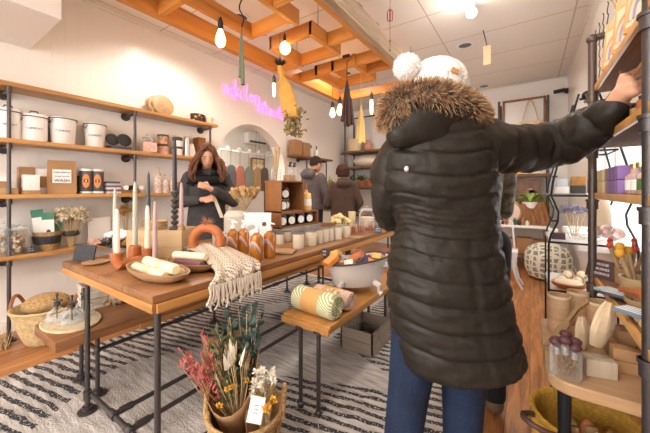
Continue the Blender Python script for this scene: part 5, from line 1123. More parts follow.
# fourth shelf z=.79
S4=.792
def sp4(px,x): p=gx(px,200,x); return V((p.x,p.y,S4))
q=sp4(597,.30); placard((q.x,q.y,S4),.10,.07,'dark plum sign with white lettering on lower right shelf',-.75,.25,['BOTTLE','BRUSHES','AND MORE'],mt='plumb') if False else None
K['plumb']=mat('plum_board',(.08,.04,.045),.6)
q=V((.268,1.865,S4)); placard(q,.13,.085,'dark plum sign with white lettering on lower right shelf',-.75,.3,['VEGGIE','BRUSHES','LOOFAHS'],mt='plumb')
for k,(x,y,rz,l) in enumerate([(.272,1.62,-.9,'teal and white striped packet lying by the plum sign'),(.275,1.54,-.6,'dark striped packet lying over the teal packet'),(.275,1.30,-.7,'blue grey striped packet lying near the brushes')]):
    t=thing('striped_packet',l,'packet',(x,y,S4+.002+.012*k),rz,'striped packets'); t['_w']=0; MB().box(-.05,.05,-.035,.035,0,.012,.004).build('packet_body',mat('teal_pack',[(.25,.42,.38),(.06,.07,.10),(.14,.20,.26)][k],.4),t,world=False)
    for j in range(4): MB().box(-.045,.045,-.028+.016*j,-.022+.016*j,.012,.013).build('stripe',K['label'],t,world=False)
# wooden handled brushes in a crock, yellow tips
def brushes(cx,cy,z,n,label0,tipm,L,group,spread=.05,name='wooden_dipper',hm=K['boxw'],tipr=.016):
    for k in range(n):
        a=k*2.4; b0=V((cx+.012*math.cos(a),cy+.012*math.sin(a),z+.01)); e=V((cx+spread*math.cos(a),cy+spread*1.5*math.sin(a),z+L*(.9+.1*math.sin(k*3))))
        t=thing(name,f'{label0}, {["leaning left","leaning back","upright in middle","leaning right","tilted forward","short one at front","half hidden one"][k]}','brush',b0,0,group)
        MB().tube([b0,e],[.006,.008],7).build('handle',hm,t); MB().ell(e,(tipr,tipr,tipr*1.2),9,7).build('head',tipm,t)
t=thing('wooden_crock','turned wooden pot of long handled brushes on lower right shelf','pot',(.345,1.62,S4)); MB().lathe([(.05,S4),(.055,S4+.005),(.06,S4+.075),(.052,S4+.075),(.045,S4+.01)],(.345,1.62,0),20).build('pot_body',K['boxw'],t)
brushes(.345,1.62,S4+.005,7,'yellow tipped wooden brush in turned pot',mat('honey_tip',(.75,.38,.04),.6),.19,'yellow tipped brushes',.06)
t=thing('wooden_crock','small wooden pot with red tipped brushes near far post','pot',(.345,1.80,S4)); MB().lathe([(.035,S4),(.04,S4+.005),(.042,S4+.07),(.036,S4+.07),(.03,S4+.01)],(.345,1.80,0),18).build('pot_body',K['kraft'],t)
brushes(.345,1.80,S4+.005,6,'red tipped wooden brush in small pot',mat('red_tip',(.6,.05,.03),.6),.19,'red tipped brushes',.06,tipr=.011)
for k,(x,y,r,h,l) in enumerate([(.32,1.46,.05,.035,'flat wooden bowl of brushes at shelf edge'),(.34,1.16,.055,.05,'round wooden bowl nearest the dark post on lower right shelf')]):
    t=thing('wooden_bowl',l,'bowl',(x,y,S4)); MB().lathe([(r*.6,S4),(r*.95,S4+h*.6),(r,S4+h),(r*.92,S4+h),(r*.5,S4+.01)],(x,y,0),22).build('bowl_body',K['boxw'],t)
mb=MB(); mb.tube([(.275,1.52,S4+.045),(.29,1.46,S4+.055),(.31,1.39,S4+.07)],[.010,.014,.022],8); tag(mb.build('wooden_scoop',K['terra']),'rust coloured wooden scoop lying across the flat bowl','scoop')
for k in range(3):
    mb=MB(); y=1.24+.045*k; mb.tube([(.27,y+.02,S4+.014),(.36,y+.05,S4+.02)],[.012,.016],8); tag(mb.build('loofah_roll',K['straw']),['straw loofah roll nearest to wooden bowl','straw loofah roll in the middle of three','straw loofah roll furthest from wooden bowl'][k],'loofah','loofah rolls')
# ================= rounded table contents =================
RT=.563
def rt(px,py): p=gz(px,py,RT); return V((p.x,p.y,RT))
def kcan(px,py,r,h,label):
    p=rt(px,py); t=thing('kraft_canister',label,'canister',p,0,'banded kraft canisters'); x,y,z=p
    MB().lathe([(r*.98,z),(r,z+.004),(r,z+h),(r*.94,z+h),(r*.92,z+.01)],(x,y,0),26).build('tube_body',mat('kraft_band',(.55,.33,.17),.5,col2=(.62,.42,.26),vs=9,stretch=(1,1,6)),t)
    MB().lathe([(r*1.005,z+h*.93),(r*1.01,z+h)],(x,y,0),26,cap=False).build('rim_band',K['cream'],t); MB().lathe([(r*1.004,z+h*.12),(r*1.006,z+h*.32)],(x,y,0),26,cap=False).build('print_band',mat('pinkband',(.68,.40,.28),.5),t)
kcan(559,331,.042,.165,'banded kraft canister at left behind the wooden scoop'); kcan(578,324,.042,.155,'banded kraft canister in the middle back'); kcan(600,336,.046,.15,'banded kraft canister at right near the slanted shelf edge')
# big wooden dustpan scoop leaning
p=rt(556,348); t=thing('wooden_scoop','large pale wooden scoop leaning on the kraft canisters','scoop',(p.x,p.y,RT)); a=V((p.x-.02,p.y-.0,RT+.005)); b2=rt(580,338)+V((.01,.02,.15)); ax=(b2-a); s_=V((cs,sn,0)); mb=MB(); rs=[]
for u,w_,d_ in [(0,.050,.008),(.3,.052,.018),(.42,.045,.02),(.5,.02,.018),(.8,.018,.016),(.9,.04,.014),(1,.06,.012)]:
    c_=a+ax*u; nrm=V((0,-1,.5)); rs.append([c_+s_*w_*.5*i+V((.2*0,-.5,1))*d_*.5*j for i,j in ((-1,-1),(1,-1),(1,1),(-1,1))])
mb.rings(rs); mb.build('scoop_body',K['boxw'],t)
# jar of brushes with dark heads
p=rt(565.5,376); t=thing('brush_jar','glass jar crammed with plum headed bristle brushes','jar',p); x,y,z=p; r=.045;h=.115
MB().lathe([(r*.92,z),(r,z+.01),(r,z+h*.8),(r*.85,z+h*.92),(r*.88,z+h),(r*.82,z+h),(r*.8,z+h*.92),(r*.94,z+h*.78),(r*.94,z+.012)],(x,y,0),24,cap=False).build('glass_body',K['glass'],t)
hd=mat('plum_head',(.09,.03,.035),.5); brs=mat('bristle',(.42,.24,.11),.9,var=.3,vs=60)
for k in range(6):
    a=k*1.05+.4; b0=V((x+.018*math.cos(a),y+.018*math.sin(a),z+.012)); e=V((x+.030*math.cos(a),y+.030*math.sin(a),z+.12+.014*math.sin(k*2.)))
    t=thing('bristle_brush',f'plum headed bristle brush in jar, {["facing front right","at back right","at back","at back left","at front left","at very front"][k]}','brush',b0,0,'plum headed brushes in jar')
    mb=MB()
    for j in range(70): mb.spike(b0+V((R.gauss(0,.008),R.gauss(0,.008),.0+.075*R.random())),(R.gauss(0,.5),R.gauss(0,.5),1),.03,.0012)
    mb.build('bristles',brs,t,kind='stuff'); MB().tube([b0+(e-b0)*.62,b0+(e-b0)*.85],[.012,.011],10).build('ferrule',K['steel'],t); MB().ell(e,(.019,.017,.014),12,8).build('brush_head',hd,t)
# produce bags / husks
def husk(p,ax,L,r,label,mt_):
    t=thing('linen_bag',label,'bag',p); mb=MB(); a=V(p)+V((0,0,.015)); d=V(ax).normalized(); u=d.orthogonal().normalized(); v_=d.cross(u); rs=[]
    for k in range(11):
        s_=k/10; rr=r*(.18+1.0*math.sin(PI*min(1,.12+s_*.8))**.7*(1-.2*s_)); rs.append([a+d*L*s_+(u*math.cos(q)*1.0+v_*math.sin(q)*.55)*rr*(1+.16*math.sin(7*q+k*.3)*s_) for q in [2*PI*j/22 for j in range(22)]])
    mb.rings(rs); mb.build('bag_body',mt_,t); return t
linen=mat('linen',(.72,.55,.36),.9,var=.15,vs=20,bump=.5,bs=30)
husk(rt(596,362)+V((0,0,.045)),(.26,.12,1),.17,.038,'large pale linen bag leaning upright on wood block',linen)
husk(rt(582,352),(.02,.1,1),.12,.026,'small pale linen bag behind the brush jar',linen)
# wood block
p=rt(598,374); bx('wood_block','striped grey wooden block on rounded table front','block',(p.x,p.y,RT),.085,.055,.058,wood('striped_block',(.28,.19,.12),(.62,.50,.36),'Z',1.4,.6),.25)
# kraft boxes stacked at back right
for k,(dx,dy,dz,l) in enumerate([(0,0,0,'lower left kraft box behind the wood block'),(.085,0,0,'lower right kraft box of the small stack'),(.03,0,.052,'upper left kraft box of small stack'),(.115,0,.052,'upper right kraft box of small stack'),(.07,0,.104,'topmost kraft box under the slanted shelf')]):
    bx('kraft_box',l,'box',(.285+dx,1.62+dy,RT+dz),.08,.075,.05,K['kraft'],.0,'kraft boxes stacked')
q=rt(611,362)
for k in range(2): bx('kraft_box',['small kraft box right of linen bag','small kraft box on top right of linen bag'][k],'box',(.275,1.475,RT+.042*k),.07,.05,.04,K['kraft'],.1,'kraft boxes stacked')
# ================= yellow bag with wooden brushes under the table =================
K['yel']=mat('yellow_weave',(.68,.38,.05),.8,var=.25,vs=60,bump=.7,bs=120)
p=V((.175,1.50,.002)); wbasket('market_bag','yellow woven market bag with dark leather handles under rounded table',p,.14,.17,.33,K['yel'])
hm=mat('dark_leather',(.10,.045,.03),.5)
for a0,l in ((PI+.75,'dark plaited leather handle of yellow bag, left one'),(-.55,'dark plaited leather handle of yellow bag, right one')):
    c_=V((p.x+.17*math.cos(a0),p.y+.17*math.sin(a0),.33)); tn=V((-math.sin(a0),math.cos(a0),0)); o_=V((math.cos(a0),math.sin(a0),0))
    pts=[c_+tn*.055*math.cos(PI*k/12)+o_*.085*math.sin(PI*k/12)+V((0,0,.03*math.sin(PI*k/12))) for k in range(13)]
    tt=tag(MB().tube(pts,[.010+.0015*(k%2) for k in range(13)],8).build('bag_handle',hm),l,'handle')
for k,(dx,dy,l) in enumerate([(-.05,-.07,'oval wooden brush at left inside the yellow bag'),(.0,-.04,'oval wooden brush in middle inside the yellow bag'),(.06,-.06,'rectangular wooden brush at right inside the yellow bag'),(.02,-.10,'front oval wooden brush inside the yellow bag')]):
    t=thing('wooden_brush',l,'brush',(p.x+dx,p.y+dy,.25),.4*k,'wooden brushes inside yellow bag'); t['_w']=0
    MB().ell((0,0,.05),(.028,.018,.06),12,9).build('brush_back',[K['bowl'],K['terra'],K['cratew'],K['boxw']][k],t,world=False); MB().box(-.02,.02,-.026,-.014,.0,.095,.003).build('bristle_pad',brs,t,world=False)
# ================= etagere contents =================
def et(px,y,z): q=gy(px,200,y); return V((q.x,q.y,z))
E1,E2,E3=1.178,.886,.583
for k,(x,w,h,z,l,m_) in enumerate([(.17,.07,.045,0,'low white box at left on upper glass shelf',K['label']),(.165,.065,.045,.046,'pale blue box stacked at left on upper glass shelf',mat('pale_blue',(.55,.62,.70),.5)),(.25,.07,.05,0,'dark printed box in middle of upper glass shelf',K['ink']),(.25,.07,.055,.051,'orange wooden box on top of dark printed box',K['orange']),(.33,.06,.09,0,'kraft box with blue print on upper glass shelf',K['kraft']),(.41,.07,.10,0,'white and blue box at right on upper glass shelf',mat('blue_white',(.35,.42,.6),.5,col2=(.75,.72,.7),vs=25))]):
    bx('gift_box',l,'box',(x,2.48,E1+z),w,.08,h,m_,0,'small boxes on the iron stand')
t=blooms('dried_hydrangea','lilac grey dried hydrangea heads on middle glass shelf',(.24,2.56,E2+.01),.19,.07,16,mat('lilac_flower',(.42,.38,.50),.9,var=.3,vs=30),K['straw'],.035,.02)
t=thing('wire_basket','white wire basket on the middle glass shelf','basket',(.27,2.55,E2)); mb=MB()
for k in range(14): 
    a=2*PI*k/14; mb.tube([(.27+.06*math.cos(a),2.55+.05*math.sin(a),E2+.004),(.27+.085*math.cos(a),2.55+.07*math.sin(a),E2+.07)],.0025,5)
for rr,z in ((.06,.004),(.073,.037),(.085,.07)): mb.tube([(.27+rr*math.cos(2*PI*k/24),2.55+rr*.83*math.sin(2*PI*k/24),E2+z) for k in range(24)],.003,5,closed=True)
mb.build('wire_body',K['whitep'],t)
for k,(x,z,l) in enumerate([(.33,.05,'pink grey shell cup at left on middle glass shelf'),(.38,.06,'pink grey shell cup in the centre, middle shelf'),(.42,.045,'pink grey shell cup at right, middle shelf')]):
    tag(MB().lathe([(.01,-.03),(.03,-.02),(.04,.02),(.036,.03),(.02,.0)],(x,2.46,E2+z),16,M=Euler((.9,.3*k,0)).to_matrix()).build('shell_cup',mat('shell_pink',(.55,.40,.36),.5)),l,'cup','shell cups')
bx('gift_box','dark pink box with lighter face on middle glass shelf','box',(.15,2.45,E2),.07,.05,.04,K['plumb']); bx('gift_box','pale card box left on middle glass shelf','box',(.13,2.56,E2),.05,.05,.05,K['label'])
for k in range(3): tag(MB().box(-.06,.06,-.045,.045,0,.003,M=Matrix.Translation((.40-.03*k,2.45+.07*k,E2+.001+.004*k))@Matrix.Rotation(.5*k,4,'Z')).build('paper_sheet',[K['glass'],K['label'],K['whitep']][1 if k==0 else 2]),['pale paper sheet lying nearest front on middle glass shelf','pale paper sheet in middle of the small pile','pale paper sheet lying furthest back in small pile'][k],'paper','pale papers on middle glass shelf')
def loaf(c,L,r,rz,label): 
    t=thing('cloth_bundle',label,'cloth',c,rz,'cloth bundles on low glass shelf'); t['_w']=0; MB().tube([(-L/2,0,r*.7),(-L*.3,0,r),(0,0,r*1.05),(L*.3,0,r),(L/2,0,r*.7)],[r*.35,r*.9,r,r*.9,r*.35],12).build('bundle_body',K['cream'],t,world=False); MB().tube([(-.01,0,r*1.04),(.015,0,r*1.04)],[r*1.04]*2,12).build('band',K['kraft'],t,world=False)
for k,(x,y,z,l) in enumerate([(.18,2.52,0,'cream cloth bundle at left, low glass shelf'),(.26,2.55,0,'cream cloth bundle second from left'),(.34,2.58,0,'cream cloth bundle third from left'),(.22,2.70,.0,'cream cloth bundle at the back'),(.30,2.74,0,'cream cloth bundle furthest back')]): loaf((x,y,E3+z),.11,.028,1.2,l)
q=(.20,2.43,E3); t=thing('wooden_bowl','shallow wooden bowl with folded cloth on low glass shelf','bowl',q); MB().lathe([(.05,E3),(.085,E3+.02),(.09,E3+.035),(.083,E3+.035),(.05,E3+.008)],(.2,2.43,0),24).build('bowl_body',K['terra'],t)
tag(MB().ell((.2,2.43,E3+.035),(.075,.06,.02),16,8).build('folded_cloth',K['cream']),'folded cream cloth resting in shallow wooden bowl','cloth')
# cream cushion by the window
tag(MB().ell((.455,3.05,.98),(.04,.30,.17),20,12).build('linen_cushion',mat('cream_linen',(.80,.70,.56),.9,bump=.3,bs=12)),'cream linen cushion on the window ledge','cushion')
struct(MB().box(.30,.519,2.95,4.3,.74,.80,.004).build('trim_2',K['white']))
# ================= back right corner =================
t=thing('floral_pouf','round pouf with leafy trellis pattern on floor','pouf',(.17,4.7,.002)); q=gz(549,277,0); t.location=(q.x-.02,q.y-.12,.002)
m,nt,b=node_mat('trellis_fabric'); L=nt.links.new; tc=nt.nodes.new('ShaderNodeTexCoord'); vo=nt.nodes.new('ShaderNodeTexVoronoi'); vo.feature='DISTANCE_TO_EDGE'; vo.inputs['Scale'].default_value=14; vo.inputs['Randomness'].default_value=.25; L(tc.outputs['Object'],vo.inputs['Vector'])
cr=nt.nodes.new('ShaderNodeValToRGB'); cr.color_ramp.interpolation='CONSTANT'; cr.color_ramp.elements[0].color=(.75,.68,.55,1); cr.color_ramp.elements[1].position=.13; cr.color_ramp.elements[1].color=(.22,.27,.25,1); L(vo.outputs['Distance'],cr.inputs[0]); L(cr.outputs[0],b.inputs['Base Color']); b.inputs['Roughness'].default_value=.9
t['_w']=0; MB().lathe([(.13,0),(.22,.04),(.265,.15),(.265,.32),(.22,.42),(.12,.47),(.02,.48)],(0,0,0),36).build('pouf_body',m,t,world=False)
# low side table with pale top, plant, boards
TY=5.35; TK=1.5; a=gy(503,228,TY); b2=gy(546,228,TY); zt=gy(530,226,TY).z
t=thing('side_table','white topped side table behind the coat shopper','table',((a.x+b2.x)/2,TY+.2,0))
MB().box(a.x-.1,b2.x+.05,TY,TY+.42,zt-.04,zt,.012).build('tabletop',K['white'],t)
for x in (a.x-.06,b2.x): 
    for y in (TY+.05,TY+.37): MB().cyl((x,y,.002),(x,y,zt-.03),.018,.022).build('leg',K['bowl'],t)
MB().box(a.x-.08,b2.x+.03,TY+.05,TY+.37,.22,.25,.003).build('lower_shelf',K['shelfr'],t)
zl=.22
for k in range(3): bx('storage_box',['left brown carton on the low shelf of side table','middle brown carton on the low shelf of side table','right brown carton on low shelf of side table'][k],'box',(a.x+.06+.21*k,TY+.2,.252),.2,.28,.2+.02*(k%2),K['kraft'],0,'brown cartons under side table')
x=gy(532,200,TY).x; 
t=thing('striped_board','slatted brown wooden board leaning on side table','board',(gy(533,200,TY).x,TY+.12,zt),0.15); t['_w']=0
for k in range(8): MB().box(-.22+.055*k,-.167+.055*k,0,.02,0,.36,.003,M=Matrix.Rotation(-.45,4,'X')@Matrix.Rotation(-.1,4,'Y')).build('slat',K['cratew'] if k%2 else K['low'],t,world=False)
t=thing('table_mirror','round pinkish mirror in pale frame on side table','mirror',(gy(509,200,TY).x,TY+.1,zt)); c_=V((gy(509.5,200,TY).x,TY+.12,zt+.19))
MB().lathe([(.17,-.016),(.185,0),(.17,.016)],c_,28,M=Matrix.Rotation(PI/2+.1,3,'X'),sx=.85).build('mirror_frame',K['boxw'],t); MB().lathe([(.155,-.003),(.155,.02)],c_,28,M=Matrix.Rotation(PI/2+.1,3,'X'),sx=.85).build('mirror_face',mat('pink_mirror',(.80,.62,.55),.25),t)
px_=gy(530,200,TY+.3).x; t=thing('spider_plant','bright green arching spider plant behind slatted board','plant',(px_,TY+.33,zt)); 
MB().lathe([(.08,zt),(.1,zt+.34),(.09,zt+.34),(.07,zt+.02)],(px_,TY+.33,0),20).build('plant_pot',K['white'],t); mb=MB()
for k in range(110):
    a=R.random()*6.28; L_=R.uniform(.26,.5); u=V((math.cos(a),abs(math.sin(a))*.6-.25,0)); p0=V((px_,TY+.36,zt+.34)); pts=[p0+u*L_*s_*R.uniform(.9,1.1)+V((0,0,L_*(1.5*s_-1.75*s_*s_))) for s_ in (0,.3,.6,1)]
    w=u.cross(V((0,0,1)))*.012
    for i in range(3): mb.quad(pts[i]-w,pts[i]+w,pts[i+1]+w*(1-.3*i),pts[i+1]-w*(1-.3*i))
mb.build('leaves',mat('spider_green',(.52,.62,.16),.6,col2=(.22,.40,.07),vs=12),t,kind='stuff')
# little bottles on side table
for k in range(7):
    xx=gy(502+4.2*k,228,TY).x; hh=[.06,.09,.05,.07,.05,.08,.05][k]; t=thing('small_bottle',['first','second','third','fourth','fifth','sixth','seventh'][k]+' tiny bottle from the left along side table front','bottle',(xx,TY+.04,zt),0,'tiny bottles on side table')
    MB().lathe([(.022,zt),(.024,zt+.004),(.024,zt+hh),(.011,zt+hh*1.2),(.011,zt+hh*1.5)],(xx,TY+.04,0),10).build('bottle_body',[K['ink'],K['terra'],K['label'],K['leaf'],K['ink'],K['bowl'],K['label']][k],t)
# acrylic stool
q=gz(516,288,0); sx_,sy_=q.x-.08,q.y+.06
t=thing('acrylic_stool','clear acrylic chair leg and seat beside the patterned pouf','stool',(sx_,sy_,.002)); K['acr']=glassm('acrylic',(.85,.85,.88),.5,.05)
MB().box(sx_-.17,sx_+.10,sy_-.15,sy_+.15,.43,.455,.01).build('seat',K['acr'],t)
for dx,dy in ((-.14,-.12),(.07,-.12),(-.14,.12),(.07,.12)): MB().tube([(sx_+dx*.9,sy_+dy,.43),(sx_+dx*.85,sy_+dy,.25),(sx_+dx+.03*(1 if dx>0 else -1),sy_+dy,.10),(sx_+dx+.08*(1 if dx>0 else -1),sy_+dy,.006)],[.032,.022,.014,.014],10).build('leg',K['acr'],t)
MB().tube([(sx_-.12,sy_+.13,.45),(sx_-.1,sy_+.15,.8),(sx_+.03,sy_+.15,.8),(sx_+.06,sy_+.13,.45)],.012,10).build('backrest',K['acr'],t)
# frame + basket bag on back shelf
zf=gy(520,131,6).z; a=gy(503.5,100,6.1); b2=gy(545,92,6.1)
t=thing('large_frame','tall brown framed white board leaning on top shelf at back','frame',((a.x+b2.x)/2,6.2,zf))
x0,x1,z0,z1=a.x,b2.x,zf+.001,a.z-.02
for (p_,q_) in (((x0,z0),(x0,z1)),((x0,z1),(x1,z1)),((x1,z1),(x1,z0)),((x0,z0),(x1,z0))): MB().box(min(p_[0],q_[0])-.018,max(p_[0],q_[0])+.018,6.18,6.21,max(zf+.001,min(p_[1],q_[1])-.018),max(p_[1],q_[1])+.018).build('frame_bar',K['low'],t)
MB().box(x0,x1,6.2,6.215,z0,z1).build('white_board',mat('board_white',(.75,.72,.70),.3),t)
q=gy(531,125,6.05); t=thing('straw_tote','straw tote bag with thin arched handles on back shelf','bag',(q.x,6.08,zf)); x,y=q.x,6.08
MB().box(x-.17,x+.17,y-.05,y+.05,zf+.001,zf+.16,.02).build('bag_body',K['straw'],t); MB().box(x-.05,x+.03,y-.054,y-.049,zf+.07,zf+.12).build('paper_label',K['label'],t)
for d in (-.03,.03): MB().tube([(x-.12+.22*k/12,y+d,zf+.15+.36*math.sin(PI*k/12)) for k in range(13)],.006,6).build('handle',K['straw'],t)
z2=gy(520,174,6).z; z3=gy(520,216,6).z
t=thing('collage_board','dark framed collage board below shelf at back','frame',(gy(523,190,6.1).x,6.15,z3)); x0=gy(508,195,6.1).x; x1=gy(541,195,6.1).x
MB().box(x0,x1,6.17,6.2,z3+.001,z2-.08).build('frame_board',K['low'],t)
for k in range(9): xx=x0+.06+(x1-x0-.16)*R.random(); zz=z3+.06+(z2-z3-.3)*R.random(); MB().box(xx,xx+R.uniform(.05,.1),6.165,6.17,zz,zz+R.uniform(.04,.1)).build('pinned_picture',[K['leaf'],K['label'],K['plumb'],K['pinkjar']][k%4],t)
bx('gift_box','pinkish white box stack at left on back shelf','box',(gy(504,160,6.05).x,6.12,z2+.001),.2,.15,.2,K['label']); bx('gift_box','yellow box on back shelf right of pink white box','box',(gy(515,170,6.05).x,6.12,z2+.001),.2,.15,.06,mat('mustard',(.7,.45,.06),.5))
# ================= back left shelf contents =================
zs=[gy(365,150,5.9).z,gy(365,166,5.9).z,gy(365,186,5.9).z]
q=gy(354,149,6.0); wbasket('rope_basket','round pale rope basket on upper back shelf',(q.x,6.05,zs[0]+.001),.15,.17,.26,K['cream'])
q=gy(368,149,6.0); t=thing('ceramic_vase','pink clay vase with thin handle on upper back shelf','vase',(q.x,6.0,zs[0])); z=zs[0]+.001
MB().lathe([(.06,z),(.09,z+.06),(.09,z+.12),(.04,z+.17),(.045,z+.22)],(q.x,6.0,0),18).build('vase_body',mat('pink_clay',(.55,.25,.17),.6),t); MB().tube([(q.x-.05,6.0,z+.15),(q.x-.12,6.0,z+.3),(q.x-.08,6.0,z+.42)],.006,6).build('sprig',K['straw'],t)
q=gy(379,140,6.1); t=thing('wall_panel','tall brown edged mirror leaning at right of back shelf','mirror',(q.x,6.2,zs[0])); MB().box(q.x-.22,q.x+.14,6.22,6.25,zs[0]+.001,zs[0]+.62).build('mirror_face',mat('pale_mirror',(.78,.76,.75),.15),t); MB().box(q.x+.12,q.x+.18,6.2,6.26,zs[0]+.001,zs[0]+.66).build('frame_bar',K['low'],t)
q=gy(365,164,6.0); tag(MB().ell((q.x,6.08,zs[1]+.13),(.34,.13,.13),20,10).build('pillow',mat('pillow_linen',(.72,.62,.52),.9)),'beige linen pillow on the middle back shelf','pillow')
q=gy(351,165,6.0); tag(MB().ell((q.x-.05,6.05,zs[1]+.12),(.07,.07,.12),12,8).build('glass_vase',K['jar']),'clear round vase left of the linen pillow','vase')
for k,(px,l,m_) in enumerate([(349,'green leafy pot at left of lower back shelf',K['leaf']),(361,'small green plant on lower back shelf',K['leaf']),(369,'terracotta pot in middle of lower back shelf',K['terra']),(384,'dark green plant at right of lower back shelf',K['leaf'])]):
    q=gy(px,184,5.98); z=zs[2]+.001; t=thing('potted_plant',l,'plant',(q.x,6.0,z)); MB().lathe([(.06,z),(.08,z+.12),(.06,z+.12)],(q.x,6.0,0),16).build('plant_pot',K['terra'],t); mb=MB()
    for j in range(60): mb.spike((q.x,6.0,z+.12),(R.gauss(0,.9),R.gauss(0,.9),.9),R.uniform(.1,.2) if m_ is K['leaf'] else .05,.014)
    mb.build('leaves',m_,t,kind='stuff')
# green plant + blue bin near shoppers
q=gy(332,170,4.9); t=thing('potted_plant','green leafy plant with blue pot between the two shoppers','plant',(q.x,4.9,0.002)); 
MB().cyl((q.x,4.9,.002),(q.x,4.9,.8),.03).cyl((q.x,4.9,.002),(q.x,4.9,.03),.18).cyl((q.x,4.9,.8),(q.x,4.9,.83),.2).build('plant_stand',K['bowl'],t)
MB().lathe([(.13,.83),(.17,.85),(.18,1.12),(.16,1.12)],(q.x,4.9,0),20).build('plant_pot',mat('navy_pot',(.03,.05,.10),.5),t); mb=MB()
for j in range(160): mb.spike((q.x+R.gauss(0,.05),4.9+R.gauss(0,.05),1.12+R.random()*.12),(R.gauss(0,.7),R.gauss(0,.7),1),R.uniform(.12,.3),.02)
mb.build('leaves',mat('bright_leaf',(.18,.32,.05),.6,col2=(.5,.45,.05),vs=14),t,kind='stuff')
# wall shelf contents
z=1.831
for k,(px,w,h,l) in enumerate([(295.5,.22,.30,'left kraft box on small bracket shelf'),(304,.2,.28,'right kraft box on small bracket shelf')]):
    q=gx(px,151,-3.52); bx('kraft_box',l,'box',(q.x,q.y,z),w,.14,h*.9,K['kraft'],PI/2)
for k,px in enumerate((311,316.5)):
    q=gx(px,153,-3.5); t=thing('white_bottle',['white bottle with black pump at left on bracket shelf','white bottle with black pump at right on bracket shelf'][k],'bottle',(q.x,q.y,z)); MB().lathe([(.04,z),(.042,z+.14),(.02,z+.17)],(q.x,q.y,0),16).build('bottle_body',K['white'],t); MB().cyl((q.x,q.y,z+.17),(q.x,q.y,z+.24),.012).build('pump',K['ink'],t)
# ================= hanging things from lattice =================
K['hook']=mat('dark_hook',(.03,.025,.02),.4,.6)
p=pt(241.5,60,2.1); t=thing('hanging_tapers','pair of long sage tapers hanging from an S hook','candle',(p.x,p.y,2.0)); 
zt_=pt(241,27,2.1).z; zb1=pt(240,77,2.1).z; zb2=pt(243.5,85,2.1).z
MB().tube([(p.x+.022*math.sin(u*PI*2)*(1),p.y,zt_+.0+.19*u) for u in [k/16 for k in range(17)]],.005,6).build('s_hook',K['hook'],t)
MB().cyl((p.x,p.y,zt_+.19),(p.x,p.y,2.6),.002,n=5).build('string',K['hook'],t)
for k,(dx,zb) in enumerate(((-.012,zb1),(.014,zb2))): MB().tube([(p.x,p.y,zt_),(p.x+dx*.6,p.y,zt_*.6+zb*.4),(p.x+dx,p.y,zb)],[.003,.010,.0145],10).build('taper',mat('olive_sage_wax',(.11,.13,.075),.4),t)
p=pt(347,100,3.3); t=thing('hanging_tapers','cluster of dark plum tapers hanging by the bright bulbs','candle',(p.x,p.y,2.0)); zt_=pt(347,80,3.3).z; zb=pt(347,124,3.3).z; dkx=mat('dark_plum_wax',(.06,.03,.025),.45)
for k in range(9): a=k*2.4; rr=.068*math.sqrt(k/9+.1); MB().tube([(p.x,p.y,zt_),(p.x+rr*.6*math.cos(a),p.y+rr*.6*math.sin(a),zt_*.5+zb*.5),(p.x+rr*math.cos(a),p.y+rr*math.sin(a),zb+.03*math.sin(k*2))],[.008,.016,.02],8).build('taper',dkx,t)
MB().tube([(p.x,p.y,zt_-.01),(p.x,p.y,pt(347,62,3.3).z),(p.x+.03,p.y,2.62)],[.005,.005,.005],6).cyl((p.x-.05,p.y,pt(347,56,3.3).z),(p.x+.03,p.y,pt(347,56,3.3).z),.018,n=8).build('hanger',K['hook'],t)
p=pt(361,120,3.6); t=thing('hanging_tapers','cluster of pale yellow tapers hanging right of the dark ones','candle',(p.x,p.y,2.0)); zt_=pt(361,105,3.6).z; zb=pt(361,142,3.6).z
for k in range(5): a=k*2.4; rr=.035*math.sqrt(k/5+.1); MB().tube([(p.x,p.y,zt_),(p.x+rr*math.cos(a),p.y+rr*math.sin(a),zt_*.5+zb*.5),(p.x+rr*1.2*math.cos(a),p.y+rr*1.2*math.sin(a),zb+.03*math.sin(k*2))],[.006,.016,.02],8).build('taper',mat('butter_wax',(.80,.60,.22),.4),t)
MB().tube([(p.x,p.y,zt_-.01),(p.x,p.y,2.62)],.004,6).build('hanger',mat('jute',(.6,.4,.15),.8),t)
# upside-down wrapped bouquet
a=pt(280,66,2.75); b2=pt(292,118,2.75); t=thing('hanging_bouquet','ochre wrapped dried bouquet hanging upside down from lattice','bouquet',(a.x,a.y,2.0)); mb=MB(); rs=[]; ax=(b2-a)
rr_=V((cs,sn,0)); ff=V((-sn,cs,0))
for k,(u,r) in enumerate([(0,.022),(.12,.03),(.2,.02),(.35,.055),(.6,.075),(.85,.08),(1.0,.07)]): rs.append([a+ax*u+(rr_*math.cos(q)+ff*math.sin(q)*.8)*r*(1+.12*math.sin(4*q+k)) for q in [2*PI*j/20 for j in range(20)]])
mb.rings(rs); mb.build('paper_wrap',mat('ochre_paper',(.72,.38,.07),.6,var=.3,vs=9,bump=.4,bs=14),t)
mb=MB()
for k in range(40): mb.spike(a+V((0,0,.0)),(R.gauss(0,.5),R.gauss(0,.5),.8),.08,.008)
mb.build('stem_ends',K['hook'],t,kind='stuff')
mb=MB()
for k in range(260):
    c_=b2+V((0,0,-.0))+rr_*R.gauss(.01,.042)+ff*R.gauss(0,.04)-V((0,0,R.uniform(-.08,.16))); mb.spike(c_,(R.gauss(0,1),R.gauss(0,1),R.gauss(-.4,.8)),.04,.013)
mb.build('dried_leaves',mat('dry_leaf',(.17,.12,.05),.8,col2=(.42,.30,.12),vs=20),t,kind='stuff'); MB().cyl(a,(a.x,a.y,2.62),.003,n=5).build('string',K['hook'],t)
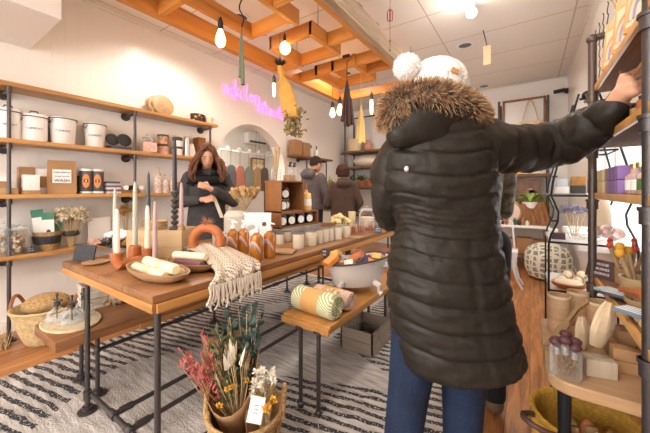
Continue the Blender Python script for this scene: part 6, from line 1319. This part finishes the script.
# ================= storeroom behind the arch =================
def st(px,py,X=-5.6): return gx(px,py,X)
t=thing('storeroom_shelving','white shelves of stock in the room behind the arch','shelves',(-5.9,4.2,0)); 
a=gx(214,155,-5.6); b2=gx(231,155,-5.6)
MB().box(-5.85,-5.62,b2.y,b2.y+.05,0.002,1.75).build('partition',K['white'],t)
for z in (1.0,1.35,1.75): MB().box(-6.1,-5.62,2.9,b2.y,z-.03,z).build('shelf_board',K['white'],t)
cl=[(.12,.14,.16),(.5,.28,.12),(.3,.1,.08),(.6,.5,.4),(.1,.2,.25),(.55,.4,.15)]
for k in range(12):
    y=gx(214,0,-5.6).y+.02+.085*k
    if y<b2.y-.05: tag(MB().box(-5.9,-5.64,y,y+.06,1.001,1.001+.17+.05*(k%3),.004).build('stock_box',mat('stock',cl[k%6],.7)),'coloured stock on the storeroom shelf seen through the arch','stock','stock on the storeroom shelf')
t=thing('air_conditioner','white wall air conditioner in the room behind the arch','air conditioner',(-6.1,0,2)); a=gx(247,138,-6.0); b2=gx(266,138,-6.0); t.location=(-6.1,(a.y+b2.y)/2,a.z)
MB().box(-6.149,-5.95,a.y,b2.y,a.z-.12,a.z+.16,.03).build('unit_body',K['whitep'],t); MB().box(-5.955,-5.945,a.y+.05,b2.y-.05,a.z-.10,a.z-.05).build('vent_slot',K['ink'],t)
a=gx(252.5,168,-5.7); b2=gx(264,160,-5.7); t=thing('storeroom_sign','cream framed sign on the storeroom wall behind arch','sign',(-5.7,a.y,a.z)); 
MB().box(-5.75,-5.72,a.y,b2.y,a.z,b2.z).build('sign_board',mat('cream_board',(.85,.72,.48),.6),t)
for (y0,y1,z0,z1) in ((a.y-.03,a.y,a.z-.03,b2.z+.03),(b2.y,b2.y+.03,a.z-.03,b2.z+.03),(a.y,b2.y,a.z-.03,a.z),(a.y,b2.y,b2.z,b2.z+.03)): MB().box(-5.76,-5.70,y0,y1,z0,z1).build('frame_bar',K['low'],t)
txt('Tiny Fun',.13,mat('olive_ink',(.30,.30,.08),.6),t,frame((-5.715,(a.y+b2.y)/2,a.z*.35+b2.z*.65),(0,1,0),(0,0,1)))
MB().cyl((-5.73,a.y+.1,b2.z),(-5.73,(a.y+b2.y)/2,ZC),.004,n=5).cyl((-5.73,b2.y-.1,b2.z),(-5.73,(a.y+b2.y)/2,ZC),.004,n=5).build('hanging_wire',K['hook'],t)
t=thing('clothes_rail','white rail with hanging garments in the storeroom','rail',(-5.4,4.2,0)); ya=gx(216,160,-5.2).y; yb_=gx(268,160,-5.2).y; zz=gx(240,152,-5.2).z
MB().cyl((-5.2,ya-.2,zz),(-5.2,yb_+.4,zz),.018).cyl((-5.2,ya-.2,.002),(-5.2,ya-.2,zz),.018).cyl((-5.2,yb_+.4,.002),(-5.2,yb_+.4,zz),.018).build('rail_bar',K['white'],t)
for k in range(6):
    y=ya+.1+(yb_-ya)*k/6; c=[(.35,.27,.22),(.15,.15,.17),(.5,.2,.15),(.25,.28,.25),(.45,.3,.15),(.12,.1,.1)][k]
    t=thing('hanging_garment',['grey brown garment first on the storeroom rail','black garment second on the storeroom rail','dusty red garment third on the storeroom rail','grey green garment fourth on the storeroom rail','ochre garment fifth on the storeroom rail','dark garment last on the storeroom rail'][k],'garment',(-5.2,y,zz-.3),0,'garments on storeroom rail')
    mb=MB(); mb.poly([(-5.2,y-.10,zz-.35),(-5.2,y-.04,zz-.30),(-5.2,y+.04,zz-.30),(-5.2,y+.10,zz-.35),(-5.2,y+.12,zz-.85),(-5.2,y-.12,zz-.85)],(.05,0,0)); mb.build('cloth',mat('garment',c,.9),t); MB().tube([(-5.175,y,zz-.30),(-5.175,y,zz-.04),(-5.175,y+.03,zz),(-5.18,y,zz+.022)],.004,5).build('hanger',K['hook'],t)
for k in range(6):
    y=ya+(yb_-ya)*k/5; tag(MB().ell((-5.2,y,zz+.05),(.04,.04,.05),10,8).build('lamp_globe',K['jar']),'clear little globe on the white rail behind the arch','globe','clear globes on the rail')
# ================= people =================
from mathutils import noise as NZ
def cw(u,d,z): return V((u*cs-d*sn,u*sn+d*cs,z))
def wp(px,py,d): return pt(px,py,d)
def catmull(P,n):
    out=[]
    for i in range(len(P)-1):
        p0=P[max(i-1,0)];p1=P[i];p2=P[i+1];p3=P[min(i+2,len(P)-1)]
        for k in range(n):
            t=k/n; out.append(.5*((2*p1)+(p2-p0)*t+(2*p0-5*p1+4*p2-p3)*t*t+(3*p1-p0-3*p2+p3)*t**3))
    out.append(P[-1]); return out
def lerp1(tab,x):
    if x<=tab[0][0]: return tab[0][1:]
    for a,b_ in zip(tab,tab[1:]):
        if x<=b_[0]:
            u=(x-a[0])/(b_[0]-a[0]); u=u*u*(3-2*u)*.5+u*.5; return tuple(p*(1-u)+q*u for p,q in zip(a[1:],b_[1:]))
    return tab[-1][1:]
K['coat']=mat('olive_black_shell',(.024,.0195,.015),.5,var=.2,vs=5,bump=.4,bs=22,spec=.35)
K['coatlin']=mat('coat_lining',(.02,.018,.015),.6)
K['jeans']=mat('indigo_denim',(.010,.026,.072),.8,var=.45,vs=7,bump=.3,bs=90)
K['fur']=mat('raccoon_fur',(.50,.27,.11),.85,col2=(.09,.045,.022),vs=38,sheen=.3)
K['furt']=mat('pale_fur_tips',(.62,.40,.20),.85,var=.3,vs=30,sheen=.3)
K['knit']=mat('white_knit',(.82,.80,.77),.95,bump=.9,bs=70,var=.1,vs=30)
K['pom']=mat('white_pompom',(.97,.94,.92),.95)
W0=cw(.485,1.2,0); W0.z=.002
wm=thing('person','person in long dark quilted coat and white bobble hat reaching for the shelf','person',W0)
# --- body ---
mb=MB()
HC=wp(440,92,1.21)
mb.ell(HC,(.078,.095,.11),16,12,M=Matrix.Rotation(TH-.35,3,'Z')); mb.caps(wp(438,132,1.22),HC-V((0,0,.06)),.055,.05)
mb.ell(HC+cw(.03,.095,-.02),.016); 
mb.caps(cw(.47,1.21,1.36),cw(.475,1.2,1.0),.12,.12); mb.ell(cw(.49,1.2,.9),(.15,.12,.13))
shR=wp(488,134,1.25); elR=wp(548,143,1.32); wrR=wp(616,103,1.07)
mb.caps(shR,elR,.05,.042); mb.caps(elR,wrR,.042,.028)
shL=wp(400,150,1.22); elL=wp(386,212,1.27); wrL=wp(391,220,1.52)
mb.caps(shL,elL,.05,.042); mb.caps(elL,wrL,.042,.028)
legs=[(wp(420,330,1.2),wp(408,395,1.19),wp(398,474,1.17)),(wp(466,330,1.2),wp(463,400,1.2),wp(461,474,1.2))]
for h,k,a in legs: mb.caps(h,k,.08,.055); mb.caps(k,a,.055,.038)
for h,k,a in legs: mb.caps(cw(.49,1.2,.85),h,.08,.075)
# hands
def hand(mb,wr,kn,tips,thumb,r=.0085,w=1.0):
    mid=sum(kn,V())/len(kn)
    mb.caps(wr,wr*.5+mid*.5,.026*w,.027*w)
    for k_ in kn: mb.caps(wr*.6+mid*.4,k_,.02*w,.0135*w)
    for k_,tp_ in zip(kn,tips):
        m_=k_*.5+tp_[0]*.5; mb.caps(k_,tp_[0],.0105,.0095,10); mb.caps(tp_[0],tp_[1],.0095,r*.9,10)
    mb.caps(wr*.7+kn[-1]*.3,thumb[0],.015,.012,10); mb.caps(thumb[0],thumb[1],.012,.009,10)
kn=[wp(624,77,1.06),wp(629,80.5,1.04),wp(632.5,86,1.02),wp(634,93,1.01)]
tips=[(wp(637,70,1.06),wp(650,69,1.10)),(wp(642,74,1.04),wp(655,74.5,1.07)),(wp(644,81.5,1.02),wp(656,83,1.05)),(wp(643,90,1.01),wp(654,91.5,1.04))]
hand(mb,wrR,kn,tips,(wp(628,106,1.10),wp(640,104,1.13)),w=1.2)
kn=[wp(388+4*k,221+1.5*k,1.63) for k in range(4)]; hand(mb,wrL,kn,[(k_+cw(0,.035,-.01),k_+cw(0,.055,-.03)) for k_ in kn],(wp(398,218,1.58),wp(400,218,1.62)))
remesh(mb,'body',.0055,K['skin'],wm,5)
# --- coat ---
TAB=[(112,405,466,.11),(122,397,478,.135),(139,388,488,.15),(158,381,495,.165),(174,378,499,.17),(190,381,499,.165),(205,389,498,.155),(226,395,499,.15),(239,393,501,.155),(252,389,503,.17),(278,387,509,.185),(300,387.5,513,.19),(327,390.5,519,.195),(350,395,525,.20),(368,400,527,.20),(378,403,526,.195)]
SE=[1.50,1.41,1.335,1.255,1.176,1.139,1.118,1.098,1.077,1.057,1.036,.968,.883,.798,.712,.627,.545]
def seam(z,el):
    for i in range(len(SE)-1):
        if SE[i+1]<=z<=SE[i]:
            u=(SE[i]-z)/(SE[i]-SE[i+1]); A=.012 if SE[i]-SE[i+1]>.05 else .0045
            return A*(1-abs(2*u-1)**5)-A*.8
    return 0
mb=MB(); rs=[]; N=120; z=1.50
while z>.548:
    y=190-(z-1.2)*302/1.2; xl,xr,b_=lerp1(TAB,y); tl=(xl-325)/302; tr=(xr-325)/302; uc=(tr+tl)*(1.44-b_*b_)/2.4; a_=math.sqrt(max(.002,(tr*1.2-uc)**2-(tr*b_)**2))-.004
    ring=[]
    for k in range(N):
        q=2*PI*k/N; ca,sa=math.cos(q),math.sin(q); e=.86
        X_=a_*math.copysign(abs(ca)**e,ca); Y_=b_*math.copysign(abs(sa)**e,sa)
        back=max(0,-sa)
        zz=z+.018*math.sin(q*2+1.3)*(1 if z<1.0 else .3)*(1 if .56<z else 0)
        bmp=seam(min(max(z+.012*NZ.noise(V((q*1.5,z*2,0)))+.010*math.sin(3*q),.546),1.499),0)
        bmp+= .006*NZ.noise(V((X_*16,z*34,Y_*16)))+.004*NZ.noise(V((X_*45,z*22+X_*40,3)))+.002*NZ.noise(V((X_*120,z*60,9)))
        if abs(q-(1.5*PI+.12))<.035 and z<1.03: bmp-=.006
        rd=V((ca,sa)).normalized(); 
        p=cw(uc+X_+rd.x*bmp,1.2+Y_+rd.y*bmp,z + (.0 if z>.62 else .035*(1-(z-.545)/.075)*(-.5+.5*math.cos(q+.3))*.8))
        ring.append(p)
    rs.append(ring); z-=.005
low=[p*1 for p in rs[-1]]; cen=sum(low,V())/N
rs.append([p*.9+cen*.1+V((0,0,-.004)) for p in low]); rs.append([p*.9+cen*.1+V((0,0,.12)) for p in low])
top=rs[0]; ct=sum(top,V())/N; rs.insert(0,[p*.75+ct*.25+V((0,0,.03)) for p in top]); rs.insert(0,[p*.35+ct*.65+V((0,0,.045)) for p in top])
mb.rings(rs)
def sleeve(mb,P,Rr,spacing=.085,n=40,A=.006,amp=.009):
    P=[V(p) for p in P]; path=catmull(P,14); rad=catmull([V((r_,0,0)) for r_ in Rr],14); L_=0; rs=[]; up=None; per=[]
    for i,p in enumerate(path):
        if i: L_+=(p-path[i-1]).length
        t=(path[min(i+1,len(path)-1)]-path[max(i-1,0)]).normalized(); a=V((0,0,1)); a=(a-t*a.dot(t)).normalized() if abs(t.z)<.95 else t.orthogonal().normalized()
        if up is not None: a=(up-t*up.dot(t)).normalized()
        up=a; b2=t.cross(a); ring=[]
        for k in range(n):
            q=2*PI*k/n; u=((L_+.012*math.sin(q*2+L_*20))/spacing)%1; bm=A*(1-abs(2*u-1)**5)-A*.7+amp*NZ.noise(V((math.cos(q)*2,math.sin(q)*2,L_*18)))+amp*.5*NZ.noise(V((q*2.2,L_*45+q*4,7)))
            ring.append(p+(a*math.cos(q)+b2*math.sin(q))*(rad[i].x+bm))
        rs.append(ring)
    c_=sum(rs[-1],V())/n; rs.append([p*.8+c_*.2 for p in rs[-1]]); rs.append([p*.75+path[-4]*.25 for p in rs[-1]])
    mb.rings(rs)
sleeve(mb,[wp(458,150,1.19),wp(482,147,1.21),wp(504,149,1.25),wp(534,148,1.31),wp(558,143,1.30),wp(579,134,1.22),wp(598,121,1.14),wp(611,111,1.085),wp(615,106,1.075)],[.09,.105,.10,.10,.098,.088,.072,.056,.050],.10)
sleeve(mb,[wp(412,150,1.21),wp(398,160,1.21),wp(391,182,1.22),wp(388,205,1.26),wp(390,217,1.36),wp(393,220,1.50)],[.075,.088,.078,.066,.06,.05],.09)
co_=mb.build('coat',K['coat'],wm,auto=False)
# yoke seam, hood, stud
mb=MB(); 
hc=wp(420,121,1.10)
mb.ell(hc,(.118,.085,.095),24,16,M=(Matrix.Rotation(TH,3,'Z')@Matrix.Rotation(-.12,3,'Y'))); mb.caps(wp(400,135,1.08),wp(436,132,1.08),.052,.045,16); mb.caps(wp(436,128,1.08),wp(468,112,1.12),.045,.028,16); mb.ell(wp(440,112,1.12),(.15,.09,.07),24,12,M=Matrix.Rotation(TH,3,'Z'))
remesh(mb,'hood',.009,K['coat'],wm,6)
tg=MB().ell(wp(406.5,169,1.015),(.0085,.006,.0105),12,8); tg.build('snap_button',mat('silver_snap',(.7,.62,.58),.3,.6),wm,label='silver snap button on coat back')
# elastic waistband piping
pass
# fur trim along the hood rim
mb=MB(); path=catmull([wp(396,124,1.11),wp(395,111,1.09),wp(402,102,1.08),wp(418,97,1.07),wp(437,98,1.07),wp(455,103,1.10),wp(467,110,1.14),wp(474,117,1.2)],10)
for i,p in enumerate(path):
    pass
mb.tube(path,[.03]+[.042]*(len(path)-2)+[.03],12)
for k in range(10000):
    i=R.randrange(len(path)); p=path[i]; t=(path[min(i+1,len(path)-1)]-path[max(i-1,0)]).normalized(); d=V((R.gauss(0,1),R.gauss(0,1),R.gauss(0,1))); d=(d-t*d.dot(t)).normalized()
    q=p+t*R.uniform(-.008,.008)+d*.036; fl=V(cw(.0,-.25,-.15))+t*R.uniform(-.3,.3)
    mb.spike(q,d+fl*.8+V((0,0,-.15)),R.uniform(.025,.05),.0019,(0,0,-.008))
mb.build('fur_trim',K['fur'],wm,auto=False)
mb=MB()
for k in range(2600):
    i=R.randrange(len(path)); p=path[i]; t=(path[min(i+1,len(path)-1)]-path[max(i-1,0)]).normalized(); d=V((R.gauss(0,1),R.gauss(0,1),R.gauss(0,1))); d=(d-t*d.dot(t)).normalized()
    mb.spike(p+d*.058,d+t*R.uniform(-.3,.3)+V((0,0,-.1)),R.uniform(.015,.03),.0015,(0,0,-.006))
mb.build('fur_tips',K['furt'],wm,auto=False)
# hat
mb=MB(); HA=wp(436,87,1.20); rs=[]
for i in range(15):
    a=-.35+1.92*i/14; rr=math.cos(min(a,1.56)); zz=math.sin(a)
    rs.append([HA+cw((.118*rr*math.cos(q))*(1+.03*math.sin(q*14)*(1 if i<12 else 0)),.125*rr*math.sin(q)*(1+.03*math.sin(q*14)),.112*zz) for q in [2*PI*j/56 for j in range(56)]])
mb.rings(rs); 
hat=mb.build('knit_hat',K['knit'],wm)
mb=MB(); PC=wp(407,67,1.14); mb.ell(PC,.044,14,10)
for k in range(2400):
    d=V((R.gauss(0,1),R.gauss(0,1),R.gauss(0,1))).normalized(); mb.spike(PC+d*.030,d+V((R.gauss(0,.2),R.gauss(0,.2),R.gauss(0,.2))),R.uniform(.018,.027),.0022)
mb.build('pompom',K['pom'],hat)
M_=frame(wp(455,71,1.075),(cs,sn,0),(0,0,1)); MB().box(-.014,.014,-.009,.009,0,.004,.001,M=M_@Matrix.Rotation(-.45,4,'Z')).build('leather_patch',mat('tan_leather',(.45,.20,.06),.5),hat,label='small tan leather patch')
mb=MB()
for h,k,a in legs:
    mb.caps(h+V((0,0,.1)),k,.105,.079,20); mb.caps(k,a,.079,.066,20)
mb.ell(cw(.49,1.2,.88),(.17,.15,.13))
remesh(mb,'jeans',.008,K['jeans'],wm,6)
for (h,k,a),nm in zip(legs,'LR'):
    mb=MB(); f=V((a.x,a.y,.0)); mb.caps(V((a.x,a.y,.16)),V((a.x,a.y,.06)),.055,.05); mb.caps(V((a.x,a.y,.055)),V((a.x,a.y,.05))+cw(.02,.14,0),.048,.042); mb.box(a.x-.001,a.x+.001,a.y-.001,a.y+.001,.02,.05)
    remesh(mb,'boot',.008,mat('black_boot',(.02,.02,.02),.5),wm,3)
# ---- generic clothed figure, faces local -Y ----
def figure(label,loc,rz,H,coatc,trc,hairf,armR,armL,coatlen=.75,widen=1.0,head=(0,0,0),headrot=0,nod=0,shoes=None,face=True,hands=True,hoodc=None,collar=None,skinm=None):
    t=thing('person',label,'person',loc,rz); t['_w']=0; s=H/1.7; skinm=skinm or K['skin']
    def q(p): return V(p)*s
    hc=q((0+head[0],-.01+head[1],1.585+head[2])); Mh=Matrix.Rotation(headrot,3,'Z')@Matrix.Rotation(nod,3,'X')
    b=MB(); b.ell(hc,(.076*s,.095*s,.112*s),18,12,M=Mh); b.caps(q((0,.01,1.40)),hc+Mh@q((0,.015,-.06)),.058*s,.05*s)
    b.ell(hc+Mh@q((0,-.055,-.055)),(.05*s,.04*s,.05*s),12,8); b.caps(hc+Mh@q((0,-.092,.0)),hc+Mh@q((0,-.108,-.03)),.009*s,.014*s,8)
    for sx in (-1,1): b.ell(hc+Mh@q((sx*.077,.01,-.01)),(.012*s,.02*s,.03*s),8,6)
    b.caps(q((0,0,1.32)),q((0,0,1.0)),.12*s,.11*s); b.ell(q((0,0,.92)),(.15*s,.11*s,.13*s))
    for sx,arm in ((1,armR),(-1,armL)):
        sh=q((sx*.165,0,1.37)); el=q(arm[0]); wr=q(arm[1]); b.caps(q((0,0,1.36)),sh,.08*s,.055*s); b.caps(sh,el,.05*s,.04*s); b.caps(el,wr,.04*s,.027*s)
        if hands:
            dr=V(arm[2]).normalized(); sd=dr.orthogonal().normalized(); kn=[wr+dr*.085*s+sd*(.022*(k-1.5))*s for k in range(4)]
            cu=V(arm[3]).normalized() if len(arm)>3 else dr
            hand(b,wr,kn,[(k_+dr*.03*s*(1-.1*abs(i-1)),k_+dr*.04*s+cu*.022*s) for i,k_ in enumerate(kn)],(wr+dr*.05*s-sd*.04*s,wr+dr*.08*s-sd*.045*s))
    for sx in (-1,1): b.caps(q((sx*.09,0,.9)),q((sx*.1,-.01,.5)),.085*s,.058*s); b.caps(q((sx*.1,-.01,.5)),q((sx*.1,.01,.08)),.055*s,.038*s)
    remesh(b,'body',.0085,skinm,t,3,world=False)
    c=MB(); rs=[]
    tab=[(coatlen,.20*widen,.15),(.95,.185*widen,.135),(1.1,.17*widen,.125),(1.25,.19*widen,.135),(1.36,.185*widen,.115),(1.42,.11,.085),(1.45,.075,.07)]
    for i in range(26):
        z=coatlen+(1.45-coatlen)*i/25; a_,b_=lerp1(tab,z); rs.append([q((a_*math.cos(w)*(1+.03*NZ.noise(V((w*2,z*6,1)))),b_*math.sin(w)*(1+.05*NZ.noise(V((w*3,z*5,4)))),z)) for w in [2*PI*j/32 for j in range(32)]])
    c.rings(rs)
    for sx,arm in ((1,armR),(-1,armL)):
        sh=q((sx*.168,0,1.355)); el=q(arm[0]); wr=q(arm[1]); c.caps(sh,el,.072*s*widen,.062*s*widen,16); c.caps(el,el*.12+wr*.88,.062*s*widen,.048*s*widen,16)
    if hoodc: c.caps(q((-.07,.13,1.40)),q((.07,.13,1.40)),.065*s,.065*s,16); c.ell(q((0,.10,1.44)),(.12*s,.09*s,.06*s))
    remesh(c,'jacket',.012,coatc,t,5,world=False)
    if hoodc and hoodc is not coatc: MB().tube([q((.085*math.cos(w),.04+.075*math.sin(w),1.475)) for w in [2*PI*k/20 for k in range(20)]],.017*s,8,closed=True).build('hood_lining',hoodc,t,world=False)
    l=MB()
    for sx in (-1,1): l.caps(q((sx*.09,0,.92)),q((sx*.1,-.01,.5)),.10*s,.075*s,16); l.caps(q((sx*.1,-.01,.5)),q((sx*.1,.01,.10)),.072*s,.06*s,16)
    remesh(l,'trousers',.012,trc,t,3,world=False)
    for sx in (-1,1):
        m_=MB(); m_.caps(q((sx*.1,.0,.16)),q((sx*.1,.02,.055)),.052*s,.048*s); m_.caps(q((sx*.1,.02,.052)),q((sx*.11,-.14,.045)),.048*s,.04*s); remesh(m_,'boot',.009,shoes or K['black'],t,2,world=False)
    if face:
        for sx in (-1,1): MB().ell(hc+Mh@q((sx*.03,-.088,.008)),(.012*s,.006*s,.005*s),10,6).build('eye',K['ink'],t,world=False); MB().tube([hc+Mh@q((sx*.015,-.094,.03)),hc+Mh@q((sx*.045,-.085,.03))],.004*s,6).build('eyebrow',mat('brow',(.10,.04,.02),.8),t,world=False)
        MB().ell(hc+Mh@q((0,-.096,-.055)),(.022*s,.008*s,.007*s),10,6).build('lips',mat('lips',(.42,.09,.07),.4),t,world=False)
    hairf(t,hc,Mh,s); return t
def hair_cap(mt,r=(.088,.108,.12),off=(0,.018,.022),n=0,curl=.02,long=0,name='hair'):
    def f(t,hc,Mh,s):
        mb=MB()
        mb.ell(hc+Mh@(V(off)*s),tuple(x*s for x in r),22,14,M=Mh)
        if n:
            for k in range(n):
                d=V((R.gauss(0,1),R.gauss(0,1)+.5,R.gauss(0,1)+.35)).normalized(); 
                if d.y<-.35 and d.z<.45: continue
                p=hc+Mh@(V(off)*s+V((d.x*r[0],d.y*r[1],d.z*r[2]))*s*.97); mb.ell(p,curl*s*R.uniform(.6,1.1),7,5)
        if long:
            for sx in (-1,1):
                for k in range(26):
                    a=(k%13)/12; ly=k//13; pts=[hc+Mh@(V((sx*.004,.05*a-.045,.128-.02*a))*s),hc+Mh@(V((sx*(.05+.012*ly),-.075+.14*a,.09))*s),hc+Mh@(V((sx*(.082+.012*ly),-.07+.16*a,.02))*s)]
                    for j in range(1,8):
                        u=j/7; pts.append(hc+V((sx*(.088+.02*ly+.05*math.sin(u*2.2)+.016*math.sin(u*10+k*1.7))*s,(-.10+.19*a+.014*math.sin(u*9+k))*s,(.0-(long-.02*(k%3))*u)*s)))
                    mb.tube(pts,[.008*s,.014*s,.015*s]+[.016*s,.017*s,.017*s,.016*s,.014*s,.010*s,.003*s],6)
            for k in range(7): mb.tube([hc+V(((-.06+.02*k),.08,.06))*s,hc+V(((-.08+.027*k),.12,-.06))*s,hc+V(((-.09+.03*k),.11,-long*.9))*s],[.03*s,.035*s,.012*s],8)
        mb.build(name,mt,t,world=False)
    return f
# left shopper
gcoat=mat('charcoal_wool',(.055,.05,.05),.9,var=.25,vs=20,bump=.3,bs=60)
auburn=mat('auburn_hair',(.17,.055,.02),.5,col2=(.06,.018,.008),vs=26,bump=.6,bs=60,stretch=(1,1,.25))
p=pt(207,190,3.15); rz=math.atan2(0-p.y,0-p.x)+PI/2
ls=figure('person with long auburn hair in charcoal coat looking down, in front of arch',(p.x,p.y,.002),rz+.05,1.66,gcoat,mat('dark_trousers',(.02,.02,.025),.9),
 hair_cap(auburn,(.081,.10,.112),(0,.026,.034),long=.27),((.27,-.02,1.10),(.03,-.23,1.235),(-.8,-.15,.35),(-.3,.4,-.2)),((-.27,-.03,1.10),(-.07,-.22,1.13),(.8,-.2,.1),(.3,.4,-.2)),coatlen=.62,widen=1.05,head=(0,-.045,-.01),nod=.42)
mb=MB(); 
for k in range(1500):
    a=R.uniform(-PI,PI); z=1.275+.12*R.random(); rr=.185-.5*(z-1.275); c_=V((rr*math.sin(a)*1.05,-rr*math.cos(a)*.85,z))*(1.66/1.7); mb.spike(c_,V((math.sin(a),-math.cos(a),R.gauss(0,.5))),.045,.004)
mb.tube([V((.15*math.sin(a),-.115*math.cos(a),1.325-.03*math.cos(a))) for a in [2*PI*k/20 for k in range(20)]],.052,10,closed=True)
mb.build('fur_collar',mat('black_fur',(.008,.007,.007),.9),ls,world=False)
MB().tube([(.115,-.13,1.36),(.06,-.185,1.25),(-.0,-.205,1.15),(-.09,-.21,1.0),(-.14,-.17,.88)][::1],.0,3) if False else None
mb=MB(); pts=[(-.02,-.165,1.28),(.03,-.19,1.18),(.08,-.195,1.06),(.13,-.18,.92)]
mb.rings([[V((x-.017,y,z)),V((x+.017,y,z)),V((x+.017,y-.006,z)),V((x-.017,y-.006,z))] for x,y,z in pts]); mb.build('bag_strap',mat('cream_strap',(.72,.62,.50),.7),ls,world=False)
# man in grey hoodie
p=pt(313,190,5.0)
figure('person with short dark hair in grey hooded jacket beyond the display table',(p.x,p.y,.002),TH+PI-.75,1.76,mat('grey_hoodie',(.12,.105,.11),.85,var=.2,vs=14),mat('dark_jeans',(.02,.025,.04),.9),
 hair_cap(mat('dark_hair',(.035,.016,.010),.7,bump=.5,bs=60),(.083,.10,.105),(0,.02,.03),n=120,curl=.014),((.25,-.05,1.08),(.14,-.27,1.12),(-.2,-1,.1)),((-.25,-.05,1.08),(-.12,-.27,1.12),(.2,-1,.1)),coatlen=.85,head=(0,-.06,-.02),nod=.35,hoodc=mat('grey_hoodie2',(.10,.09,.095),.85))
p=pt(343,190,4.6)
figure('person with curly dark hair in brown hooded coat at the far table end',(p.x,p.y,.002),TH+PI+.1,1.58,mat('brown_coat',(.075,.042,.032),.85,var=.2,vs=14),mat('black_jeans',(.015,.015,.02),.9),
 hair_cap(mat('curly_hair',(.045,.018,.010),.8),(.10,.115,.12),(0,.015,.03),n=260,curl=.024),((.26,-.03,1.06),(.16,-.24,1.04),(-.2,-1,-.1)),((-.28,-.0,1.08),(-.22,-.16,.93),(.3,-1,-.2)),coatlen=.75,widen=1.08,head=(0,-.05,-.03),nod=.3,hoodc=mat('beige_lining',(.50,.36,.24),.9))
# fourth, hidden behind the coat shopper
p=pt(474,190,1.66)
figure('person with wavy brown hair in patterned jacket, mostly hidden behind coat shopper',(p.x,p.y,.002),TH+PI-.2,1.66,mat('patterned_jacket',(.30,.26,.19),.8,col2=(.05,.055,.045),vs=24),mat('dark_jeans2',(.015,.016,.02),.9),
 hair_cap(mat('wavy_brown',(.20,.085,.03),.5,col2=(.07,.03,.012),vs=30),(.085,.105,.118),(0,.02,.02),n=200,curl=.02),((.20,-.12,1.10),(.10,-.3,1.15),(0,-1,.2)),((-.20,-.12,1.10),(-.1,-.3,1.15),(0,-1,.2)),coatlen=.6,widen=.74,shoes=mat('brown_boot',(.16,.11,.075),.6))
